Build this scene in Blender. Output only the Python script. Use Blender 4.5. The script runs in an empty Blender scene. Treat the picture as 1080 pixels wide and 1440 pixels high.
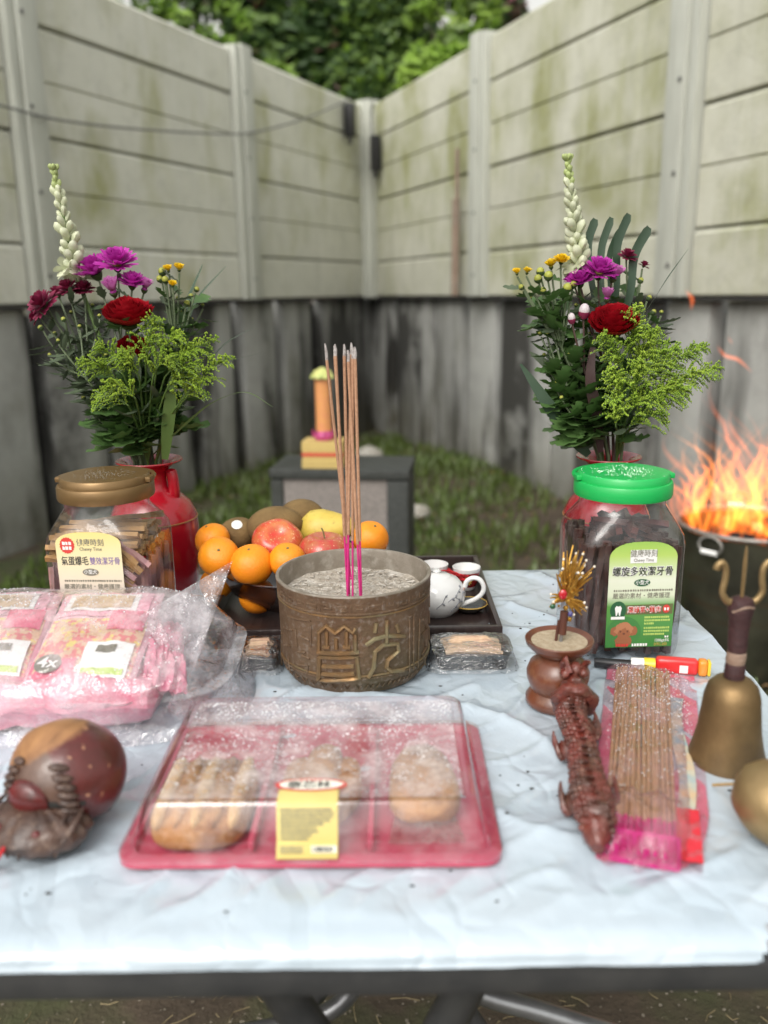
import bpy, bmesh, math, random
from mathutils import Vector, Matrix, Quaternion, noise
from math import sin, cos, pi, radians, sqrt

# ------------------------------------------------------------ camera, sky, sun, exposure
scn = bpy.context.scene
col = scn.collection
cam = bpy.data.cameras.new('camera')
cam_ob = bpy.data.objects.new('camera', cam)
col.objects.link(cam_ob)
cam.sensor_fit = 'VERTICAL'; cam.sensor_height = 24.0; cam.sensor_width = 18.0
cam.lens = 20.0
cam.clip_start = 0.02; cam.clip_end = 400
cam.dof.use_dof = True
cam.dof.focus_distance = 1.03
cam.dof.aperture_fstop = 2.1
cam_ob.matrix_world = Matrix.Translation((0, 0, 1.16)) @ Matrix.Rotation(radians(90 - 14.5), 4, 'X') @ Matrix.Rotation(radians(-0.8), 4, 'Z')
scn.camera = cam_ob

SUN_EL, SUN_AZ = radians(46), radians(205)      # azimuth clockwise from +Y: behind the camera, to its left
world = bpy.data.worlds.new('World'); scn.world = world
world.use_nodes = True
wn = world.node_tree; wn.nodes.clear()
sky = wn.nodes.new('ShaderNodeTexSky'); sky.sky_type = 'NISHITA'; sky.sun_disc = False
sky.sun_elevation = SUN_EL; sky.sun_rotation = SUN_AZ
sky.dust_density = 5.0; sky.air_density = 4.0; sky.ozone_density = 1.0
hs = wn.nodes.new('ShaderNodeHueSaturation'); hs.inputs['Saturation'].default_value = 0.12   # overcast: grey-white
bg = wn.nodes.new('ShaderNodeBackground'); bg.inputs['Strength'].default_value = 0.15
wo = wn.nodes.new('ShaderNodeOutputWorld')
wn.links.new(sky.outputs[0], hs.inputs['Color']); wn.links.new(hs.outputs[0], bg.inputs['Color']); wn.links.new(bg.outputs[0], wo.inputs['Surface'])

sun = bpy.data.lights.new('sun', 'SUN'); sun.energy = 0.7; sun.angle = radians(30); sun.color = (1.0, 0.96, 0.9)
sun_ob = bpy.data.objects.new('sun', sun); col.objects.link(sun_ob)
sd = Vector((sin(SUN_AZ) * cos(SUN_EL), cos(SUN_AZ) * cos(SUN_EL), sin(SUN_EL)))
sun_ob.rotation_euler = sd.to_track_quat('Z', 'Y').to_euler()
sun_ob.location = (0, 0, 12)

scn.view_settings.view_transform = 'Standard'; scn.view_settings.look = 'None'
scn.view_settings.exposure = 0.50; scn.view_settings.gamma = 1.0
scn.view_settings.use_curve_mapping = False
scn.render.engine = 'CYCLES'
scn.cycles.transparent_max_bounces = 48
scn.cycles.max_bounces = 8
scn.cycles.diffuse_bounces = 3
scn.cycles.caustics_reflective = False; scn.cycles.caustics_refractive = False

# ------------------------------------------------------------ helpers
def V(*a):
    return Vector(a[0]) if len(a) == 1 else Vector(a)

class B:
    """collects shapes in one bmesh; origin is subtracted, so world coordinates may be given"""
    def __init__(s, origin=(0, 0, 0)):
        s.bm = bmesh.new(); s.o = V(origin); s.mi = 0
    def _v(s, p):
        return s.bm.verts.new(V(p) - s.o)
    def face(s, vs):
        try:
            f = s.bm.faces.new(vs); f.material_index = s.mi; f.smooth = True; return f
        except ValueError:
            return None
    def poly(s, pts):
        return s.face([s._v(p) for p in pts])
    def box(s, c, size, M=None, bevel=0, seg=2):
        hx, hy, hz = size[0] / 2, size[1] / 2, size[2] / 2
        t = bmesh.new()
        vs = [t.verts.new((x * hx, y * hy, z * hz)) for z in (-1, 1) for y in (-1, 1) for x in (-1, 1)]
        for q in ((0, 2, 3, 1), (4, 5, 7, 6), (0, 1, 5, 4), (2, 6, 7, 3), (0, 4, 6, 2), (1, 3, 7, 5)):
            t.faces.new([vs[i] for i in q])
        if bevel:
            bmesh.ops.bevel(t, geom=t.edges[:], offset=bevel, segments=seg, affect='EDGES', profile=0.6)
        T = Matrix.Translation(V(c)) @ (M.to_4x4() if M else Matrix.Identity(4))
        s._merge(t, T)
        return s
    def _merge(s, t, T):
        mp = {}
        for v in t.verts:
            mp[v] = s._v(T @ v.co)
        for f in t.faces:
            s.face([mp[v] for v in f.verts])
        t.free()
    def tube(s, pts, rad, seg=8, cap=True, flat=1.0, up=None, closed=False):
        pts = [V(p) for p in pts]; n = len(pts)
        if not hasattr(rad, '__len__'): rad = [rad] * n
        rings = []; prev = None
        for i, p in enumerate(pts):
            if closed: t = pts[(i + 1) % n] - pts[i - 1]
            else: t = pts[min(i + 1, n - 1)] - pts[max(i - 1, 0)]
            if t.length < 1e-9: t = V(0, 0, 1)
            t.normalize()
            if prev is None:
                u = V(up) if up else (V(0, 0, 1) if abs(t.z) < .9 else V(1, 0, 0))
            else:
                u = prev
            u = u - t * u.dot(t)
            if u.length < 1e-6: u = t.orthogonal()
            u.normalize(); w = t.cross(u); prev = u
            rings.append([s._v(p + (u * cos(a) * flat + w * sin(a)) * rad[i]) for a in [2 * pi * k / seg for k in range(seg)]])
        for i in range(n if closed else n - 1):
            a, b = rings[i], rings[(i + 1) % n]
            for k in range(seg):
                s.face([a[k], a[(k + 1) % seg], b[(k + 1) % seg], b[k]])
        if cap and not closed:
            s.face(rings[0][::-1]); s.face(rings[-1])
        return s
    def lathe(s, prof, seg=32, c=(0, 0, 0), M=None, wob=None):
        c = V(c); rings = []
        for r, z in prof:
            ring = []
            if r < 1e-6:
                p = V(0, 0, z); ring = [s._v(c + (M @ p if M else p))]
            else:
                for k in range(seg):
                    a = 2 * pi * k / seg
                    rr = r * (wob(a, z) if wob else 1)
                    p = V(rr * cos(a), rr * sin(a), z)
                    ring.append(s._v(c + (M @ p if M else p)))
            rings.append(ring)
        for a, b in zip(rings, rings[1:]):
            if len(a) == 1 and len(b) == 1: continue
            for k in range(seg):
                k2 = (k + 1) % seg
                if len(a) == 1: s.face([a[0], b[k2], b[k]])
                elif len(b) == 1: s.face([a[k], a[k2], b[0]])
                else: s.face([a[k], a[k2], b[k2], b[k]])
        return s
    def ell(s, c, r, nu=12, nv=8, M=None, disp=None):
        c = V(c)
        if not hasattr(r, '__len__'): r = (r, r, r)
        rows = []
        for j in range(nv + 1):
            th = pi * j / nv; row = []
            for i in range(1 if j in (0, nv) else nu):
                ph = 2 * pi * i / nu
                d = V(sin(th) * cos(ph), sin(th) * sin(ph), cos(th))
                p = V(d.x * r[0], d.y * r[1], d.z * r[2])
                if disp: p = disp(d, p)
                row.append(s._v(c + (M @ p if M else p)))
            rows.append(row)
        for a, b in zip(rows, rows[1:]):
            for i in range(nu):
                i2 = (i + 1) % nu
                if len(a) == 1: s.face([a[0], b[i], b[i2]])
                elif len(b) == 1: s.face([a[i2], a[i], b[0]])
                else: s.face([a[i2], a[i], b[i], b[i2]])
        return s
    def prism(s, poly, h0, h1, T=None):
        """polygon in local xy, extruded along local z"""
        T = T or Matrix.Identity(4)
        lo = [s._v(T @ V(x, y, h0)) for x, y in poly]; hi = [s._v(T @ V(x, y, h1)) for x, y in poly]
        s.face(lo[::-1]); s.face(hi); n = len(poly)
        for i in range(n): s.face([lo[i], lo[(i + 1) % n], hi[(i + 1) % n], hi[i]])
        return s
    def grid(s, nu, nv, fn, wrapu=False):
        rows = [[s._v(fn(i / (nu if wrapu else nu - 1), j / (nv - 1))) for i in range(nu)] for j in range(nv)]
        for a, b in zip(rows, rows[1:]):
            for i in range(nu if wrapu else nu - 1):
                i2 = (i + 1) % nu
                s.face([a[i], a[i2], b[i2], b[i]])
        return s
    def strip(s, pts, widths, side=None, fold=0.0, nrm=None):
        """a leaf blade: centre line with widths, a shallow fold down the middle"""
        pts = [V(p) for p in pts]; n = len(pts); L = []
        for i, p in enumerate(pts):
            t = (pts[min(i + 1, n - 1)] - pts[max(i - 1, 0)]).normalized()
            sd_ = V(side) if side else t.cross(V(0, 0, 1))
            sd_ = sd_ - t * sd_.dot(t)
            if sd_.length < 1e-6: sd_ = t.orthogonal()
            sd_.normalize(); up = sd_.cross(t)
            w = widths[i]
            L.append((s._v(p - sd_ * w + up * w * fold), s._v(p), s._v(p + sd_ * w + up * w * fold)))
        for a, b in zip(L, L[1:]):
            s.face([a[0], a[1], b[1], b[0]]); s.face([a[1], a[2], b[2], b[1]])
        return s
    def mesh(s, name, mats, smooth=True, merge=False):
        if merge: bmesh.ops.remove_doubles(s.bm, verts=s.bm.verts[:], dist=1e-5)
        bmesh.ops.recalc_face_normals(s.bm, faces=s.bm.faces[:])
        me = bpy.data.meshes.new(name); s.bm.to_mesh(me); s.bm.free()
        for m in (mats if isinstance(mats, (list, tuple)) else [mats]): me.materials.append(m)
        if not smooth:
            me.polygons.foreach_set('use_smooth', [False] * len(me.polygons))
        else:
            try: me.set_sharp_from_angle(angle=radians(42))
            except Exception: pass
        return me
    def done(s, name, mats, parent=None, smooth=True, loc=None):
        o = bpy.data.objects.new(name, s.mesh(name, mats, smooth)); col.objects.link(o)
        if parent is not None: o.parent = parent
        if loc is not None: o.location = loc
        return o

def tag(o, label=None, cat=None, group=None, kind=None):
    if label: o['label'] = label
    if cat: o['category'] = cat
    if group: o['group'] = group
    if kind: o['kind'] = kind
    return o

def thing(name, label, cat, loc=(0, 0, 0), rz=0.0, group=None):
    o = bpy.data.objects.new(name, None); col.objects.link(o)
    o.empty_display_size = .05
    o.location = loc; o.rotation_euler = (0, 0, rz)
    return tag(o, label, cat, group)

def put(me, name, parent=None, loc=(0, 0, 0), d=None, roll=0.0, sc=1.0):
    """another object on shared mesh data; its z axis along d"""
    o = bpy.data.objects.new(name, me); col.objects.link(o)
    if parent is not None: o.parent = parent
    q = V(d).to_track_quat('Z', 'Y') if d is not None else Quaternion()
    q = q @ Quaternion((0, 0, 1), roll)
    S = Matrix.Diagonal((sc, sc, sc, 1)) if not hasattr(sc, '__len__') else Matrix.Diagonal((*sc, 1))
    o.matrix_local = Matrix.Translation(V(loc)) @ q.to_matrix().to_4x4() @ S
    return o

def copy_tree(o, parent=None):
    c = o.copy(); col.objects.link(c)
    if parent is not None: c.parent = parent
    for ch in list(o.children):
        copy_tree(ch, c)
    return c

def text(s, size, m, parent, M, name='lettering', bold=0.0, align='CENTER', width=None):
    cu = bpy.data.curves.new('lettering', 'FONT'); cu.body = s; cu.size = size; cu.align_x = align; cu.align_y = 'CENTER'
    cu.offset = bold * size; cu.resolution_u = 2
    t = bpy.data.objects.new('lettering_tmp', cu); col.objects.link(t)
    bpy.context.view_layer.update()
    me = bpy.data.meshes.new_from_object(t.evaluated_get(bpy.context.evaluated_depsgraph_get()))
    bpy.data.objects.remove(t)
    if width:
        xs = [v.co.x for v in me.vertices]; k = width / max(1e-6, max(xs) - min(xs))
        me.transform(Matrix.Diagonal((k, 1, 1, 1)))
    me.transform(M); me.materials.clear(); me.materials.append(m)
    o = bpy.data.objects.new(name, me); col.objects.link(o); o.parent = parent
    return o

def lerp(a, b, t): return a + (b - a) * t
def bez(p0, p1, p2, n=10):
    p0, p1, p2 = V(p0), V(p1), V(p2)
    return [p0 * (1 - t) ** 2 + p1 * 2 * t * (1 - t) + p2 * t * t for t in [i / (n - 1) for i in range(n)]]
def smooth_path(pts, k=6):
    """Catmull-Rom through pts"""
    pts = [V(p) for p in pts]; P = [pts[0] * 2 - pts[1]] + pts + [pts[-1] * 2 - pts[-2]]; out = []
    for i in range(1, len(P) - 2):
        for j in range(k):
            t = j / k; a, b, c, d = P[i - 1], P[i], P[i + 1], P[i + 2]
            out.append(.5 * ((2 * b) + (c - a) * t + (2 * a - 5 * b + 4 * c - d) * t * t + (-a + 3 * b - 3 * c + d) * t ** 3))
    out.append(pts[-1]); return out

# ------------------------------------------------------------ materials
def mk(name):
    m = bpy.data.materials.new(name); m.use_nodes = True
    nt = m.node_tree; nt.nodes.clear()
    out = nt.nodes.new('ShaderNodeOutputMaterial')
    return m, nt, out
def N(nt, typ, **kw):
    n = nt.nodes.new(typ)
    for k, v in kw.items():
        if k in n.inputs: n.inputs[k].default_value = v
        else: setattr(n, k, v)
    return n
def rgba(c): return (c[0], c[1], c[2], 1.0)
def coords(nt, stretch=(1, 1, 1), kind='Object'):
    tc = N(nt, 'ShaderNodeTexCoord'); mp = N(nt, 'ShaderNodeMapping'); mp.inputs['Scale'].default_value = stretch
    nt.links.new(tc.outputs[kind], mp.inputs['Vector']); return mp.outputs[0]
def noise_fac(nt, vec, scale, lo=.35, hi=.65, detail=5, rough=.6):
    nz = N(nt, 'ShaderNodeTexNoise'); nz.inputs['Scale'].default_value = scale; nz.inputs['Detail'].default_value = detail; nz.inputs['Roughness'].default_value = rough
    nt.links.new(vec, nz.inputs['Vector'])
    r = N(nt, 'ShaderNodeMapRange'); r.inputs['From Min'].default_value = lo; r.inputs['From Max'].default_value = hi
    nt.links.new(nz.outputs['Fac'], r.inputs['Value']); return r.outputs[0]
def mixc(nt, fac, a, b, mode='MIX'):
    n = N(nt, 'ShaderNodeMix'); n.data_type = 'RGBA'; n.blend_type = mode
    if hasattr(fac, 'links'): nt.links.new(fac, n.inputs[0])
    else: n.inputs[0].default_value = fac
    for v, i in ((a, 6), (b, 7)):
        if hasattr(v, 'links'): nt.links.new(v, n.inputs[i])
        else: n.inputs[i].default_value = rgba(v)
    return n.outputs[2]
def math_(nt, op, a, b=None):
    n = N(nt, 'ShaderNodeMath'); n.operation = op
    for v, i in ((a, 0), (b, 1)):
        if v is None: continue
        if hasattr(v, 'links'): nt.links.new(v, n.inputs[i])
        else: n.inputs[i].default_value = v
    return n.outputs[0]
def bump(nt, h, strength, dist=.002):
    b = N(nt, 'ShaderNodeBump'); b.inputs['Strength'].default_value = strength; b.inputs['Distance'].default_value = dist
    nt.links.new(h, b.inputs['Height']); return b.outputs[0]
def prin(nt, out, base, rough=.5, metal=0.0, nrm=None, coat=0.0, spec=.5, sss=0.0, trans=0.0):
    p = N(nt, 'ShaderNodeBsdfPrincipled')
    for v, k in ((base, 'Base Color'), (rough, 'Roughness'), (metal, 'Metallic')):
        if hasattr(v, 'links'): nt.links.new(v, p.inputs[k])
        elif k == 'Base Color': p.inputs[k].default_value = rgba(v)
        else: p.inputs[k].default_value = v
    p.inputs['Coat Weight'].default_value = coat; p.inputs['Coat Roughness'].default_value = .12
    p.inputs['Specular IOR Level'].default_value = spec
    if sss: p.inputs['Subsurface Weight'].default_value = sss; p.inputs['Subsurface Radius'].default_value = (.01, .006, .004); p.inputs['Subsurface Scale'].default_value = .5
    if nrm is not None: nt.links.new(nrm, p.inputs['Normal'])
    nt.links.new(p.outputs[0], out.inputs['Surface']); return p

def M(name, c, r=.5, metal=0.0, c2=None, ns=30, lo=.35, hi=.65, bs=None, bst=0.0, bd=.002, coat=0.0, spec=.5, stretch=(1, 1, 1), c3=None, ns3=6, lo3=.5, hi3=.7, sss=0.0, rvar=0.0):
    """Principled with up to two noise-driven colour variations and a noise bump"""
    m, nt, out = mk(name); base = c; vec = coords(nt, stretch)
    if c2 is not None: base = mixc(nt, noise_fac(nt, vec, ns, lo, hi), c, c2)
    if c3 is not None: base = mixc(nt, noise_fac(nt, vec, ns3, lo3, hi3), base, c3)
    nrm = bump(nt, noise_fac(nt, vec, bs or ns, .2, .8, 6), bst, bd) if bst else None
    rr = r
    if rvar:
        f = noise_fac(nt, vec, (bs or ns) * .37, .3, .7)
        rr = math_(nt, 'ADD', math_(nt, 'MULTIPLY', f, rvar), r)
    prin(nt, out, base, rr, metal, nrm, coat, spec, sss)
    return m

def leafmat(name, c, c2, ns=25, r=.45, tr=.25):
    m, nt, out = mk(name); vec = coords(nt)
    oi = N(nt, 'ShaderNodeObjectInfo')
    f = noise_fac(nt, vec, ns, .3, .7)
    base = mixc(nt, f, c, c2)
    base = mixc(nt, math_(nt, 'MULTIPLY', oi.outputs['Random'], .5), base, tuple(x * .6 for x in c))
    p = prin(nt, out, base, r)
    t = N(nt, 'ShaderNodeBsdfTranslucent'); nt.links.new(base, t.inputs['Color'])
    mx = N(nt, 'ShaderNodeMixShader'); mx.inputs[0].default_value = tr
    nt.links.new(p.outputs[0], mx.inputs[1]); nt.links.new(t.outputs[0], mx.inputs[2]); nt.links.new(mx.outputs[0], out.inputs['Surface'])
    return m

def film(name, tint=(.95, .95, .95), rough=.08, k=1.0, base=.03, haze=0.0, hazec=(.85, .85, .85), hs_=40, bs=60, bst=.4, bd=.003, lo=.45, hi=.75, stretch=(1, 1, 1)):
    """thin clear plastic: see-through sheet with a Fresnel gloss, optionally milky in patches"""
    m, nt, out = mk(name); vec = coords(nt, stretch)
    nrm = bump(nt, noise_fac(nt, vec, bs, .2, .8, 4), bst, bd) if bst else None
    tr = N(nt, 'ShaderNodeBsdfTransparent'); tr.inputs['Color'].default_value = rgba(tint)
    gl = N(nt, 'ShaderNodeBsdfGlossy'); gl.inputs['Roughness'].default_value = rough
    fr = N(nt, 'ShaderNodeLayerWeight'); fr.inputs['Blend'].default_value = .5      # Schlick Fresnel, the same from both sides of the sheet
    if nrm is not None: nt.links.new(nrm, gl.inputs['Normal']); nt.links.new(nrm, fr.inputs['Normal'])
    sch = math_(nt, 'ADD', math_(nt, 'MULTIPLY', math_(nt, 'POWER', fr.outputs['Facing'], 4.0), .9), .045)
    fn = N(nt, 'ShaderNodeMath'); fn.operation = 'ADD'; fn.use_clamp = True
    nt.links.new(math_(nt, 'MULTIPLY', sch, k), fn.inputs[0]); fn.inputs[1].default_value = base; fac = fn.outputs[0]
    a = N(nt, 'ShaderNodeMixShader'); nt.links.new(fac, a.inputs[0]); nt.links.new(tr.outputs[0], a.inputs[1]); nt.links.new(gl.outputs[0], a.inputs[2])
    last = a.outputs[0]
    if haze:
        df = N(nt, 'ShaderNodeBsdfDiffuse'); df.inputs['Color'].default_value = rgba(hazec)
        tl = N(nt, 'ShaderNodeBsdfTranslucent'); tl.inputs['Color'].default_value = rgba(hazec)
        dm = N(nt, 'ShaderNodeMixShader'); dm.inputs[0].default_value = .4
        nt.links.new(df.outputs[0], dm.inputs[1]); nt.links.new(tl.outputs[0], dm.inputs[2])
        if nrm is not None: nt.links.new(nrm, df.inputs['Normal'])
        hf = math_(nt, 'MULTIPLY', noise_fac(nt, vec, hs_, lo, hi, 6, .65), haze)
        b = N(nt, 'ShaderNodeMixShader'); nt.links.new(hf, b.inputs[0]); nt.links.new(last, b.inputs[1]); nt.links.new(dm.outputs[0], b.inputs[2]); last = b.outputs[0]
    nt.links.new(last, out.inputs['Surface'])
    return m

# ============================================================ SETTING
rnd = random.Random(7)
m_soil = M('soil', (.045, .032, .02), .9, c2=(.085, .062, .04), ns=5, bs=60, bst=.8, bd=.01, c3=(.05, .062, .02), ns3=1.7, lo3=.45, hi3=.6)
def ground_z(x, y):
    z = .03 * noise.noise(V(x * .9, y * .9, 0)) + .012 * noise.noise(V(x * 4, y * 4, 3)) + .004 * noise.noise(V(x * 17, y * 17, 3))
    e = max(0, min(1, (x - .2) / 1.2)) * max(0, min(1, (y - 3.5) / 2)) * .08
    return z - .03 + e
b = B()
xs = [-60, -25, -10, -5] + [-3.2 + .07 * i for i in range(93)] + [5, 10, 25, 60]
ys = [-60, -25, -8, -3] + [-1 + .07 * i for i in range(135)] + [10, 15, 30, 80]
rows = [[b._v((x, y, ground_z(x, y) if -3.3 < x < 3.4 and -1.1 < y < 8.6 else -.03)) for x in xs] for y in ys]
for r0, r1 in zip(rows, rows[1:]):
    for i in range(len(xs) - 1): b.face([r0[i], r0[i + 1], r1[i + 1], r1[i]])
tag(b.done('ground', m_soil), kind='structure')

# grass growing in patches
m_grass = leafmat('grass_blades', (.095, .16, .025), (.14, .17, .045), ns=3)
b = B(); cnt = 0
while cnt < 30000:
    y = rnd.uniform(1.7, 7.2); x = rnd.uniform(-1.6, 2.1)
    d = noise.noise(V(x * 1.5, y * 1.5, 9)) + .35 * noise.noise(V(x * 5, y * 5, 2))
    if d < rnd.uniform(-.35, .35): 
        if rnd.random() > .04: continue
    z = ground_z(x, y); h = rnd.uniform(.02, .085); a = rnd.uniform(0, 2 * pi); w = rnd.uniform(.003, .007)
    l = rnd.uniform(.2, .8) * h; c, s_ = cos(a), sin(a)
    p = V(x, y, z - .005); t = p + V(-s_ * l, c * l, h); q = p + V(-s_ * l * .3, c * l * .3, h * .6)
    u = V(c * w, s_ * w, 0)
    v = [b._v(p - u), b._v(p + u), b._v(q + u * .8), b._v(q - u * .8), b._v(t)]
    b.face([v[0], v[1], v[2], v[3]]); b.face([v[3], v[2], v[4]]); cnt += 1
tag(b.done('grass', m_grass), 'patchy short grass on the soil behind the table', kind='stuff')

# straw bits and grit under the table
m_straw = M('straw', (.30, .24, .13), .8, c2=(.16, .12, .06), ns=20)
m_grit = M('grit', (.12, .10, .075), .85, c2=(.25, .22, .17), ns=40)
b = B()
for i in range(900):
    x = rnd.uniform(-.8, .8); y = rnd.uniform(.1, 1.7); a = rnd.uniform(0, pi); l = rnd.choice([.008, .012, .02, .03, .05]); z = ground_z(x, y) + .004
    d = V(cos(a), sin(a), 0) * l; k = V(-sin(a), cos(a), 0) * l * rnd.uniform(-.3, .3)
    b.tube([(x, y, z), V(x, y, z) + d * .5 + k, V(x, y, z + rnd.uniform(0, .006)) + d], .0008, 3, cap=False)
tag(b.done('straw_litter', m_straw), 'dry straw bits scattered on the dark ground under the table', kind='stuff')
b = B()
for i in range(4200):
    x = rnd.uniform(-.8, .8); y = rnd.uniform(.1, 1.7); r = rnd.uniform(.001, .0036)
    b.ell((x, y, ground_z(x, y) + r * .4), (r, r * rnd.uniform(.6, 1), r * .7), 5, 3)
tag(b.done('gravel', m_grit), 'small grit on the dark ground under the table', kind='stuff')

m_dead = leafmat('dead_leaf', (.16, .09, .04), (.24, .16, .07), 30, .7, .1)
b = B()
for i in range(420):
    x = rnd.uniform(-1.5, 2.1); y = rnd.uniform(1.6, 7.0); z = ground_z(x, y) + rnd.uniform(.004, .03); a = rnd.uniform(0, 2 * pi); l = rnd.uniform(.02, .05)
    d = V(cos(a), sin(a), rnd.uniform(-.2, .2)) * l; sd_ = V(-sin(a), cos(a), rnd.uniform(-.3, .3))
    b.strip([V(x, y, z), V(x, y, z) + d * .5 + V(0, 0, .006), V(x, y, z) + d], [.002, l * .3, .001], side=sd_, fold=.3)
tag(b.done('fallen_leaves', m_dead), 'brown fallen leaves lying in the patchy grass', kind='stuff')
m_stone = M('pale_stone', (.42, .40, .36), .8, c2=(.28, .26, .22), ns=18, bst=.5, bs=40)
def stone(lbl, p, r, seed):
    st = tag(B(p).ell(p, r, 10, 7, disp=lambda d, q: q * (1 + .25 * noise.noise(d * 1.6 + V(seed, 0, 0)))).done('stone', m_stone, loc=p), lbl, 'stone')
stone('small white stone on the soil behind the gravestone', (-.10, 5.9, .05), (.10, .07, .06), 1)
stone('flat tan stone in the grass beside the gravestone', (.17, 4.4, .02), (.075, .06, .045), 2)
stone('little pale stone in the grass behind the teacups', (.20, 3.25, .015), (.025, .02, .02), 3)

# ------------------------------------------------------------ fences and retaining walls
def concrete(name, c, c2, moss, mlo, mhi, streak=.35, blacken=None):
    m, nt, out = mk(name)
    v = coords(nt); vs = coords(nt, (2.6, 2.6, 1.1)); oi = N(nt, 'ShaderNodeObjectInfo')
    base = mixc(nt, noise_fac(nt, v, 2.2, .3, .7), c, c2)
    f = math_(nt, 'MULTIPLY', noise_fac(nt, vs, 1.0, mlo, mhi, 4), noise_fac(nt, v, 1.3, .42, .6, 6))
    base = mixc(nt, f, base, moss)
    fq = 2.6 if blacken else 14
    dark = math_(nt, 'MULTIPLY', noise_fac(nt, coords(nt, (fq, fq, .75 if blacken else .6)), 1.2, .5, .74 if blacken else .78, 6, .55), noise_fac(nt, v, 2.6, .38, .6, 6))
    base = mixc(nt, math_(nt, 'MULTIPLY', dark, streak), base, tuple(x * (.22 if blacken else .45) for x in c2))
    base = mixc(nt, math_(nt, 'MULTIPLY', noise_fac(nt, coords(nt, (11, 11, .4)), 1.7, .55, .75, 3), .0 if blacken else .35), base, tuple(min(.75, x * 1.3) for x in c))
    base = mixc(nt, math_(nt, 'MULTIPLY', noise_fac(nt, v, 9, .5, .7, 8, .7), .35), base, tuple(x * .6 for x in c2))
    if blacken:  # near-black noise patches, plus an even ramp darkening towards the corner
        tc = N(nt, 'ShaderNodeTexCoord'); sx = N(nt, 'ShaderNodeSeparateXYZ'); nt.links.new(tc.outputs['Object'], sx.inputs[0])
        r = N(nt, 'ShaderNodeMapRange'); r.inputs['From Min'].default_value = blacken[0]; r.inputs['From Max'].default_value = blacken[1]; r.inputs['To Min'].default_value = .32; r.inputs['To Max'].default_value = 0
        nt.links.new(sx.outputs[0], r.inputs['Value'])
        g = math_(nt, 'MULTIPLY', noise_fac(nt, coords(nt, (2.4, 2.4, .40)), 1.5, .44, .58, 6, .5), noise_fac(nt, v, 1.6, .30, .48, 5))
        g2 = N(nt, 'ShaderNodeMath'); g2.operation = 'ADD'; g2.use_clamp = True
        nt.links.new(math_(nt, 'MULTIPLY', g, blacken[2]), g2.inputs[0]); nt.links.new(r.outputs[0], g2.inputs[1])
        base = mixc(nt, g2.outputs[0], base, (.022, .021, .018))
        # green-brown damp rising from the soil
        r2 = N(nt, 'ShaderNodeMapRange'); r2.inputs['From Min'].default_value = .45; r2.inputs['From Max'].default_value = .0; r2.inputs['To Max'].default_value = .65
        nt.links.new(sx.outputs[2], r2.inputs['Value'])
        base = mixc(nt, math_(nt, 'MULTIPLY', r2.outputs[0], noise_fac(nt, v, 3, .3, .6)), base, (.10, .09, .045))
    base = mixc(nt, math_(nt, 'MULTIPLY', oi.outputs['Random'], .32 if blacken else .16), base, tuple(x * .5 for x in c2))
    prin(nt, out, base, .85, nrm=bump(nt, noise_fac(nt, v, 45, .2, .8, 6), .35, .006), spec=.3)
    return m
m_fenceL = concrete('cream_precast', (.66, .66, .58), (.57, .575, .50), (.36, .365, .19), .46, .64, .2)
m_fenceR = concrete('mossy_precast', (.60, .60, .51), (.50, .50, .41), (.30, .31, .145), .36, .58, .4)
m_post = M('fence_post_concrete', (.47, .485, .43), .8, c2=(.40, .41, .36), ns=6, stretch=(5, 5, .6), bst=.3, bs=30)
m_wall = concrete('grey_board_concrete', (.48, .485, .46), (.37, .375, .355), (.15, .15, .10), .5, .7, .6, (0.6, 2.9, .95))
m_backing = M('dark_joint', (.02, .019, .017), .95)
m_bolt = M('bolt_steel', (.12, .12, .12), .5, .6)
CORNER = (-.0832, 7.5, 0)
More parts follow.
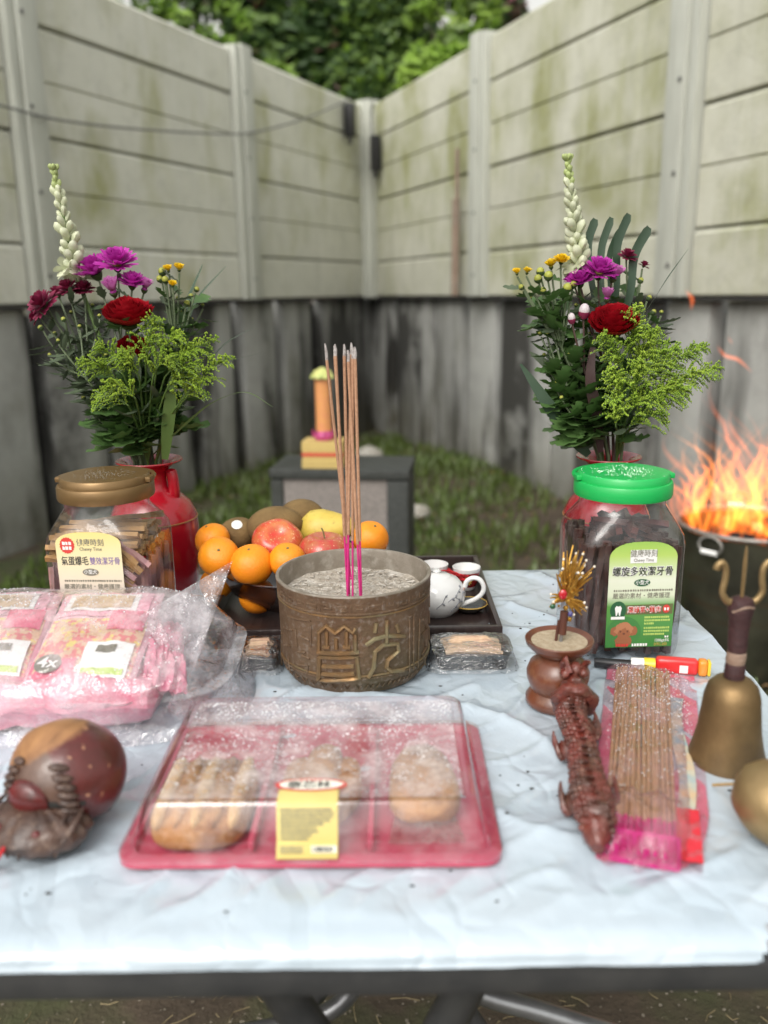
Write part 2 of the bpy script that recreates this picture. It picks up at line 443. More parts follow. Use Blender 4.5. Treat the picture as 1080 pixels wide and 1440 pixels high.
def boundary(rz, sgn, mfence, posts, seed, gaps, far_lbl, wall_lbl):
    r_ = random.Random(seed)
    L = 7.25
    fe = thing('concrete_fence', far_lbl, 'fence', CORNER, rz)
    S = Matrix.Diagonal((1, sgn, 1, 1))
    def pan(s0, s1, z0, z1, mid):
        pr = [(-.05, z0), (-.05, z1), (-.012, z1), (.006, z1 - .018)]
        if mid: zm = (z0 + z1) / 2; pr += [(.006, zm + .007), (-.006, zm), (.006, zm - .007)]
        pr += [(.006, z0 + .006), (.002, z0)]
        T = S @ Matrix.Translation((s0, 0, 0)) @ Matrix(((0, 0, 1, 0), (1, 0, 0, 0), (0, 1, 0, 0), (0, 0, 0, 1)))
        bb = B(); off = r_.uniform(-.004, .004)
        bb.prism([(y + off, z) for y, z in pr], .004, s1 - s0 - .004, T)
        bb.done('fence_panel', mfence, fe, smooth=False)
    edges = [0.06] + posts + [L]
    for a, c in zip(edges, edges[1:]):
        for z0, z1, mid in ((1.125, 1.391, False), (1.398, 1.874, True), (1.881, 2.347, True), (2.354, 2.60, False)):
            pan(a + (.0 if a < .1 else .085), c - .085, z0, z1, mid)
    BK = B(); BK.box((L / 2 - .1, sgn * -.085, 1.87), (L + .2, .05, 1.45)); BK.done('backing_board', m_backing, fe, smooth=False)
    for s_ in posts + [.05]:
        bb = B()
        if s_ > .1:
            bb.box((s_ - .03, sgn * .0, 1.875), (.115, .13, 1.51), bevel=.012)
            bb.box((s_ + .055, sgn * -.012, 1.87), (.05, .12, 1.50), bevel=.008)
        else:
            bb.box((s_ + .05, sgn * .03, 1.87), (.12, .13, 1.52), bevel=.012)
        po = bb.done('post', m_post, fe)
        for z in (1.25, 1.62, 1.98, 2.36):
            q = B(); q.lathe([(0, .004), (.009, .004), (.011, 0)], 8, (s_ + .005, sgn * .066, z), Matrix.Rotation(-sgn * pi / 2, 3, 'X')); q.done('bolt', m_bolt, po)
    wl = thing('retaining_wall', wall_lbl, 'wall', CORNER, rz)
    prev = -.30
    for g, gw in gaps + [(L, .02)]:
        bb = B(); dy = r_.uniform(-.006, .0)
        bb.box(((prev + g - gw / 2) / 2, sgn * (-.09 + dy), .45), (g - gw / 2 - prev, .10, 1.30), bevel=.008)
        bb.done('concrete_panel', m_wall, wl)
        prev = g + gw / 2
    bb = B(); bb.box((L / 2 - .2, sgn * -.19, .42), (L + .4, .06, 1.30)); bb.done('wall_core', m_backing, wl, smooth=False)
    bb = B(); bb.box((L / 2, sgn * -.055, 1.113), (L, .12, .018)); bb.done('sill_joint', m_backing, wl, smooth=False)
    return fe
aL, aR = radians(-24.5), radians(20.5)
gL = sorted([((3.6853, 0.6803)[0], .11), ((3.2439, 0.7043)[0], .06), ((2.4662, 0.7121)[0], .13), ((1.9774, 0.7628)[0], .15), ((1.4468, 0.7751)[0], .15), ((0.8822, 0.7391)[0], .22)]) + [(4.9, .05), (5.9, .05)]
gR = sorted([((0.4240, 0.7061)[0], .14), ((1.2359, 0.6994)[0], .05), ((1.7291, 0.7303)[0], .13), ((2.1974, 0.6709)[0], .10), ((2.8605, 0.7224)[0], .03), ((3.7656, 0.8575)[0], .09), ((4.1336, 0.8805)[0], .10)]) + [(4.9, .05), (5.9, .05)]
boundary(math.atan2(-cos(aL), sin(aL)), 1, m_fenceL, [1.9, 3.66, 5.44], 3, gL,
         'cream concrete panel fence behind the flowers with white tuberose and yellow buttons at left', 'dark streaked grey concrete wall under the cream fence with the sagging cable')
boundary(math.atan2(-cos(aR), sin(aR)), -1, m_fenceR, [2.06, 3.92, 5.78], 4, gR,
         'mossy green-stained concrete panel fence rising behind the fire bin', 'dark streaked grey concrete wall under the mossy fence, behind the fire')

def wallpt(side, s_, z, off):
    a = aL if side == 'L' else aR
    d = V(sin(a), -cos(a), 0); n = V(cos(a), sin(a), 0) * (1 if side == 'L' else -1)
    return V(CORNER) + d * s_ + n * off + V(0, 0, z)
m_cable = M('grey_cable', (.16, .16, .15), .6)
m_black = M('black_plastic', (.012, .012, .014), .4)
pts = [wallpt('L', q[0], q[1], .085) for q in ((4.0039, 1.9529), (3.7862, 1.9456), (3.4989, 1.9445), (2.9529, 1.9884), (2.1856, 2.0784), (1.7924, 2.1519), (1.1435, 2.3391), (0.5001, 2.5663))]
tag(B().tube(smooth_path(pts, 5), .006, 6).done('cable', m_cable), 'thin grey cable sagging across the cream fence', 'cable')
pts = [wallpt('R', q[0], q[1], .07) for q in ((0.3166, 2.5684), (0.2654, 2.4806), (0.2897, 2.2957))]
tag(B().tube(smooth_path(pts, 5), .008, 6).done('cable', m_cable), 'short cable dropping from the fence top to the lower black box', 'cable')
def blackbox(lbl, side, q, h):
    t = thing('junction_box', lbl, 'junction box', wallpt(side, q[0], q[1], .06))
    rz = math.atan2(-cos(aL if side == 'L' else aR), sin(aL if side == 'L' else aR)); t.rotation_euler.z = rz
    B().box((0, 0, 0), (.07, .07, h), bevel=.008).done('housing', m_black, t)
    B().tube([(0, 0, -h / 2), (0, 0, -h / 2 - .05)], .018, 8).done('cable_gland', m_black, t)
blackbox('small black box high on the cream fence where the cable ends', 'L', (0.4604, 2.4281), .24)
blackbox('small black box on the mossy fence beside the corner, hung lower', 'R', (0.3180, 2.2083), .26)
m_rust = M('rusty_steel', (.28, .21, .16), .85, c2=(.21, .15, .11), ns=14, bst=.4, bs=50, c3=(.20, .18, .15), ns3=5)
t = thing('rusty_pole', 'thin rusty steel pipe fixed upright on the mossy fence beside its post', 'pole', wallpt('R', (1.8289, 1.1511)[0], 0, .075))
B().tube([(.004, 0, 1.13), (.006, .0, 2.02)], .014, 10).done('shaft', m_rust, t)
B().tube([(-.004, .0, 1.128), (-.002, 0, 1.4), (.0, 0, 1.72)], .026, 12).done('sleeve', m_rust, t)

# ------------------------------------------------------------ trees beyond the fence
m_bark = M('bark', (.075, .055, .04), .9, c2=(.12, .095, .07), ns=12, bst=.7, bs=25, stretch=(3, 3, .7))
G = {'dark': ((.042, .088, .026), (.07, .13, .036)), 'mid': ((.11, .20, .042), (.17, .26, .06)), 'lime': ((.24, .42, .05), (.36, .52, .09)), 'pale': ((.18, .27, .09), (.24, .32, .12)), 'pink': ((.42, .10, .17), (.5, .2, .26)), 'russet': ((.12, .055, .04), (.08, .07, .03))}
LM = {k: leafmat('leaves_' + k, *v, ns=2.0, tr=.35) for k, v in G.items()}
def crown(o, blobs, n, size, mats, seed, wts):
    r_ = random.Random(seed); bb = B(o)
    for i in range(n):
        c, rad = r_.choice(blobs)
        d = V(r_.gauss(0, 1), r_.gauss(0, 1), r_.gauss(0, 1)).normalized() * (r_.random() ** .45)
        p = V(c) + V(d.x * rad[0], d.y * rad[1], d.z * rad[2])
        a = V(r_.gauss(0, 1), r_.gauss(0, 1), r_.gauss(0, .7) - .2).normalized(); u = a.orthogonal().normalized(); w = a.cross(u)
        s_ = size * r_.uniform(.6, 1.3); bb.mi = r_.choices(range(len(mats)), wts)[0]
        q = [p - a * s_, p + u * s_ * .45 - w * s_ * .1, p + a * s_, p - u * s_ * .45 - w * s_ * .1]
        bb.face([bb._v(x) for x in q])
    return bb
def tree(lbl, base, blobs, n, size, mats, seed, wts, tr=.12, limbs=True, name='broadleaf_tree', cat='tree'):
    t = thing(name, lbl, cat, base)
    top = V(sum((V(c) for c, _ in blobs), V(0, 0, 0)) / len(blobs)); r_ = random.Random(seed)
    bb = B(base); mid = V(base).lerp(top, .5) + V(r_.uniform(-.2, .2), r_.uniform(-.2, .2), 0)
    tp = bez(base, mid, top, 8); bb.tube(tp, [tr * (1 - .75 * i / 7) for i in range(8)], 10)
    trk = bb.done('trunk', m_bark, t)
    for c, rad in blobs:
        f = tp[r_.randint(3, 6)]
        q = B(base); q.tube(bez(f, f.lerp(V(c), .5) + V(0, 0, .25), c, 6), [tr * .4, tr * .34, tr * .28, tr * .2, tr * .13, tr * .06], 6); q.done('limb', m_bark, trk)
    crown(base, blobs, n, size, [LM[k] for k in mats], seed + 5, wts).done('crown', [LM[k] for k in mats], t, smooth=False)
def blobs_in(seed, n, c, ext, r0, r1):
    r_ = random.Random(seed); return [((c[0] + r_.uniform(-1, 1) * ext[0], c[1] + r_.uniform(-1, 1) * ext[1], c[2] + r_.uniform(-1, 1) * ext[2]), (lambda q: (q, q, q * r_.uniform(.7, 1.1)))(r_.uniform(r0, r1))) for _ in range(n)]
def ring(seed, pts, r0, r1):
    r_ = random.Random(seed); return [(p, (lambda q: (q, q, q * r_.uniform(.75, 1.05)))(r_.uniform(r0, r1))) for p in pts]
tree('dense dark tree rising straight behind the fence corner', (-.7, 11.2, 0), ring(1, [(-1.4290, 11.2000, 4.2632), (-1.0221, 11.2000, 3.9540), (-0.6838, 11.4000, 4.3856), (-0.8517, 11.0000, 3.5225), (-0.4325, 11.2000, 3.8698), (-0.2684, 11.0000, 3.3611), (-1.2634, 11.0000, 3.6805), (-1.6000, 11.4000, 4.7760), (-0.7483, 11.4000, 4.9895), (-0.0870, 11.2000, 4.2464), (-1.0653, 11.4000, 5.4341), (-0.1562, 11.3000, 5.0954), (-0.5135, 10.8000, 3.2483)], .38, .62), 8500, .13, ['dark', 'mid', 'russet'], 11, [6, 3, .5], .2)
tree('tall dark tree at the far left of the gap above the fences', (-2.6, 12.5, 0), ring(2, [(-2.8991, 12.2000, 4.8832), (-2.4738, 12.2000, 5.1194), (-2.0920, 12.4000, 5.3412), (-1.8211, 12.2000, 4.7073), (-3.1423, 12.2000, 5.2075), (-2.3376, 12.3000, 4.7837), (-1.6790, 12.0000, 4.2429)], .22, .42), 800, .11, ['dark', 'mid', 'pale'], 12, [3, 4, 2], .05)
tree('green tree draped in hanging vines to the right of the corner', (.6, 10.4, 0), ring(3, [(-0.0795, 10.4000, 4.0958), (0.0317, 10.3000, 3.7172), (0.1040, 10.2000, 3.3393), (-0.2040, 10.2000, 3.4849), (0.1920, 10.4000, 4.0225), (0.3149, 10.5000, 4.4683), (0.2248, 10.3000, 3.5733), (0.0069, 10.5000, 4.6786), (-0.0545, 10.1000, 3.1075), (0.3757, 10.2000, 3.2645), (0.3879, 10.4000, 4.2291), (0.3432, 10.3000, 3.7836)], .26, .44), 7500, .085, ['mid', 'dark', 'lime'], 13, [6, 4, .8], .14)
tree('thin pale-leaved tree with bright gaps behind the mossy fence', (1.35, 9.6, 0), ring(4, [(0.4675, 9.5000, 3.8860), (0.8496, 9.5000, 3.9953), (0.7029, 9.4000, 3.5495), (0.8881, 9.5000, 3.7017), (0.9877, 9.4000, 3.4495), (1.0747, 9.6000, 3.9200), (0.4962, 9.5000, 4.2131), (1.1390, 9.5000, 3.6341)], .13, .24), 560, .11, ['lime', 'mid', 'pale'], 14, [5, 2, 2], .06)
tree('reddish tree with pink blossoms at the end of the gap', (2.3, 11.5, 0), ring(5, [(1.4480, 11.4000, 4.3589), (1.5885, 11.3000, 4.2909), (1.5241, 11.3000, 4.1391), (1.6328, 11.4000, 4.4787), (1.4090, 11.4000, 4.6180), (1.3535, 11.3000, 4.1795)], .14, .24), 1300, .09, ['dark', 'russet', 'pink'], 15, [4, 3, .9], .09)
tree('lime green large-leaved shrub leaning over the mossy fence', (.78, 8.4, 0), ring(6, [(0.2905, 8.2000, 3.0232), (0.4150, 8.2000, 2.9762), (0.4959, 8.1000, 3.1095), (0.6111, 8.0000, 3.0564), (0.3575, 8.3000, 3.1596), (0.2429, 8.3000, 2.9429), (0.6895, 8.0000, 3.0939)], .085, .13), 300, .085, ['lime', 'mid'], 16, [7, 1], .03, name='leafy_shrub', cat='shrub')
tree('lime shrub peeping over the cream fence right of its middle post', (-1.15, 8.6, 0), ring(7, [(-0.8883, 8.4000, 3.0838), (-0.8064, 8.4000, 3.0595), (-0.9634, 8.4000, 3.1137)], .06, .09), 110, .07, ['lime', 'mid'], 17, [6, 1], .025, name='leafy_shrub', cat='shrub')
tree('loose bright shrub above the cream fence, left of its middle post', (-1.75, 8.3, 0), ring(8, [(-1.2651, 8.0000, 3.4977), (-1.1105, 8.0000, 3.3777), (-1.2585, 8.0000, 3.2061), (-1.7582, 7.8000, 3.4250), (-1.6073, 7.8000, 3.3394), (-1.4288, 7.9000, 3.2474)], .07, .12), 230, .075, ['lime', 'mid', 'pale'], 18, [5, 3, 1], .03, name='leafy_shrub', cat='shrub')

# ------------------------------------------------------------ gravestone with its offerings
m_granite = M('dark_granite', (.022, .025, .023), .62, c2=(.05, .054, .05), ns=160, lo=.4, hi=.6, c3=(.022, .025, .02), ns3=7, bst=.15, bs=120)
m_granite_top = m_granite
m_plaque = M('grey_granite', (.28, .25, .23), .5, c2=(.18, .16, .15), ns=140, lo=.4, hi=.6, c3=(.16, .145, .13), ns3=9)
m_gold = M('gold_paint', (.55, .38, .07), .4, .5)
gs = thing('gravestone', 'dark granite gravestone with a recessed grey plaque, standing on the grass', 'gravestone', (-.140, 3.02, -.045), radians(-7))
B().box((-.221, 0, .285), (.045, .26, .575), bevel=.008).done('side_slab', m_granite, gs)
B().box((.205, 0, .285), (.075, .26, .575), bevel=.008).done('side_slab', m_granite, gs)
B().box((0, -.001, .594), (.492, .268, .036), bevel=.007).done('top_slab', m_granite_top, gs)
B().box((-.0155, -.02, .286), (.365, .2, .578)).done('plaque', m_plaque, gs, smooth=False)
b = B()
for x, z in ((.0, .47), (.02, .40), (-.02, .33), (.01, .25)):
    b.box((x, -.092, z), (.05, .003, .008)); b.box((x, -.0915, z - .012), (.008, .003, .045)); b.box((x + .015, -.093, z - .022), (.03, .003, .006))
b.done('gold_inscription', m_gold, gs, smooth=False)
B().box((.0, -.16, .02), (.62, .6, .09), bevel=.01).done('plinth', m_granite, gs)
TOP = .568
st = thing('joss_paper_stack', 'yellow stack of joss paper tied with a red band on the gravestone', 'paper stack', (-.205, 2.95, TOP + .0), radians(-7))
m_joss = M('joss_paper', (.62, .47, .18), .8, c2=(.5, .36, .12), ns=60, stretch=(1, 1, 12))
m_redband = M('red_paper', (.55, .06, .04), .6)
for i in range(6):
    B().box((rnd.uniform(-.002, .002), rnd.uniform(-.002, .002), .008 + i * .0155), (.14, .10, .0148)).done('paper_bundle', m_joss, st, smooth=False)
B().box((0, 0, .049), (.1425, .1025, .012)).done('band', m_redband, st, smooth=False)
m_orange = M('orange_paper', (.85, .40, .12), .55, c2=(.82, .33, .14), ns=40)
m_pink = M('pink_paper', (.62, .10, .30), .5)
m_lgreen = M('green_paper', (.34, .44, .10), .5, c2=(.6, .58, .22), ns=25)
m_clearcase = film('clear_case', (.97, .97, .98), .10, .8, .03, .0, (.8, .8, .85), 20, 40, .2)
lp = thing('lotus_candle', 'orange lotus candle in a clear sleeve with a green leafy top, on the joss paper', 'candle', (-.205, 2.95, TOP + .0945)); lp.scale = (.86, .86, 1.04)
b = B()
for k in range(9):
    a = 2 * pi * k / 9
    b.strip([(cos(a) * .012, sin(a) * .012, .001), (cos(a) * .042, sin(a) * .042, .012), (cos(a) * .050, sin(a) * .050, .034)], [.012, .017, .002], side=(-sin(a), cos(a), 0), fold=.2)
b.lathe([(0, .0), (.035, .0), (.042, .012), (.03, .03), (0, .03)], 18)
b.done('lotus_base', m_pink, lp)
B().lathe([(0, .03), (.032, .03), (.031, .115), (.032, .20), (0, .20)], 20).done('candle_body', m_orange, lp)
B().lathe([(.043, .028), (.044, .12), (.043, .205)], 24).done('clear_sleeve', m_clearcase, lp)
b = B()
for k in range(10):
    a = 2 * pi * k / 10; rr = .048
    b.strip([(0, 0, .222), (cos(a) * rr * .6, sin(a) * rr * .6, .231), (cos(a) * rr * 1.08, sin(a) * rr * 1.08, .206)], [.006, .018, .010], side=(-sin(a), cos(a), 0), fold=.15)
b.lathe([(0, .240), (.012, .238), (.026, .226), (.028, .206), (0, .206)], 14)
b.done('leafy_top', m_lgreen, lp)

# ------------------------------------------------------------ folding table and cloth
T0 = .74
m_tabletop = M('table_plastic', (.42, .43, .44), .4, c2=(.36, .37, .38), ns=40, bst=.1)
m_frame = M('dark_frame', (.03, .031, .033), .45, c2=(.05, .05, .05), ns=20)
m_steel = M('grey_tube_steel', (.32, .33, .34), .35, .7, c2=(.22, .22, .23), ns=30)
tb = thing('folding_table', 'square folding table with dark rim and crossed grey tube legs under the cloth', 'table', (-.03, .87, 0))
B().box((0, 0, .7300), (.846, .770, .018), bevel=.006).done('table_top', m_tabletop, tb)
b = B(); 
for y in (-.382, .37): b.box((0, y, .7085), (.84, .022, .024), bevel=.006)
for x in (-.409, .409): b.box((x, -.006, .7080), (.022, .728, .022), bevel=.005)
b.done('rim', m_frame, tb)
o = (-.03, .87, 0)
def leg(pts, r, m, nm='leg', flat=1.0): B(o).tube(smooth_path(pts, 5), r, 10, flat=flat).done(nm, m, tb)
leg([(-0.0985, 0.5600, 0.6538), (-0.0787, 0.5650, 0.6046), (-0.0477, 0.5700, 0.5382), (0.0569, 0.6000, 0.2886)], .0165, m_frame)
leg([(0.0700, 0.5700, 0.6420), (0.0526, 0.5750, 0.5925), (0.0283, 0.5800, 0.5260), (-0.0369, 0.6100, 0.2759)], .0165, m_frame)
leg([(-0.0242, 0.6600, 0.5603), (-0.0324, 0.6550, 0.5391), (-0.0471, 0.6500, 0.5226), (-0.0721, 0.6450, 0.5121), (-0.1110, 0.6400, 0.5066), (-0.1941, 0.6300, 0.4993)], .0085, m_steel, 'brace')
leg([(0.0535, 0.6600, 0.5369), (0.0929, 0.6550, 0.5226), (0.1387, 0.6500, 0.5115), (0.1843, 0.6450, 0.4980), (0.2635, 0.6400, 0.4727)], .0095, m_steel, 'brace')
leg([(-.28, 1.10, .70), (-.05, 1.08, .36), (.16, 1.06, .02)], .018, m_frame)
leg([(.24, 1.10, .70), (.03, 1.07, .36), (-.20, 1.05, .02)], .018, m_frame)
b = B(o); b.box((.025, .66, .655), (.05, .03, .10), bevel=.008); b.done('leg_bracket', m_frame, tb)

m_cloth_mat, nt, out = mk('white_plastic_sheet')
vec = coords(nt)
bs_ = mixc(nt, noise_fac(nt, vec, 9, .3, .7), (.44, .525, .595), (.49, .56, .62))
h1 = noise_fac(nt, coords(nt, (1, .55, 1)), 38, .25, .75, 5, .55)
def crease(sc_, wid):      # thin sharp fold lines of crumpled film
    vo = N(nt, 'ShaderNodeTexVoronoi'); vo.feature = 'DISTANCE_TO_EDGE'; vo.inputs['Scale'].default_value = sc_
    nz = N(nt, 'ShaderNodeTexNoise'); nz.inputs['Scale'].default_value = sc_ * .8; nt.links.new(vec, nz.inputs['Vector'])
    mx = N(nt, 'ShaderNodeMix'); mx.data_type = 'VECTOR'; mx.inputs[0].default_value = .12; nt.links.new(coords(nt, (1, .6, 1)), mx.inputs[4]); nt.links.new(nz.outputs['Color'], mx.inputs[5]); nt.links.new(mx.outputs[1], vo.inputs['Vector'])
    r = N(nt, 'ShaderNodeMapRange'); r.inputs['From Max'].default_value = wid; nt.links.new(vo.outputs['Distance'], r.inputs['Value']); return r.outputs[0]
hh = math_(nt, 'ADD', math_(nt, 'MULTIPLY', h1, .40), math_(nt, 'ADD', crease(7, .10), math_(nt, 'MULTIPLY', crease(16, .14), .4)))
prin(nt, out, bs_, .15, nrm=bump(nt, hh, .42, .005), spec=.7, coat=.5)
def ridge(x, y, f, sd_):
    q = noise.noise(V(x * f, y * f, sd_)); return (1 - abs(q) * 2.2)
def wrinkle(x, y):
    wx = x + .05 * noise.noise(V(x * 5, y * 5, 1)); wy = y + .05 * noise.noise(V(x * 5, y * 5, 8))
    a = max(0, ridge(wx * .9 + wy * .5, wy * .5 - wx * .3, 6, 4)) ** 6 * .0062
    c = max(0, ridge(wx * 1.0 - wy * .9, wy * .3 + wx * .35, 11, 14)) ** 7 * .0034
    e = max(0, ridge(wx, wy, 32, 24)) ** 6 * .0005
    return (a * (.4 + .6 * max(0, noise.noise(V(x * 3, y * 3, 6)) + .5)) + c + e)
CZ = T0 + .0005
b = B(); nu = 240; prof = []
for j in range(16): prof.append(('b', j / 15))
YF, YB = .494, 1.252
vs_list = [YB - (YB - YF) * (j / 190) for j in range(191)]
def clothpt(x, k):
    """k<0 back drape, 0..190 top, >190 front roll and hem"""
    hang = .03 * max(0, noise.noise(V(x * 6, 0, 3)) + .4)
    if k < 0:
        return V(x, YB + .004 + .003 * noise.noise(V(x * 18, k, 0)), CZ + k * .010)
    if k <= 190:
        y = vs_list[k]; f = min(1, k / 6, (190 - k) / 8 + .25)
        return V(x, y, CZ + wrinkle(x, y) * f)
    q = k - 190
    wv = .0011 * noise.noise(V(x * 14, q * .2, 5)) * min(1, q / 5) + .0004 * noise.noise(V(x * 50, q * .1, 9))
    if q <= 8:
        a = q / 8 * pi / 2
        return V(x, YF - .0215 * sin(a) - wv * sin(a), CZ - .0110 * (1 - cos(a)) + wrinkle(x, YF) * (1 - q / 8) * .25)
    return V(x, YF - .0215 - wv - .0004 * (q - 8), CZ - .0110 - (q - 8) * .0009)
ks = list(range(-5, 191)) + list(range(191, 203))
x0, x1 = -.4605, .4015
grid = []
for k in ks:
    row = []
    for i in range(nu + 1):
        x = lerp(x0, x1, i / nu)
        row.append(b._v(clothpt(x, k)))
    grid.append(row)
for a in range(len(ks) - 1):
    for i in range(nu):
        x = lerp(x0, x1, i / nu)
        if ks[a] > 190 and x > .254 - .0010 * (ks[a] - 190): continue
        b.face([grid[a][i], grid[a][i + 1], grid[a + 1][i + 1], grid[a + 1][i]])
for side, i in (('l', 0), ('r', nu)):
    sg = -1 if side == 'l' else 1; prevrow = [grid[a][i] for a in range(len(ks)) if ks[a] <= 190]
    for q in range(1, 6):
        cur = [b._v(v.co + V(sg * .002, 0, -.009)) for v in prevrow]
        for a in range(len(cur) - 1): b.face([prevrow[a], prevrow[a + 1], cur[a + 1], cur[a]])
        prevrow = cur
tag(b.done('tablecloth', m_cloth_mat), 'creased white plastic sheet covering the folding table', 'tablecloth')
TZ = T0 + .0022        # resting height on the creased sheet
m_dirt = M('dark_specks', (.035, .03, .025), .9)
b = B(); r_ = random.Random(21)
for i in range(150):
    x = r_.uniform(-.44, .39); y = r_.uniform(.5, 1.2); s_ = r_.uniform(.0004, .0013)
    b.ell((x, y, CZ + wrinkle(x, y) + .0004), (s_ * r_.uniform(1, 2.5), s_, s_ * .7), 5, 3)
tag(b.done('dirt', m_dirt), 'dark specks of ash and grit on the white sheet', kind='stuff')

# ============================================================ CENSER, INCENSE, FRUIT, TEA
m_bronze, nt, out = mk('aged_bronze')
v = coords(nt)
base = mixc(nt, noise_fac(nt, v, 28, .35, .65), (.125, .076, .043), (.175, .112, .066))
base = mixc(nt, noise_fac(nt, v, 9, .52, .72), base, (.085, .075, .038))
base = mixc(nt, math_(nt, 'MULTIPLY', noise_fac(nt, v, 170, .54, .66, 3), .7), base, (.26, .21, .165))
prin(nt, out, base, .52, .45, bump(nt, noise_fac(nt, v, 220, .3, .7, 4), .5, .0012))
m_bronze_hi = M('rubbed_bronze', (.30, .175, .075), .42, .6, c2=(.19, .125, .065), ns=60, c3=(.28, .27, .16), ns3=14, bst=.3, bs=200)
m_rim = M('rim_bronze', (.30, .265, .22), .5, .3, c2=(.20, .17, .13), ns=25, c3=(.38, .35, .30), ns3=60, bst=.3, bs=150)
m_ash = M('incense_ash', (.50, .45, .38), .95, c2=(.36, .31, .25), ns=120, bst=.8, bs=170, bd=.004, c3=(.62, .58, .52), ns3=40)
CX, CY_, R0 = -.0352, .912, .0845
cz = TZ
ce = thing('incense_burner', 'round brown bronze incense burner with raised old-style characters, full of ash', 'incense burner', (CX, CY_, cz))
prof = [(0, .0), (.070, .0), (.076, .001), (.0785, .006), (.081, .013), (.0835, .017), (.084, .022), (.0845, .060), (.0852, .098), (.0868, .109), (.0872, .113)]
B().lathe(prof, 96).done('body', m_bronze, ce)
B().lathe([(.0872, .113), (.0868, .1145), (.0835, .1145), (.0825, .112), (.0818, .095), (.0815, .075)], 96).done('rim', m_rim, ce)
b = B()
b.grid(64, 22, lambda u, w: (lambda r, a: V(r * cos(a), r * sin(a), .089 + .0035 * noise.noise(V(r * cos(a) * 45, r * sin(a) * 45, 2)) + .002 * noise.noise(V(r * cos(a) * 150, r * sin(a) * 150, 5)) + .004 * (r / .0817) ** 3 - .002))(.0817 * w, 2 * pi * u), wrapu=True)
b.done('ash_bed', m_ash, ce)
r_ = random.Random(3)
b = B()
for i in range(420):      # fallen ash flakes and stubs
    a = r_.uniform(0, 2 * pi); r = .076 * sqrt(r_.random()); l = r_.uniform(.002, .008); q = r_.uniform(0, pi)
    p = V(r * cos(a), r * sin(a), .0915); d = V(cos(q) * l, sin(q) * l, r_.uniform(-.001, .001))
    b.tube([p - d * .5, p + d * .5], .0007, 4)
tag(b.done('ash_flakes', M('ash_flake', (.28, .24, .19), .95, c2=(.6, .57, .52), ns=200)), kind='stuff', parent=None) if False else tag(b.done('ash_flakes', M('ash_flake', (.28, .24, .19), .95, c2=(.6, .57, .52), ns=200), ce), kind='stuff')
def cyl(th, z, off=.0): r = R0 + .0008 * max(0, (z - .06) / .04) + off; return V(r * sin(th), -r * cos(th), z)
def dense(pl, step=.05):
    out_ = []
    for (t0, z0), (t1, z1) in zip(pl, pl[1:]):
        n = max(1, int(abs(t1 - t0) / step))
        for i in range(n): out_.append((lerp(t0, t1, i / n), lerp(z0, z1, i / n)))
    return out_ + [pl[-1]]
def relief(pls, r, name, m, off=.0002):
    b = B()
    for pl in pls: b.tube([cyl(t, z, off) for t, z in dense(pl)], r, 6, flat=.9)
    return tag(b.done(name, m, ce), kind='stuff' if len(pls) > 6 and name != 'raised_character' else None)
for zz in (.0945, .0915, .0245, .0215):
    B().tube([cyl(2 * pi * k / 90, zz + .0, .0) for k in range(90)], .0011, 6, closed=True).done('ring_band', m_bronze_hi if zz in (.0915, .0245) else m_bronze, ce)
fr = []
for k in range(32):
    t0 = 2 * pi * k / 32; w = 2 * pi / 32 * .82; P = lambda u, z: (t0 + u * w, .0975 + z * .011)
    if k % 2 == 0: fr.append([P(0, 0), P(0, 1), P(.9, 1), P(.9, .28), P(.35, .28), P(.35, .64), P(.62, .64)])
    else: fr.append([P(0, 1), P(.9, 1)]); fr.append([P(.1, .1), P(.1, .55), P(.95, .55)]); fr.append([P(.45, .1), P(.9, .1), P(.9, .4)])
relief(fr, .0010, 'fret_band', m_bronze)
fr = []
for k in range(40):
    t0 = 2 * pi * k / 40; w = 2 * pi / 40 * .8; P = lambda u, z: (t0 + u * w, .0055 + z * .009)
    fr.append([(P(0, .2)[0], P(0, .2)[1] + .001), P(.3, .9), P(.6, .3), P(.9, .8)])
b = B()
for pl in fr: b.tube([cyl(t, z, -.0845 + (.0775 + (z / .017) * .006)) for t, z in dense(pl)], .0008, 5)
b.done('foot_band', m_bronze, ce)
char1 = [[(-0.4236, 0.0727), (-0.4330, 0.0512)], [(-0.4326, 0.0718), (-0.3171, 0.0807), (-0.2019, 0.0737), (-0.0892, 0.0820), (0.0113, 0.0744), (0.0554, 0.0794)], [(-0.3154, 0.0748), (-0.3223, 0.0569)], [(-0.1961, 0.0681), (-0.2001, 0.0562)], [(-0.0628, 0.0762), (-0.0680, 0.0584)], [(0.0428, 0.0735), (0.0377, 0.0540)], [(-0.3717, 0.0563), (-0.2800, 0.0573)], [(-0.1152, 0.0583), (-0.0211, 0.0584)],
         [(-0.4555, 0.0495), (0.0804, 0.0525)], [(-0.4294, 0.0447), (0.0548, 0.0475), (0.0789, 0.0232), (-0.4521, 0.0178), (-0.4294, 0.0447)], [(-0.3912, 0.0345), (0.0144, 0.0369)], [(-0.4014, 0.0253), (0.0197, 0.0283)]]
relief(char1, .0027, 'raised_character', m_bronze_hi)
char2 = [[(0.4434, 0.0850), (0.4392, 0.0595)], [(0.1708, 0.0598), (0.2833, 0.0656), (0.4405, 0.0675), (0.7076, 0.0614)], [(0.1932, 0.0230), (0.2671, 0.0335), (0.2844, 0.0514), (0.3913, 0.0573), (0.5922, 0.0554), (0.6098, 0.0470), (0.4506, 0.0394), (0.4344, 0.0310), (0.5022, 0.0254), (0.6901, 0.0228)], [(0.3064, 0.0839), (0.2849, 0.0735)], [(0.5770, 0.0775), (0.6175, 0.0690)]]
relief(char2, .0027, 'raised_character', m_bronze_hi)
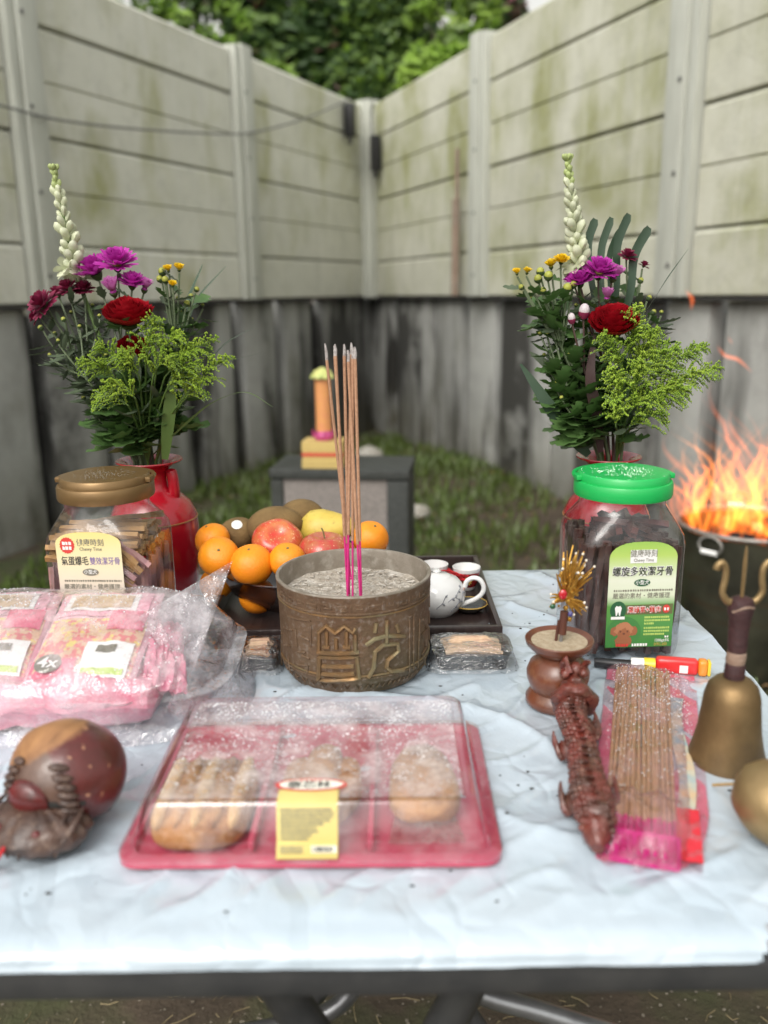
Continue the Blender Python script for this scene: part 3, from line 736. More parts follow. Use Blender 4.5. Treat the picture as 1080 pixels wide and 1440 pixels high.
side = [[(0.7820, 0.0815), (0.8795, 0.0820), (0.8734, 0.0184)], [(0.7986, 0.0785), (0.7921, 0.0182)], [(1.0197, 0.0734), (0.9765, 0.0169)], [(1.1070, 0.0699), (1.2536, 0.0545), (1.0823, 0.0529), (1.2525, 0.0328), (1.0807, 0.0297), (1.2159, 0.0121)],
        [(-0.9675, 0.0796), (-0.5330, 0.0839)], [(-1.1363, 0.0610), (-0.8696, 0.0661)], [(-0.5356, 0.0787), (-0.5526, 0.0544)], [(-1.1372, 0.0409), (-0.9425, 0.0451)], [(-0.7761, 0.0434), (-0.6378, 0.0458)], [(-0.7198, 0.0631), (-0.5681, 0.0610)], [(-0.8022, 0.0699), (-0.8024, 0.0489)], [(-1.0184, 0.0321), (-0.9913, 0.0168), (-0.8743, 0.0195)], [(-0.7717, 0.0286), (-0.6081, 0.0316), (-0.6262, 0.0215)], [(-1.2228, 0.0525), (-1.4389, 0.0063)], [(-0.7066, 0.0408), (-0.5791, 0.0400)]]
relief(side, .0013, 'worn_relief', m_bronze)
r_ = random.Random(5); back = []
for k in range(16):
    t0 = 1.5 + k * .2
    for q in range(3):
        z = .032 + q * .02; back.append([(t0, z), (t0 + .1, z + r_.uniform(0, .012)), (t0 + .12, z + .012)])
relief(back, .0012, 'back_relief', m_bronze)

# incense sticks standing in the ash
m_inc = M('incense_brown', (.36, .19, .11), .85, c2=(.45, .26, .16), ns=300, bst=.3, bs=500)
m_incpink = M('incense_pink', (.62, .02, .20), .6, c2=(.5, .015, .17), ns=100)
m_inctip = M('burnt_ash', (.50, .47, .45), .95, c2=(.25, .22, .21), ns=400)
GZ = cz + .088
def stick(lbl, ft, fb, zs, ash=.012, thick=.0017):
    """ft: top point, fb: point where it meets the ash"""
    ft, fb = V(ft), V(fb); ax = fb - ft
    t = thing('incense_stick', lbl, 'incense stick', fb, group='incense sticks burning in the bronze burner')
    B(fb).tube([fb + ax * -(zs), ft + ax.normalized() * ash], thick, 8).done('coating', m_inc, t)
    B(fb).tube([fb + ax * .06, fb - ax * (zs + .01)], .0011, 6).done('bare_stick', m_incpink, t)
    B(fb).tube([ft + ax.normalized() * ash, ft + ax.normalized() * ash * .5 + V(.0004, 0, 0), ft], [thick, thick * .95, thick * .5], 7).done('burnt_tip', m_inctip, t)
stick('incense stick leaning furthest left, its pale ash tip set apart', (-0.0623, 0.9550, 1.1053), (-0.0411, 0.9550, 0.8445), .10, .018)
stick('soft brown incense stick just behind the left leaning one', (-0.0517, 0.9450, 1.1035), (-0.0422, 0.9400, 0.8443), .14)
stick('left incense stick of the close bunch, with a grey tip', (-0.0487, 0.9050, 1.1073), (-0.0421, 0.8950, 0.8437), .22)
stick('second incense stick from the left in the close bunch', (-0.0391, 0.9050, 1.1072), (-0.0399, 0.8980, 0.8417), .23)
stick('incense stick at the middle of the close bunch, tallest', (-0.0318, 0.9100, 1.1083), (-0.0412, 0.8920, 0.8455), .22)
stick('short incense stick hidden among the middle of the bunch', (-0.0353, 0.9000, 1.1016), (-0.0277, 0.8840, 0.8432), .20)
stick('second incense stick from the right, crossing its neighbours', (-0.0301, 0.9000, 1.1045), (-0.0357, 0.8900, 0.8429), .21)
stick('rightmost incense stick of the bunch with a white tip', (-0.0278, 0.8980, 1.1046), (-0.0262, 0.8860, 0.8433), .21)

# ------------------------------------------------------------ dark tray
m_tray = M('dark_wood_tray', (.022, .014, .013), .35, c2=(.04, .026, .023), ns=14, stretch=(12, 1, 1), bst=.12, bs=30, coat=.2)
tr = thing('serving_tray', 'dark brown wood-grained serving tray under the fruit bowl and teapot', 'tray', (-.0415, 1.105, TZ))
B().box((0, 0, .003), (.366, .288, .006), bevel=.002).done('tray_floor', m_tray, tr)
for c, s_ in (((0, -.141, .0125), (.366, .007, .025)), ((0, .141, .0125), (.366, .007, .025)), ((-.1795, 0, .0125), (.007, .275, .0245)), ((.1795, 0, .0125), (.007, .275, .0245))):
    B().box(c, s_, bevel=.002).done('tray_side', m_tray, tr)
TRZ = TZ + .0064

# ------------------------------------------------------------ fruit bowl and fruit
m_bowl = film('smoky_glass', (.50, .44, .43), .03, 1.3, .02, bst=0)
bw = thing('fruit_bowl', 'smoky glass bowl heaped with fruit on the dark tray', 'bowl', (-.117, 1.105, TRZ))
pr = [(0, .004), (.035, .004), (.045, .003), (.047, 0), (.050, .002), (.070, .010), (.095, .030), (.108, .050), (.112, .058), (.1125, .0595), (.110, .0595), (.106, .051), (.093, .033), (.068, .014), (.04, .008), (0, .008)]
B().lathe(pr, 64).done('bowl_wall', m_bowl, bw)
B().tube([(.1115 * cos(2 * pi * k / 64), .1115 * sin(2 * pi * k / 64), .0600) for k in range(64)], .0012, 6, closed=True).done('bowl_lip', film('smoky_lip', (.55, .5, .48), .05, 2, .15, bst=0), bw)
m_orange_s = M('orange_peel', (.86, .30, .012), .42, c2=(.78, .23, .01), ns=12, bs=420, bst=.35, bd=.0012, spec=.45, sss=.06)
m_stem = M('fruit_stem', (.12, .13, .04), .8, c2=(.2, .15, .07), ns=300)
m_kiwi = M('kiwi_skin', (.20, .125, .045), .85, c2=(.14, .085, .03), ns=45, stretch=(1, 1, 1), bs=300, bst=.7, bd=.001)
m_sticker = M('fruit_sticker', (.75, .75, .72), .4)
def apple_mat(name, red, yel, lo, hi, ax):
    m, nt, out = mk(name); v = coords(nt)
    tc = N(nt, 'ShaderNodeTexCoord'); sx = N(nt, 'ShaderNodeSeparateXYZ'); nt.links.new(tc.outputs['Object'], sx.inputs[0])
    st_ = noise_fac(nt, coords(nt, (90, 90, 14)), 1, .35, .65, 3)
    r = N(nt, 'ShaderNodeMapRange'); r.inputs['From Min'].default_value = lo; r.inputs['From Max'].default_value = hi; nt.links.new(sx.outputs[2], r.inputs['Value'])
    f = N(nt, 'ShaderNodeMath'); f.operation = 'MULTIPLY'; f.use_clamp = True
    nt.links.new(math_(nt, 'ADD', r.outputs[0], math_(nt, 'MULTIPLY', math_(nt, 'SUBTRACT', noise_fac(nt, v, 30, .3, .7), .5), .5)), f.inputs[0]); f.inputs[1].default_value = 1.0
    base = mixc(nt, f.outputs[0], mixc(nt, st_, red, tuple(x * .72 for x in red)), yel)
    base = mixc(nt, math_(nt, 'MULTIPLY', st_, .22), base, yel)
    base = mixc(nt, math_(nt, 'MULTIPLY', noise_fac(nt, v, 320, .62, .68, 2), .6), base, (.8, .6, .35))
    prin(nt, out, base, .28, coat=.25); return m
m_apple = apple_mat('apple_skin', (.58, .035, .025), (.70, .46, .11), .0235, .034, 0)
m_apple2 = apple_mat('apple_skin_pale', (.50, .05, .04), (.62, .46, .15), .0245, .034, 0)
m_pear = M('yellow_pear_skin', (.62, .48, .10), .45, c2=(.52, .38, .06), ns=30, c3=(.40, .30, .06), ns3=120, lo3=.58, hi3=.7, bst=.1, bs=200)
def orange(lbl, p, r, d, seed):
    t = thing('orange', lbl, 'orange', p, group='oranges piled in the glass bowl')
    def dsp(q, w):
        k = 1 + .02 * noise.noise(q * 1.4 + V(seed, 0, 0)); k -= .10 * max(0, q.z - .88) / .12 * .6; k -= .012 * abs(sin(5 * math.atan2(q.y, q.x))) * max(0, q.z - .6)
        return V(w.x * k, w.y * k, w.z * k * .93)
    me = B().ell((0, 0, 0), r, 32, 22, disp=dsp).mesh('orange_peel', m_orange_s); put(me, 'peel', t, (0, 0, 0), d)
    b = B(); b.lathe([(0, .0016), (.0016, .0012), (.0024, -.001)], 6); put(b.mesh('calyx', m_stem), 'calyx', t, V(d).normalized() * r * .86, d)
orange('orange at the far left of the fruit pile, behind another', (-0.2284, 1.0900, 0.8433), .0235, (-.3, -.2, .9), 1)
orange('orange with its stem end facing the front, lower left of the pile', (-0.2122, 1.0450, 0.8335), .0265, (.15, -.75, .62), 2)
orange('orange standing proud at the front of the pile, beside the plastic bag tip', (-0.1681, 1.0280, 0.8279), .0275, (-.05, -.35, .93), 3)
orange('orange between the red apple and the bronze burner', (-0.1232, 1.0300, 0.8322), .0235, (.1, -.4, .9), 4)
orange('lone orange at the right end of the pile, behind the incense', (-0.0185, 1.0900, 0.8422), .0245, (.3, -.35, .88), 5)
orange('orange low inside the bowl, seen through the smoky glass', (-0.1678, 1.0580, 0.7750), .0245, (0, -.3, .9), 6)
orange('orange deep in the bowl beside the bronze burner', (-0.1154, 1.0750, 0.7700), .0235, (.3, -.3, .9), 7)
orange('orange deep in the left of the bowl, under the stem-end one', (-0.2296, 1.1050, 0.7772), .0235, (-.3, 0, .9), 8)
orange('orange buried in the back of the bowl', (-.06, 1.15, .80), .0235, (.3, 0, .9), 9)
def kiwi(lbl, p, r, ax, sticker=False):
    t = thing('kiwi', lbl, 'kiwi', p, group='kiwis on top of the fruit pile')
    me = B().ell((0, 0, 0), r, 28, 20, disp=lambda q, w: w * (1 + .02 * noise.noise(q * 2.2))).mesh('kiwi_skin', m_kiwi); put(me, 'skin', t, (0, 0, 0), ax)
    d = V(ax).normalized()
    b = B(); b.ell((0, 0, 0), (.003, .003, .002), 7, 5); put(b.mesh('kiwi_end', m_stem), 'stem_end', t, d * r[2] * .99, ax)
    if sticker:
        b = B(); b.lathe([(0, 0.0009), (.005, .0007), (.0075, -.0006)], 14); s_ = V(.15, -.62, .77); put(b.mesh('sticker', m_sticker), 'sticker', t, V(s_.x * r[0], s_.y * r[0], s_.z * r[0]) * 1.04, s_)
kiwi('kiwi with a small white sticker, lowest of the three kiwis', (-0.2021, 1.1250, 0.8398), (.0235, .0235, .028), (.8, .1, .35), True)
kiwi('large kiwi lying across the top of the fruit pile', (-0.1492, 1.1200, 0.8535), (.0265, .0265, .038), (1, .1, .1))
kiwi('kiwi at the very back of the pile, half behind the large one', (-0.1155, 1.1550, 0.8558), (.0255, .0255, .033), (.9, .5, -.1))
def apple(lbl, p, r, d, m, st_=True):
    t = thing('apple', lbl, 'apple', p)
    pr = []
    for j in range(25):
        th = pi * j / 24; z = cos(th); rr = sin(th) * (1 + .06 * z)
        z2 = z * .92 - .30 * math.exp(-(th / .42) ** 2) + .14 * math.exp(-((pi - th) / .35) ** 2)
        pr.append((max(0, rr) * r if 0 < j < 24 else 0, z2 * r))
    me = B().lathe(pr, 36, wob=lambda a, z: 1 + .018 * cos(5 * a) + .01 * cos(2 * a)).mesh('apple_skin', m); put(me, 'skin', t, (0, 0, 0), d)
    if st_:
        D = V(d).normalized()
        b = B(); b.tube(bez(D * r * .5, D * r * .85, D * r * 1.02 + V(-.004, 0, .001), 6), .0010, 6); b.done('stem', m_stem, t)
apple('red apple with a yellow stem hollow facing the front, under the large kiwi', (-0.1413, 1.0800, 0.8391), .034, (.12, -.62, .72), m_apple, False)
apple('striped red apple with an upright stem, partly behind the burner rim', (-0.0790, 1.0680, 0.8282), .034, (.05, -.05, 1), m_apple2)
t = thing('pear', 'yellow freckled pear lying behind the striped apple', 'pear', (-0.0838, 1.1350, 0.8413))
me = B().lathe([(0, -.036), (.012, -.035), (.024, -.028), (.031, -.012), (.030, .004), (.024, .018), (.018, .03), (.013, .04), (.006, .045), (0, .043)], 32, wob=lambda a, z: 1 + .02 * cos(3 * a + z * 40)).mesh('pear_skin', m_pear)
put(me, 'skin', t, (0, 0, 0), (.93, -.2, .2)); 

# ------------------------------------------------------------ tea things
m_porc, nt, out = mk('white_porcelain')
v = coords(nt, (1, 1, 1)); 
wv = N(nt, 'ShaderNodeTexVoronoi'); wv.feature = 'DISTANCE_TO_EDGE'; wv.inputs['Scale'].default_value = 38
nz = N(nt, 'ShaderNodeTexNoise'); nz.inputs['Scale'].default_value = 45; nt.links.new(v, nz.inputs['Vector'])
mx = N(nt, 'ShaderNodeMix'); mx.data_type = 'VECTOR'; mx.inputs[0].default_value = .035; nt.links.new(v, mx.inputs[4]); nt.links.new(nz.outputs['Color'], mx.inputs[5]); nt.links.new(mx.outputs[1], wv.inputs['Vector'])
prin(nt, out, (.74, .74, .73), .12, coat=.5)
m_ink = M('grey_ink', (.22, .23, .25), .3, coat=.4)
tp = thing('teapot', 'white porcelain teapot painted with grey sprigs, on the tray behind the burner', 'teapot', (0.0678, 1.0600, 0.7428)[:2] + (TRZ,), radians(-8)); tp.scale = (.90, .90, .90)
tpz = [(0, 0), (.026, 0), (.028, .002), (.034, .008), (.041, .020), (.0425, .030), (.039, .042), (.031, .051), (.022, .0555)]
B().lathe(tpz, 48).done('body', m_porc, tp)
B().lathe([(0, .0655), (.004, .0655), (.006, .063), (.004, .0605), (.006, .0595), (.018, .0575), (.0215, .0558), (.0225, .0545)], 36).done('lid', m_porc, tp)
hp = [V(.035, 0, .012), V(.047, 0, .020)] + [V(.053 + .0125 * cos(a), 0, .036 + .0125 * sin(a)) for a in [radians(x) for x in (-110, -70, -30, 10, 50, 90, 130, 165, 195, 225)]]
B().tube(smooth_path([(.034, 0, .010), (.044, 0, .016), (.056, 0, .0215), (.0655, 0, .030), (.068, 0, .041), (.0625, 0, .0515), (.053, 0, .054), (.044, 0, .049), (.041, 0, .040)], 5), .0036, 10).done('handle', m_porc, tp)
B().tube(smooth_path([(-.036, 0, .014), (-.052, 0, .026), (-.060, 0, .042), (-.067, 0, .052)], 5), [.011, .0105, .010, .0095, .009, .0085, .008, .0075, .007, .0066, .0062, .006, .0058, .0055, .0053, .005][:16], 12).done('spout', m_porc, tp)
def potpt(a, z, o_=.0004):
    for (r0, z0), (r1, z1) in zip(tpz, tpz[1:]):
        if z0 <= z <= z1 and z1 > z0: r = lerp(r0, r1, (z - z0) / (z1 - z0)); break
    else: r = .02
    return V((r + o_) * cos(a), (r + o_) * sin(a), z)
for a0, pts in ((-.9, [(0, .012), (.12, .02), (.22, .024), (.40, .026), (.52, .034), (.6, .037)]), (-1.1, [(0, .03), (.15, .0335), (.3, .034), (.42, .031)]), (-.75, [(0, .036), (.15, .041), (.32, .043)]), (-1.5, [(0, .02), (.2, .028), (.3, .036)])):
    b = B(); b.tube([potpt(a0 + t_, z) for t_, z in pts], .0006, 5)
    for k, (t_, z) in enumerate(pts[1:]):
        p = potpt(a0 + t_, z); q = potpt(a0 + t_ + .10, z + (.004 if k % 2 else -.003)); b.tube([p, (p + q) * .5 * 1.003, q], [.0004, .0018, .0003], 5)
    b.done('painted_sprig', m_ink, tp)
m_redglaze = M('red_glaze', (.34, .02, .02), .25, c2=(.22, .015, .015), ns=80, coat=.4)
m_goldleaf = M('gold_glaze', (.65, .42, .10), .35, .4)
def cup(lbl, p, red):
    t = thing('teacup', lbl, 'teacup', p)
    B().lathe([(0, 0), (.011, 0), (.0125, .002), (.0155, .010), (.0182, .022), (.0195, .030), (.0198, .0325), (.0186, .0325), (.017, .022), (.0135, .010), (.009, .005), (0, .0045)], 36).done('cup_wall', m_porc, t)
    if red:
        B().lathe([(.0125, .0025), (.0158, .010), (.0186, .0215), (.0195, .0275)], 36).done('red_band', m_redglaze, t)
        b = B()
        for k in range(12):
            a = -pi / 2 + .0; q = 2 * pi * k / 12
            f = lambda rr: V((.0185) * cos(a + cos(q) * rr / .018), (.0185) * sin(a + cos(q) * rr / .018), .0165 + sin(q) * rr)
            d0, d1 = f(.0022), f(.0062); n = V(cos(a), sin(a), 0) * .0006
            b.tube([d0 + n, (d0 + d1) / 2 + n * 1.6, d1 + n], [.0004, .0010, .0004], 5)
        b.ell((0, -.0187, .0165), (.002, .0009, .002), 10, 6); b.done('gold_flower', m_goldleaf, t)
cup('white teacup half hidden behind the burner, wound with red cord', (0.0713, 1.1650, 0.7766)[:2] + (TRZ,), False)
cup('red-banded teacup with a gold flower, white inside, behind the teapot handle', (0.1157, 1.1500, 0.7777)[:2] + (TRZ,), True)
m_redcord = M('red_cord', (.55, .015, .02), .7, c2=(.4, .01, .015), ns=300)
r_ = random.Random(8)
cA, cB = V((0.0741, 1.1600, 0.7685)), V((0.1097, 1.1280, 0.7725))
t = thing('red_cord', 'tangled red cord looped between the two teacups', 'cord', cA)
for k in range(7):
    p0 = cA + V(r_.uniform(-.006, .006), r_.uniform(-.008, .0), r_.uniform(-.003, .004)); p1 = cB + V(r_.uniform(-.014, .008), r_.uniform(-.006, .004), r_.uniform(-.006, .008))
    mid = (p0 + p1) / 2 + V(0, r_.uniform(-.01, .006), r_.uniform(-.004, .012))
    B(cA).tube(bez(p0, mid, p1, 10), .0011, 6).done('strand', m_redcord, t)
b = B(cA)
for k in range(10): b.tube([cA + V(.009 * cos(2.1 * k + j * .5) + .012, -.002 * k % .006, .006 * sin(2.1 * k + j * .5)) for j in range(8)], .0011, 5)
b.done('knot', m_redcord, t)
ws = thing('saucer', 'small dark saucer with a gold rim leaning beside the teapot', 'saucer', (0.1113, 1.0620, 0.7434)[:2] + (TRZ + .0005,))
Ms = Matrix.Rotation(radians(-12), 3, 'X')
B().lathe([(0, .002), (.012, .002), (.019, .006), (.0232, .0105), (.0236, .0098), (.019, .0045), (.013, 0), (0, 0)], 36).done('dish', M('black_glaze', (.03, .032, .03), .2, c2=(.06, .06, .055), ns=60, coat=.4), ws)
B().tube([(.0234 * cos(2 * pi * k / 40), .0234 * sin(2 * pi * k / 40), .0105) for k in range(40)], .0008, 6, closed=True).done('gold_rim', m_goldleaf, ws)

# ============================================================ PLASTIC-WRAPPED OFFERINGS
m_clear = film('clear_pet', (.93, .94, .95), .05, 1.1, .015, haze=.10, hazec=(.7, .72, .75), hs_=30, bs=14, bst=.25, bd=.004)
m_lid = film('clear_lid', (.97, .96, .965), .09, 1.6, .05, haze=.62, hazec=(.88, .86, .86), hs_=38, bs=25, bst=.18, lo=.34, hi=.68)  # milky haze: condensation, with reflected fence and sky painted in as white
m_lidside = film('clear_lid_side', (.98, .965, .97), .06, 1.5, .04, haze=.30, hazec=(.84, .80, .81), hs_=30, bs=25, bst=.2)
m_drop = M('water_drop', (.72, .74, .76), .08, coat=1.0, spec=.8)
m_redtray = M('red_plastic_tray', (.52, .07, .125), .3, c2=(.46, .05, .10), ns=20, coat=.3)
m_pinkrim = M('pink_clear_rim', (.58, .13, .19), .2, c2=(.5, .09, .14), ns=15, coat=.4)


def dashes(x0, x1, y0, m, parent, Mx, h, seed, gap=.35):
    """a row of print too small to read"""
    r_ = random.Random(seed); b = B(); x = x0
    while x < x1 - h * .4:
        w = min(h * r_.uniform(.6, 1.0), x1 - x)
        b.poly([Mx @ V(x, y0 - h / 2, 0), Mx @ V(x + w, y0 - h / 2, 0), Mx @ V(x + w, y0 + h * r_.uniform(.2, .5), 0), Mx @ V(x, y0 + h / 2, 0)])
        x += w + h * gap * r_.uniform(.6, 1.6)
    return tag(b.done('small_print', m, parent, smooth=False), kind='stuff')
# --- cake box
bx = (-.0585, .6545, TZ)
cb = thing('cake_box', 'wide clear-lidded cake box on a red tray with a yellow label at its front', 'cake box', bx, radians(-.6))
W2, D2 = .1455, .1055
def rrect(w, d, r, n=6):
    out_ = []
    for cx_, cy_, a0 in ((w - r, d - r, 0), (-w + r, d - r, 90), (-w + r, -d + r, 180), (w - r, -d + r, 270)):
        for k in range(n + 1):
            a = radians(a0 + 90 * k / n); out_.append((cx_ + r * cos(a), cy_ + r * sin(a)))
    return out_
def loft(b, rings, cap0=False, cap1=False):
    R = [[b._v((x, y, z)) for x, y in ring] for ring, z in rings]; n = len(R[0])
    for a, c in zip(R, R[1:]):
        for i in range(n): b.face([a[i], a[(i + 1) % n], c[(i + 1) % n], c[i]])
    if cap0: b.face(R[0][::-1])
    if cap1: b.face(R[-1])
    return b
loft(B(), [(rrect(W2 - .004, D2 - .004, .014), 0), (rrect(W2, D2, .016), .003), (rrect(W2, D2, .016), .007), (rrect(W2 - .004, D2 - .004, .014), .009), (rrect(W2 - .010, D2 - .009, .012), .009), (rrect(W2 - .012, D2 - .011, .012), .0035)], True, True).done('red_tray', m_redtray, cb)
for cx_ in (-.0455, .0455): B().box((cx_, .0, .009), (.005, D2 * 2 - .03, .011), bevel=.002).done('tray_divider', m_redtray, cb)
lo_ = [(rrect(W2 + .0005, D2 + .0005, .0165), .0065), (rrect(W2 + .0005, D2 + .0005, .0165), .0098), (rrect(W2 - .008, D2 - .006, .013), .0105), (rrect(W2 - .0095, D2 - .008, .013), .017), (rrect(W2 - .012, D2 - .0105, .012), .0175), (rrect(W2 - .0185, D2 - .017, .011), .0435), (rrect(W2 - .0215, D2 - .0195, .010), .0460), (rrect(W2 - .0265, D2 - .0245, .008), .0460), (rrect(W2 - .0285, D2 - .0265, .008), .0445)]
b = B(); loft(b, lo_)
nx, ny = 34, 24; gw, gd = W2 - .0285, D2 - .0265
ld = b.done('lid', m_lidside, cb)
b = B(); b.grid(30, 22, lambda u, w: V((u * 2 - 1) * gw, (w * 2 - 1) * gd, .0445 - .0022 * sin(pi * u) * sin(pi * w) + .0008 * noise.noise(V(u * 5, w * 4, 2))))
b.done('lid_top', m_lid, ld)
r_ = random.Random(31); b = B()
for i in range(4200):
    u, w = r_.random(), r_.random() ** .62
    if noise.noise(V(u * 7, w * 5, 3)) + .45 < r_.random() * .9: continue
    x, y = (u * 2 - 1) * gw, (w * 2 - 1) * gd; z = .0445 - .0022 * sin(pi * u) * sin(pi * w) + .0008 * noise.noise(V(u * 5, w * 4, 2))
    s_ = r_.uniform(.00022, .00075) * (1 if r_.random() < .94 else 1.6)
    b.lathe([(0, s_ * .8), (s_ * .7, s_ * .55), (s_, 0)], 5, (x, y, z))
tag(b.done('water_drops', m_drop, ld), kind='stuff')
# label over the lid edge
m_lblY = M('yellow_label', (.66, .55, .20), .5, c2=(.60, .48, .16), ns=18)
m_lblW = M('white_label', (.80, .78, .68), .5)
m_red = M('print_red', (.60, .05, .04), .5)
m_blk = M('print_black', (.03, .03, .03), .5)
m_gry = M('print_grey', (.20, .19, .15), .5)
lw0, lw1 = -.0245, .0215
fy = [(-D2 + .0345, .0468), (-D2 + .0192, .0468), (-D2 + .0160, .0440), (-D2 + .0098, .0180), (-D2 + .0070, .0170), (-D2 + .0052, .0112), (-D2 + .0, .0105)]
b = B(); R = [[b._v((lerp(lw0, lw1, k / 4), y, z)) for k in range(5)] for y, z in fy]
for a, c in zip(R, R[1:]):
    for i in range(4): b.face([a[i], a[i + 1], c[i + 1], c[i]])
lb = b.done('label', m_lblY, cb)
b = B()
for rr, mi, zz in ((1, 0, .0472), (.86, 1, .0475)):
    b.mi = mi; ring = [b._v((-.0005 + .028 * (1 if rr == 1 else .88) * cos(2 * pi * k / 40), -D2 + .0405 + .0088 * (1 if rr == 1 else .80) * sin(2 * pi * k / 40), zz)) for k in range(40)]; b.face(ring)
b.done('oval_badge', [m_red, m_lblW], lb)
Mt = lambda x, y, z: Matrix.Translation((x, y, z))
text('泰芯林', .0105, m_blk, lb, Mt(-.002, -D2 + .0393, .0478), bold=.012, width=.034)
dashes(-.009, .007, 0, m_red, lb, Mt(0, -D2 + .0453, .0478), .0022, 1, .9)
dashes(.0232, .0265, 0, m_lblW, lb, Mt(0, -D2 + .0405, .0478), .0026, 4)
sl = math.atan2(.0260, .0062)      # slope of the front of the lid
def front(x, t):   # t 0 at the top of the sloped front, 1 at its foot
    y = lerp(-D2 + .0160, -D2 + .0098, t) - .0005; z = lerp(.0440, .0180, t) + .0001
    return Matrix.Translation((x, y, z)) @ Matrix.Rotation(sl, 4, 'X')
for k in range(9): dashes(lw0 + .003, [lw1 - .004, lw1 - .003, lw1 - .003, lw1 - .005, lw1 - .010, lw1 - .016, lw1 - .014, lw1 - .020, lw1 - .022][k], 0, m_gry, lb, front(0, .07 + .104 * k), .0019, 20 + k, .25)
for k in range(3): dashes(lw0 + .003, lw0 + .020, 0, m_gry, lb, Matrix.Translation((0, -D2 + .0064 - .0008 * k, .0162 - .0018 * k)) @ Matrix.Rotation(radians(68), 4, 'X'), .0014, 40 + k)
b = B(); xq = lw1 - .019; r_ = random.Random(2)
Mb = Matrix.Translation((0, -D2 + .0061, .0147)) @ Matrix.Rotation(radians(72), 4, 'X'); 
b.mi = 0; b.poly([Mb @ V(x, y, .0002) for x, y in ((xq - .001, -.003), (lw1 - .001, -.003), (lw1 - .001, .0025), (xq - .001, .0025))]); b.mi = 1
while xq < lw1 - .003:
    w_ = r_.choice([.0004, .0007, .0011]); b.poly([Mb @ V(x, y, .0005) for x, y in ((xq, -.0022), (xq + w_, -.0022), (xq + w_, .0018), (xq, .0018))]); xq += w_ + r_.choice([.0004, .0007])
tag(b.done('barcode', [m_lblW, m_blk], lb), kind='stuff')
# pastries
m_crust = M('baked_crust', (.44, .20, .065), .55, c2=(.54, .29, .11), ns=35, bst=.6, bs=110, bd=.003, c3=(.26, .10, .03), ns3=24, lo3=.48, hi3=.62)
m_cream = M('pale_pastry', (.66, .43, .20), .6, c2=(.54, .31, .12), ns=40, bst=.5, bs=120, bd=.003, c3=(.45, .22, .08), ns3=60, lo3=.55, hi3=.65)
m_paperw = film('wax_paper', (.85, .72, .68), .3, 1, .1, .6, (.72, .62, .58), 30, 40, .4)
def wp(lx, ly): return V(lx, ly, 0) + V(bx) + V(0, 0, .004)
p0 = wp(-.090, -.036)
ck = thing('pastry', 'oblong pastry with pale lengthwise stripes in the left cell of the cake box', 'pastry', p0)
def supel(d, r, e=.55): return V(*[math.copysign(abs(c) ** e, c) * r_ for c, r_ in zip(d, r)])
B().ell((0, 0, .011), (1, 1, 1), 32, 16, disp=lambda d, p: supel(d, (.040, .056, .013), .6)).done('base', m_crust, ck)
for k in range(5):
    x = -.029 + .0145 * k; B().ell((x, .0, .0205), (1, 1, 1), 12, 12, disp=lambda d, p: supel(d, (.0064, .051, .0078), .75)).done('stripe', m_cream if k % 2 == 0 else m_crust, ck)
p0 = wp(.003, -.022)
ck = thing('pastry', 'three-lobed golden pastry behind the yellow label in the cake box', 'pastry', p0)
for x, y, sx, sy, sz in ((-.016, .006, .017, .030, .015), (.002, .016, .017, .034, .018), (.021, .004, .013, .032, .015), (.0, -.02, .026, .024, .012)):
    B().ell((x, y, sz * .9), (1, 1, 1), 20, 14, disp=lambda d, p: supel(d, (sx, sy, sz), .8) * (1 + .04 * noise.noise(d * 4))).done('lobe', m_crust, ck)
p0 = wp(.088, -.030)
ck = thing('pastry', 'browned tapering pastry in a paper wrap in the right cell of the cake box', 'pastry', p0)
B().ell((0, .012, .015), (1, 1, 1), 24, 16, disp=lambda d, p: supel(d, (.028 - .008 * d.y, .050, .016), .75) * (1 + .05 * noise.noise(d * 3))).done('crust', m_crust, ck)
B().grid(14, 9, lambda u, w: V(lerp(-.030, .030, u) * (1 - .25 * w), lerp(-.055, -.005, w), .004 + .018 * w * sin(pi * u) + .002 * noise.noise(V(u * 9, w * 6, 1)))).done('paper_wrap', m_paperw, ck)

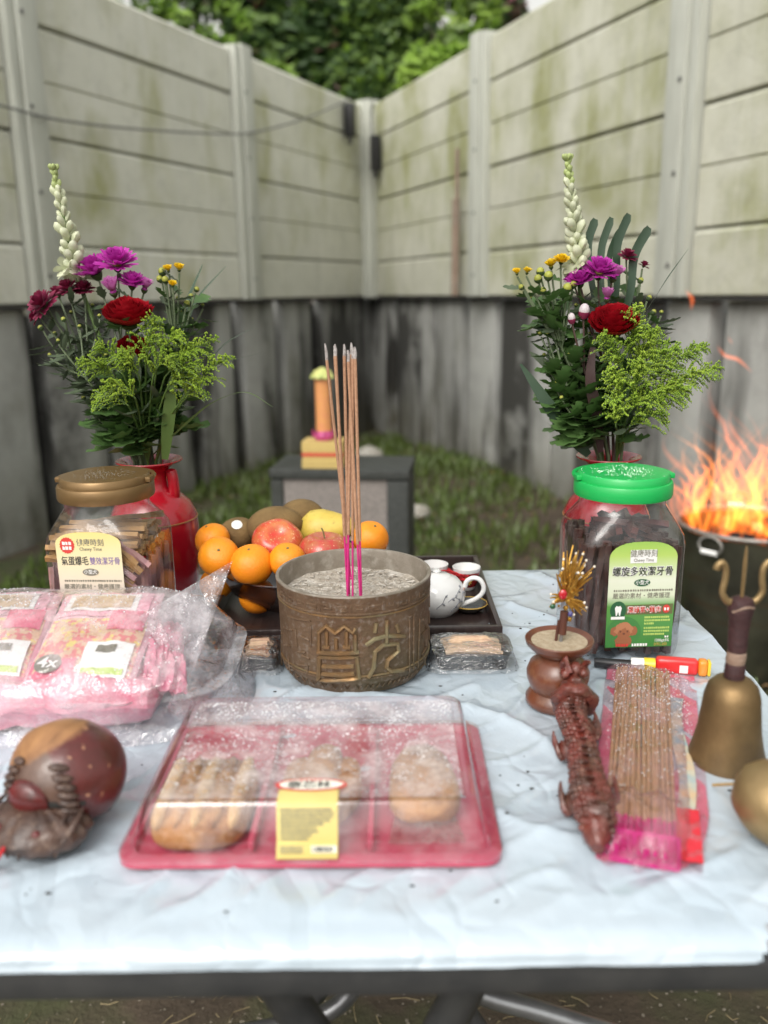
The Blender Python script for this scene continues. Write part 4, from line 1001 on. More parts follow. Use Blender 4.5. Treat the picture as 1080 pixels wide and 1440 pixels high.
# --- cling-wrapped packs
m_wrap = film('cling_film', (.95, .95, .95), .06, 2.2, .03, haze=.12, hazec=(.75, .75, .76), hs_=70, bs=70, bst=.9, bd=.006, lo=.55, hi=.72, stretch=(.5, 1, 1.3))
m_blacktray = M('black_tray', (.012, .012, .013), .3, coat=.3)
m_food = M('pale_strips', (.55, .36, .22), .6, c2=(.70, .52, .36), ns=40, stretch=(2, 8, 1), bst=.3, bs=60, c3=(.45, .24, .17), ns3=25)
def pack(lbl, c, sx, sy, seed, lblfood):
    t = thing('food_pack', lbl, 'food pack', (c[0], c[1], TZ))
    loft(B(), [(rrect(sx - .004, sy - .004, .006), .0), (rrect(sx, sy, .008), .018), (rrect(sx + .002, sy + .002, .009), .0195), (rrect(sx - .002, sy - .002, .007), .0195), (rrect(sx - .006, sy - .006, .005), .006)], True, True).done('black_tray', m_blacktray, t)
    r_ = random.Random(seed)
    f = thing('food_strips', lblfood, 'food', (c[0], c[1], TZ + .006))
    n = 7
    for k in range(n):
        y = lerp(-sy + .010, sy - .010, k / (n - 1)); z = .014 + .004 * sin(pi * k / (n - 1))
        B().tube([(-sx + .008 + r_.uniform(0, .004), y, z - .002), (-sx * .4, y + r_.uniform(-.002, .002), z + .001), (sx * .4, y + r_.uniform(-.002, .002), z + .001), (sx - .008 - r_.uniform(0, .006), y, z - .003)], [.003, .0042, .0042, .003], 8).done('strip', m_food, f)
    def wrapf(u, w):
        a = 2 * pi * u; ca, sa = cos(a), sin(a)
        px = math.copysign(abs(ca) ** .35, ca); py = math.copysign(abs(sa) ** .35, sa)
        if w < .45:    # top dome
            k = w / .45; rr = k; z = .0275 - .0045 * k ** 3
        else:
            k = (w - .45) / .55; rr = 1.05 + .16 * k ** 1.6; z = .023 * (1 - k) + .0006
        wob = .0018 * noise.noise(V(px * rr * 9, py * rr * 6, w * 6 + seed)) * (0.5 + w) + .003 * max(0, w - .6) * noise.noise(V(a * 9, w * 14, seed))*3
        return V(px * rr * (sx + .0015), py * rr * (sy + .0015), max(.0004, z + wob * (1.2 if w > .1 else .3)))
    B().grid(96, 26, wrapf, wrapu=True).done('cling_wrap', m_wrap, t)
pack('narrow cling-wrapped black food tray left of the bronze burner', (-.1465, .918, 0), .0225, .028, 1, 'pale food strips in the wrapped tray left of the burner')
pack('wider cling-wrapped black food tray right of the bronze burner', (.0985, .918, 0), .0425, .028, 2, 'pale food strips in the wrapped tray right of the burner')

# --- plastic jars of dog chews
def arch(w, h, r, n=14):
    """label outline: flat foot, arched top"""
    pts = [(-w, 0), (w, 0), (w, h - r * 1.0)]
    for k in range(n + 1):
        a = pi * k / n; pts.append((w * math.copysign(abs(cos(a)) ** .75, cos(a)), h - r + r * sin(a)))
    return pts
def flat(poly, y, m, parent, name='print'):
    b = B(); b.face([b._v((x, y, z)) for x, z in poly]); return b.done(name, m, parent, smooth=False)
def disc(cx_, cz_, rx, rz_, n=28, tooth=0): return [(cx_ + rx * (1 + tooth * (k % 2)) * cos(2 * pi * k / n), cz_ + rz_ * (1 + tooth * (k % 2)) * sin(2 * pi * k / n)) for k in range(n)]
def TX(x, y, z): return Matrix.Translation((x, y, z)) @ Matrix.Rotation(pi / 2, 4, 'X')
def gradmat(name, stops, z0, z1):
    m, nt, out = mk(name); tc = N(nt, 'ShaderNodeTexCoord'); sx = N(nt, 'ShaderNodeSeparateXYZ'); nt.links.new(tc.outputs['Object'], sx.inputs[0])
    r = N(nt, 'ShaderNodeMapRange'); r.inputs['From Min'].default_value = z0; r.inputs['From Max'].default_value = z1; nt.links.new(sx.outputs[2], r.inputs['Value'])
    cr = N(nt, 'ShaderNodeValToRGB'); nt.links.new(r.outputs[0], cr.inputs[0])
    while len(cr.color_ramp.elements) < len(stops): cr.color_ramp.elements.new(.5)
    for e, (p, c) in zip(cr.color_ramp.elements, stops): e.position = p; e.color = rgba(c)
    prin(nt, out, cr.outputs[0], .35, coat=.2); return m
JH = .0615    # half width of the jar body
def jar(lbl, loc, rz, m_cap, hlid, handle_up):
    t = thing('plastic_jar', lbl, 'jar', loc, rz)
    S_ = lambda w, r: rrect(w, w, r, 8)
    loft(B(), [(S_(JH - .010, .02), .0), (S_(JH - .003, .022), .002), (S_(JH - .001, .022), .010), (S_(JH, .022), .02), (S_(JH, .022), .135), (S_(JH - .001, .024), .146), (S_(JH - .006, .030), .158), (S_(JH - .0105, .040), .169), (S_(JH - .0125, .0485), .176), (S_(JH - .0125, .0489), .190)], True, False).done('clear_body', m_clear, t)
    ld = B().lathe([(.0515, .1855), (.0552, .186), (.0562, .1885), (.0560, .2005), (.0548, .203), (.0535, .2034)], 64).done('lid', m_cap, t)
    B().lathe([(.0536, .2032), (.0520, .2034), (.0518, .2105), (.0500, .2125), (.046, .2128), (0, .2120)], 64).done('lid_disc', m_cap, ld)
    for sg in (-1, 1): B().box((sg * .0535, 0, .2075), (.008, .020, .0065), bevel=.002).done('hinge_lug', m_cap, ld)
    b = B(); b.tube([(.0562 * cos(a), .0562 * sin(a), .2085) for a in [pi * (0.03 + .94 * k / 20) for k in range(21)]], .0028, 8, flat=.8); b.done('carry_handle', m_cap, ld)
    b = B(); r_ = random.Random(int(loc[0] * 1000))
    for i in range(520):
        a = r_.uniform(0, 2 * pi); rr = .049 * sqrt(r_.random()); s_ = r_.uniform(.0003, .0008); b.lathe([(0, s_ * .8), (s_ * .7, s_ * .55), (s_, 0)], 5, (rr * cos(a), rr * sin(a), .21235))
    tag(b.done('water_drops', m_drop2 if 'green' in lbl else m_drop3, ld), kind='stuff')
    return t
m_drop2 = film('drops_on_green', (.75, .95, .8), .03, 2.5, .30, bst=0)
m_drop3 = film('drops_on_gold', (.9, .8, .6), .03, 2.5, .22, bst=0)
m_green = M('green_lid', (.012, .42, .09), .38, c2=(.01, .38, .08), ns=20, coat=.15)
m_goldcap = M('gold_lid', (.235, .145, .06), .36, .5, c2=(.195, .12, .05), ns=30, bst=.05)
GJ = (.2785, .9685, TZ)
gj = jar('clear square jar of dark chews with a green lid and green label', GJ, radians(2), m_green, .2, False)
yf = -JH - .0006
gl = gradmat('green_label_print', [(0, (.05, .22, .05)), (.30, (.10, .30, .06)), (.40, (.62, .68, .50)), (.55, (.68, .72, .58)), (.78, (.42, .58, .14)), (1, (.22, .45, .07))], .012, .133)
lab = flat(arch(.0435, .122, .018), yf, gl, gj, 'label')
lab.location = (.008, 0, .0195); lab.scale = (.88, 1, 1.03)
m_white = M('print_white', (.78, .78, .76), .45)
m_dkg = M('print_dark_green', (.02, .10, .04), .5)
m_brown = M('print_brown', (.30, .11, .05), .55)
m_brown2 = M('print_dark_brown', (.14, .05, .03), .55)
m_brown3 = M('print_tan', (.42, .18, .09), .55)
m_lime = M('print_lime', (.45, .60, .15), .5)
m_dkbar = M('print_olive', (.12, .13, .05), .5)
e = .0004
flat([(-.017, .098), (.017, .098), (.017, .113), (-.017, .113)], yf - e, m_white, lab, 'white_patch')
text('健康時刻', .0088, m_gry, lab, TX(0, yf - 2 * e, .1085), bold=.006)
text('Chewy Time', .0050, m_gry, lab, TX(0, yf - 2 * e, .1013), bold=.01)
text('螺旋多效潔牙骨', .0112, m_white, lab, TX(0, yf - e, .0880), bold=.06)
text('螺旋多效潔牙骨', .0112, m_blk, lab, TX(0, yf - 2 * e, .0880), bold=.009)
flat(disc(0, .0755, .0105, .0042), yf - e, m_dkg, lab, 'oval'); text('小型犬', .0058, m_white, lab, TX(0, yf - 2 * e, .0755), bold=.01)
dashes(-.036, .040, 0, m_gry, lab, TX(0, yf - e, .0668), .0024, 50)
text('嚴選的素材・健康護理', .0070, m_gry, lab, TX(0, yf - e, .0602), bold=.006, width=.074)
flat([(-.036, .0385), (.042, .0385), (.042, .0505), (-.036, .0495)], yf - e * .6, m_dkbar, lab, 'dark_bar')
flat(disc(-.029, .0440, .0105, .0105), yf - e, m_dkg, lab, 'tooth_badge')
flat([(-.0335, .0465), (-.0315, .0495), (-.029, .0485), (-.0265, .0495), (-.0245, .0465), (-.0255, .042), (-.0262, .0375), (-.0275, .0380), (-.029, .0425), (-.0305, .0380), (-.0318, .0375), (-.0325, .042)], yf - 2 * e, m_white, lab, 'tooth')
flat([(-.038, .0335), (-.020, .0335), (-.020, .0368), (-.038, .0368)], yf - 2 * e, m_white, lab, 'white_strip')
text('葉綠素+雞肉', .0078, m_white, lab, TX(.005, yf - 2 * e, .0440), bold=.07)
text('葉綠素+雞肉', .0078, m_red, lab, TX(.005, yf - 3 * e, .0440), bold=.006)
flat(disc(.0335, .0448, .0048, .0048, 16), yf - 2 * e, m_red, lab, 'red_badge'); dashes(.0305, .0365, 0, m_white, lab, TX(0, yf - 3 * e, .0448), .0036, 73)
for k in range(6): dashes(.006, [.038, .040, .020, .040, .039, .034][k], 0, m_lime, lab, TX(0, yf - e, .0352 - .0037 * k - (.0015 if k > 2 else 0)), .0024, 60 + k, .25)
dashes(.034, .040, 0, m_white, lab, TX(0, yf - e, .0118), .0024, 70); text('1200g±5%', .0046, m_white, lab, TX(.0400, yf - e, .0075), align='RIGHT', bold=.01)
dashes(-.030, -.012, 0, m_red, lab, TX(0, yf - 4 * e, .0033), .0034, 71, .2); dashes(-.009, .013, 0, m_white, lab, TX(0, yf - 4 * e, .0033), .0034, 72, .2); text('DTC-253', .0044, M('print_orange', (.6, .38, .1), .5), lab, TX(.0285, yf - 4 * e, .0033), bold=.012)
flat(disc(-.020, .018, .0225, .0185), yf - e * .5, M('print_mid_green', (.05, .20, .05), .5), lab, 'green_disc')
# printed brown poodle
rr_ = random.Random(4)
def blobpoly(cx_, cz_, rx, rz_, seed, am=.13, n=36): return [(cx_ + rx * (1 + am * noise.noise(V(cos(2 * pi * k / n) * 3, sin(2 * pi * k / n) * 3, seed))) * cos(2 * pi * k / n), cz_ + rz_ * (1 + am * noise.noise(V(cos(2 * pi * k / n) * 3, sin(2 * pi * k / n) * 3, seed))) * sin(2 * pi * k / n)) for k in range(n)]
flat(blobpoly(-.020, .0075, .011, .0070, 1), yf - 1.2 * e, m_brown, lab, 'dog_print')
flat(blobpoly(-.0315, .0195, .0062, .0055, 2, .3), yf - 1.4 * e, m_brown, lab, 'dog_print'); flat(blobpoly(-.0085, .0195, .0062, .0055, 3, .3), yf - 1.4 * e, m_brown, lab, 'dog_print')
flat(blobpoly(-.020, .0210, .0118, .0090, 4, .3), yf - 1.7 * e, m_brown3, lab, 'dog_print'); flat(blobpoly(-.020, .0165, .0078, .0062, 5, .3), yf - 2 * e, m_brown, lab, 'dog_print')
for x in (-.0245, -.0155): flat(disc(x, .0192, .0012, .0013, 10), yf - 2.3 * e, m_brown2, lab, 'dog_print')
flat(disc(-.020, .0165, .0017, .0013, 10), yf - 2.3 * e, m_brown2, lab, 'dog_print')
# dark chews standing inside
m_chewdk = M('dark_chew', (.042, .017, .013), .5, c2=(.07, .03, .022), ns=60, coat=.25, stretch=(1, 1, .5))
m_chewdk2 = M('reddish_chew', (.10, .022, .016), .5, c2=(.06, .02, .017), ns=60, coat=.25)
m_chewtan = M('tan_chew', (.32, .17, .06), .6, c2=(.42, .24, .09), ns=90, bst=.2, bs=200)
m_chewpink = M('mauve_chew', (.42, .22, .24), .55, c2=(.36, .2, .16), ns=70, bst=.2, bs=200)
def chew_mesh(L, r, m, nm):
    b = B()
    n = 12; rings = []
    for i in range(n + 1):
        a0 = 2.6 * i / n * (L / .1); ring = []
        for k in range(8):
            a = 2 * pi * k / 8; rr = r * (1.0 if k % 2 == 0 else .68); ring.append(b._v((rr * cos(a + a0), rr * sin(a + a0), L * (i / n - .5))))
        rings.append(ring)
    for p, q in zip(rings, rings[1:]):
        for k in range(8): b.face([p[k], p[(k + 1) % 8], q[(k + 1) % 8], q[k]])
    b.face(rings[0][::-1]); b.face(rings[-1]); return b.mesh(nm, m)
cd = [chew_mesh(.128, .0052, m_chewdk, 'chew'), chew_mesh(.128, .0052, m_chewdk2, 'chew')]
r_ = random.Random(12)
def chew(me, p, d, lbl, grp): return tag(put(me, 'chew_stick', None, p, d, r_.uniform(0, 3)), lbl, 'dog chew', grp)
Rg = Matrix.Rotation(radians(2), 3, 'Z')
for lay, off in ((0, .0505), (1, .039), (2, .027)):
    n = int(8 * off / .0118)
    for k in range(n):
        s_ = k / n * 4; q = s_ % 1; e_ = lerp(-off, off, q)
        x, y = [(e_, -off), (off, e_), (-e_, off), (-off, -e_)][int(s_)]
        p = V(GJ) + Rg @ V(x, y, .0715 + r_.uniform(-.003, .010))
        chew(cd[0 if r_.random() < .8 else 1], p, V(r_.uniform(-.07, .07), r_.uniform(-.07, .07), 1), 'dark brown twisted chew standing in the green-lidded jar', 'dark chews in the green-lidded jar')
for k in range(9):
    a = r_.uniform(0, pi); p = V(GJ) + V(r_.uniform(-.008, .008), r_.uniform(-.022, .01), .146 + .003 * (k % 4))
    chew(cd[k % 2], p, V(cos(a), sin(a), r_.uniform(-.06, .06)).normalized() , 'dark brown twisted chew lying across the top in the green-lidded jar', 'dark chews lying in the green-lidded jar') if k < 0 else None
    chew(chew_mesh(.085, .0052, [m_chewdk, m_chewdk2][k % 2], 'chew'), p, V(cos(a), sin(a), r_.uniform(-.06, .06)), 'dark chew lying across the others at the top of the green-lidded jar', 'dark chews lying in the green-lidded jar')
m_redpk = M('red_packet', (.45, .02, .02), .25, coat=.5)
tag(B().box((0, 0, 0), (.075, .014, .013), Matrix.Rotation(.06, 3, 'Y'), bevel=.004).done('sachet', m_redpk, loc=tuple(V(GJ) + V(.018, -.0525 + .0, .0095)), parent=None), 'glossy red sachet at the foot of the green-lidded jar', 'sachet') if False else None

YJ = ((-0.3305, 0.9900, 0.9591)[0], .992, TZ)
yj = jar('clear square jar of tan chews with a gold lid and cream label', YJ, radians(-3), m_goldcap, .2, False)
yl = gradmat('cream_label_print', [(0, (.62, .52, .52)), (.45, (.70, .62, .52)), (.80, (.74, .66, .38)), (1, (.76, .64, .24))], .0, .122)
lab = flat(arch(.0435, .122, .014), yf, yl, yj, 'label'); lab.location = (-.003, 0, .0390); lab.scale = (.87, 1, .98)
flat(disc(-.028, .1060, .0092, .0092, 36, .10), yf - e, m_red, lab, 'red_badge'); dashes(-.034, -.022, 0, m_white, lab, TX(0, yf - 2 * e, .1088), .0042, 74, .2); dashes(-.034, -.022, 0, m_white, lab, TX(0, yf - 2 * e, .1030), .0042, 75, .2)
text('健康時刻', .0092, m_gry, lab, TX(.003, yf - e, .1090), bold=.008); text('Chewy Time', .0058, m_gry, lab, TX(.003, yf - e, .1015), bold=.01)
m_vio = M('print_violet', (.22, .16, .36), .5)
text('氣蛋爆毛', .0115, m_blk, lab, TX(-.0195, yf - e, .0865), bold=.010, width=.036); text('雙效潔牙骨', .0100, m_vio, lab, TX(.0205, yf - e, .0865), bold=.007, width=.040)
flat(disc(0, .0735, .0108, .0045), yf - e, m_gry, lab, 'oval'); text('小型犬', .0058, m_white, lab, TX(0, yf - 2 * e, .0735), bold=.01)
dashes(-.036, .040, 0, m_gry, lab, TX(0, yf - e, .0630), .0024, 51)
text('嚴選的素材・健康護理', .0066, m_gry, lab, TX(0, yf - e, .0555), bold=.006, width=.075)
flat(disc(-.026, .0380, .0098, .0098), yf - e, m_gry, lab, 'tooth_badge'); flat(disc(-.026, .0370, .0055, .0062), yf - 2 * e, m_white, lab, 'tooth')
flat([(-.013, .033), (.042, .0385), (.042, .043), (-.013, .0405)], yf - e, M('print_peach', (.72, .42, .28), .5), lab, 'peach_band')
ct = chew_mesh(.105, .0042, m_chewtan, 'chew'); cp = chew_mesh(.11, .0042, m_chewpink, 'chew')
Rg = Matrix.Rotation(radians(-3), 3, 'Z')
for off in (.052, .043):
    n = int(8 * off / .0100)
    for k in range(n):
        s_ = k / n * 4; q = s_ % 1; e_ = lerp(-off, off, q); x, y = [(e_, -off), (off, e_), (-e_, off), (-off, -e_)][int(s_)]
        if x > .018 and r_.random() < .5: continue
        chew(cp, V(YJ) + Rg @ V(x, y, .060 + r_.uniform(-.002, .004)), V(r_.uniform(-.05, .05), r_.uniform(-.05, .05), 1), 'mauve-tan chew standing in the gold-lidded jar', 'upright chews in the gold-lidded jar')
for k in range(36):
    p = V(YJ) + Rg @ V(r_.uniform(-.006, -.001), lerp(-.053, .05, (k * .37) % 1), .121 + .0009 * k % .028); a = r_.uniform(-.12, .12)
    chew(ct, p, Rg @ V(1, a, r_.uniform(-.10, .10)), 'tan chew lying near the top of the gold-lidded jar', 'flat-lying chews in the gold-lidded jar')
for k in range(14):
    p = V(YJ) + Rg @ V(.028 + r_.uniform(-.012, .012), -.0545 + r_.uniform(0, .006), .070 + .0052 * k)
    chew(chew_mesh(.058, .0042, m_chewtan if k % 3 else m_chewpink, 'chew'), p, Rg @ V(.78, .02, -.62 + r_.uniform(-.2, .2)), 'tan chew slanting down beside the cream label in the gold-lidded jar', 'slanting chews in the gold-lidded jar')

# --- bag of pink dog-pad packs
m_bag = film('clear_bag', (.985, .975, .985), .12, 1.4, .05, haze=.60, hazec=(.90, .88, .90), hs_=30, bs=34, bst=.9, bd=.006, lo=.42, hi=.74, stretch=(1, .6, 1))
m_pk = M('pink_pack', (.76, .36, .45), .35, c2=(.78, .48, .54), ns=16, coat=.3, c3=(.62, .08, .17), ns3=9)
m_pk2 = M('pale_pink_pack', (.78, .52, .57), .35, c2=(.75, .40, .47), ns=14, coat=.3)
m_hot = M('hot_pink_print', (.66, .14, .22), .35, coat=.3)
m_mag = M('magenta_edge', (.66, .16, .46), .35, coat=.3)
m_beige = M('beige_print', (.62, .48, .34), .45, c2=(.52, .40, .28), ns=50)
m_foodpr = M('food_print', (.66, .46, .32), .45, c2=(.66, .22, .22), ns=110, lo=.48, hi=.52, c3=(.72, .6, .2), ns3=80, lo3=.55, hi3=.6)
def pillow(b, T, w, d, h, seed, nx=40, ny=30, am=.003, ex=.6):
    for sg in (1, -1):
        b.grid(nx, ny, lambda u, v: T @ V((u * 2 - 1) * w, (v * 2 - 1) * d, sg * h * (max(0, 1 - abs(u * 2 - 1) ** 5) * max(0, 1 - abs(v * 2 - 1) ** 5)) ** ex + am * noise.noise(V(u * 6, v * 5, seed)) + am * .8 * (1 - abs(noise.noise(V(u * 9 + v * 4, v * 7, seed + 3)))) ** 3))
    return b
LP = thing('snack_pack', 'bulging plain pink snack pack at the bottom of the clear plastic bag', 'snack pack', (-.375, .846, TZ))
pillow(B(), Matrix.Translation((-.004, -.006, .0265)) @ Matrix.Rotation(.03, 4, 'Z'), .150, .094, .0245, 2, 60, 40, .0055, .22).done('wrapper', [m_pk], LP)
b = B(); pillow(b, Matrix.Translation((.012, -.083, .018)) @ Matrix.Rotation(-.9, 4, 'X'),   .118, .024, .005, 7, 40, 12, .004); b.done('folded_flap', m_pk2, LP)
slope = math.atan2(.048, .135)
def snack(lbl, c, rz, seed, fourx):
    T = Matrix.Translation(c) @ Matrix.Rotation(rz, 4, 'Z') @ Matrix.Rotation(slope, 4, 'X')
    t = thing('snack_pack', lbl, 'snack pack', (0, 0, 0)); t.matrix_world = T
    w, d = .056, .074
    pillow(B(), Matrix.Identity(4), w, d, .012, seed, 36, 36, .0022).done('wrapper', [m_pk2], t)
    def sheet(x0, x1, y0, y1, m, nm, lift):
        return B().grid(12, 10, lambda u, v: (lambda x, y: V(x, y, .0125 * (max(0, 1 - abs(x / w) ** 5) * max(0, 1 - abs(y / d) ** 5)) ** .6 + .0022 * noise.noise(V((x / w + 1) / 2 * 6, (y / d + 1) / 2 * 5, seed)) + .0022 * .8 * (1 - abs(noise.noise(V((x / w + 1) / 2 * 9 + (y / d + 1) / 2 * 4, (y / d + 1) / 2 * 7, seed + 3)))) ** 3 + lift))(lerp(x0, x1, u), lerp(y0, y1, v))).done(nm, m, t)
    sheet(-.05, .048, .022, .066, m_pk, 'top_print', .0008)
    sheet(-.042, .036, .030, .060, m_white, 'pad_picture', .0014); sheet(-.036, .030, .034, .056, m_beige, 'pad_picture', .0020)
    sheet(-.05, .052, -.072, .018, m_foodpr if seed % 2 else m_foodpr, 'food_picture', .0008)
    sheet(.012, .05, .0, .030, m_hot, 'print_block', .0018)
    sheet(-.05, -.004, -.072, -.044, m_hot, 'print_block', .0016); sheet(-.052, .052, -.0735, -.068, m_mag, 'edge_stripe', .0020)
    q = sheet(.000, .048, -.066, -.020, m_white, 'white_panel', .0024)
    sheet(.003, .045, -.063, -.056, m_lime, 'panel_stripe', .0030); sheet(.012, .032, -.036, -.026, m_gry, 'panel_print', .0030)
    bb = B(); bb.lathe([(0, .0004), (.0135, 0)], 24, (-.032, -.050, .0142)); k_ = bb.done('count_disc', m_gry, t)
    text('4x', .020, m_white, k_, Matrix.Translation((-.032, -.050, .0152)), bold=.02)
snack('pink snack pack with pictures, under the clear plastic at the edge of the table', (-.418, .848, .807), .05, 5, True)
snack('pink snack pack with a grey disc and white panel, inside the clear bag', (-.305, .840, .808), -.02, 8, True)
SP = thing('snack_pack', 'crumpled dark pink pack end poking out inside the clear bag', 'snack pack', (-.236, .838, .788))
pillow(B(), Matrix.Rotation(.25, 4, 'Z') @ Matrix.Rotation(slope * .7, 4, 'X') @ Matrix.Rotation(.35, 4, 'Y'), .022, .060, .012, 9, 24, 30, .006).done('wrapper', M('dark_pink_pack', (.55, .10, .20), .4, c2=(.66, .3, .36), ns=30, coat=.3), SP)
# the bag itself
cbx = (-.355, .842)
def bagpt(u, v):
    a = 2 * pi * u; ca, sa = cos(a), sin(a)
    px = math.copysign(abs(ca) ** .5, ca); py = math.copysign(abs(sa) ** .5, sa)
    k = v
    if k < .42: rr = 1.10 - .06 * sin(k / .42 * pi); zf = k / .42 * .55
    else: q = (k - .42) / .58; rr = (1.04) * (1 - q ** 2.2); zf = .55 + .45 * (1 - (1 - q) ** 2)
    x = px * rr * .172; y = py * rr * (.098 if py < 0 else .076)
    ztop = .064 + .040 * max(0, min(1, (y + .098) / .18)) + .012
    z = zf * ztop
    n_ = V(x * 14, y * 14, z * 20)
    w = .006 * noise.noise(n_) + .006 * (1 - abs(noise.noise(V(x * 16 + y * 9, y * 12 - x * 6, z * 22 + 4)))) ** 4
    x += w * 1.0 * px; y += w * .8 * py; z += w * .35 * (zf > .5)
    if px > .55 and k < .8:        # loose right end
        x += .022 * (1 - k) * (px - .55) * 2
    return V(cbx[0] + x, cbx[1] + y, TZ + .0006 + max(0, z))
bgt = thing('plastic_bag', 'crinkled clear plastic bag wrapped round the pink snack packs', 'plastic bag', (cbx[0], cbx[1], TZ))
B((cbx[0], cbx[1], TZ)).grid(120, 60, bagpt, wrapu=True).done('bag_film', m_bag, bgt)
r_ = random.Random(44); b = B((cbx[0], cbx[1], TZ))
for i in range(1100):
    u, v = r_.random(), r_.uniform(.62, .97); p = bagpt(u, v)
    if noise.noise(V(p.x * 20, p.y * 26, 5)) + .25 < r_.random() * .7: continue
    s_ = r_.uniform(.0004, .0010); b.lathe([(0, s_), (s_ * .8, s_ * .6), (s_, -.0004)], 5, p)
tag(b.done('water_drops', m_drop, bgt), kind='stuff')
tip = V((-0.1709, 0.9150, 0.8689)); b = B((cbx[0], cbx[1], TZ))
r0 = V(-.262, .848, .830); r1 = V(-.205, .815, .768); r2 = V(-.225, .885, .80)
def tailpt(p, q, u, v):
    base = p.lerp(q, u); x = base.lerp(tip, v); w = .006 * noise.noise(V(u * 4, v * 5, 2)) * (1 - v)
    return x + V(w, -w, w)
b.grid(14, 18, lambda u, v: tailpt(r0, r1, u, v)); b.grid(14, 18, lambda u, v: tailpt(r1, r2, u, v)); b.grid(14, 18, lambda u, v: tailpt(r2, r0, u, v))
b.done('bag_corner', m_bag, bgt)
b = B((cbx[0], cbx[1], TZ))
b.grid(26, 16, lambda u, v: V(lerp(-.195, -.145, v) + .004 * noise.noise(V(u * 8, v * 5, 4)), lerp(.758, .93, u) , TZ + .0012 + .007 * (1 - abs(noise.noise(V(u * 7, v * 5, 11)))) ** 3 * (1 - v * .6)) + V(-.02 * (1 - v), 0, .022 * (1 - v) ** 2))
b.done('loose_film', m_bag, bgt)

# ============================================================ CARVED CENSER, INCENSE PACK, BELL, POT, WOODEN FISH, LIGHTER
def lacquer(name, red, brown, pale, sc=26, rough=.34, bst=.5, vor=0):
    m, nt, out = mk(name); v = coords(nt)
    base = mixc(nt, noise_fac(nt, v, sc, .38, .62), red, brown)
    base = mixc(nt, math_(nt, 'MULTIPLY', noise_fac(nt, v, sc * 3.1, .56, .68, 4), .75), base, pale)
    h = noise_fac(nt, v, sc * 6, .2, .8, 5)
    if vor:
        vo = N(nt, 'ShaderNodeTexVoronoi'); vo.feature = 'SMOOTH_F1'; vo.inputs['Scale'].default_value = vor; nt.links.new(v, vo.inputs['Vector'])
        h = math_(nt, 'ADD', math_(nt, 'MULTIPLY', h, .3), vo.outputs['Distance'])
    prin(nt, out, base, rough, nrm=bump(nt, h, bst, .002), coat=.3); return m
m_lac = lacquer('worn_red_lacquer', (.155, .030, .020), (.075, .030, .02), (.21, .10, .07), 42, .36, .9, 210)
m_lac2 = lacquer('brown_turned_wood', (.155, .048, .022), (.095, .034, .019), (.19, .08, .04), 22, .32, .12)
m_sand = M('sand_in_dish', (.46, .38, .27), .9, c2=(.34, .26, .17), ns=160, bst=.6, bs=300)
# --- long-handled carved censer: bowl, dragon handle
hx = (.1775, .812, TZ)
hc = thing('hand_censer', 'carved reddish-brown wooden hand censer, a dragon handle running from its turned bowl', 'hand censer', hx)
B().lathe([(0, 0), (.030, 0), (.0325, .003), (.0325, .008), (.029, .013), (.0265, .016), (.0285, .020), (.0318, .029), (.0322, .036), (.029, .045), (.022, .051), (.019, .054), (.0205, .057), (.028, .0605), (.0335, .0665), (.0348, .0715), (.0338, .0725), (.030, .0700), (.024, .0672), (0, .0660)], 48).done('bowl', m_lac2, hc)
B().lathe([(.0285, .0694), (.02, .0690), (0, .0694)], 32).done('sand', m_sand, hc)
sp = [(0.1847, 0.7760, 0.7926), (0.1828, 0.7640, 0.7763), (0.1809, 0.7500, 0.7645), (0.1748, 0.7350, 0.7501), (0.1732, 0.7120, 0.7335), (0.1730, 0.6800, 0.7240), (0.1678, 0.6450, 0.7187), (0.1632, 0.6100, 0.7193), (0.1611, 0.5820, 0.7201), (0.1566, 0.5550, 0.7249)]
sp = [V(p) for p in sp]
zs = [.788, .778, .772, .766, .765, .763, .762, .762, .760, .754]
axis = smooth_path([(p.x, p.y, zz) for p, zz in zip(sp, zs)], 8)
def hrad(t):
    ks = [(0, .009), (.06, .017), (.16, .0165), (.20, .020), (.24, .013), (.34, .0165), (.45, .0155), (.55, .0145), (.68, .0165), (.80, .0195), (.9, .0185), (.96, .0145), (1, .007)]
    for (a, x), (c, y) in zip(ks, ks[1:]):
        if a <= t <= c: return lerp(x, y, (t - a) / (c - a))
    return .01
b = B(hx); nA = len(axis); rings = []
prevu = None
for i, p in enumerate(axis):
    t = i / (nA - 1); tn = (axis[min(i + 1, nA - 1)] - axis[max(i - 1, 0)]).normalized(); up = V(0, 0, 1) - tn * tn.z; up.normalize(); sdv = tn.cross(up); ring = []
    for k in range(28):
        a = 2 * pi * k / 28; r = hrad(t)
        r *= .80 + .17 * noise.noise(V(cos(a) * 2.8, sin(a) * 2.8, t * 20)) + .06 * sin(t * 140 + 2 * abs(sin(a))) * (.6 + .4 * sin(a))
        if sin(a) > .9: r *= 1.10 + .10 * abs(sin(t * 75))        # dorsal ridge
        ring.append(b._v(p + (sdv * cos(a) * .92 + up * sin(a) * .95) * r))
    rings.append(ring)
for p, q in zip(rings, rings[1:]):
    for k in range(28): b.face([p[k], p[(k + 1) % 28], q[(k + 1) % 28], q[k]])
b.face(rings[0][::-1]); b.face(rings[-1])
hd = b.done('dragon_handle', m_lac, hc)
def at_ax(t): i = int(t * (nA - 1)); return axis[i], (axis[min(i + 1, nA - 1)] - axis[max(i - 1, 0)]).normalized()
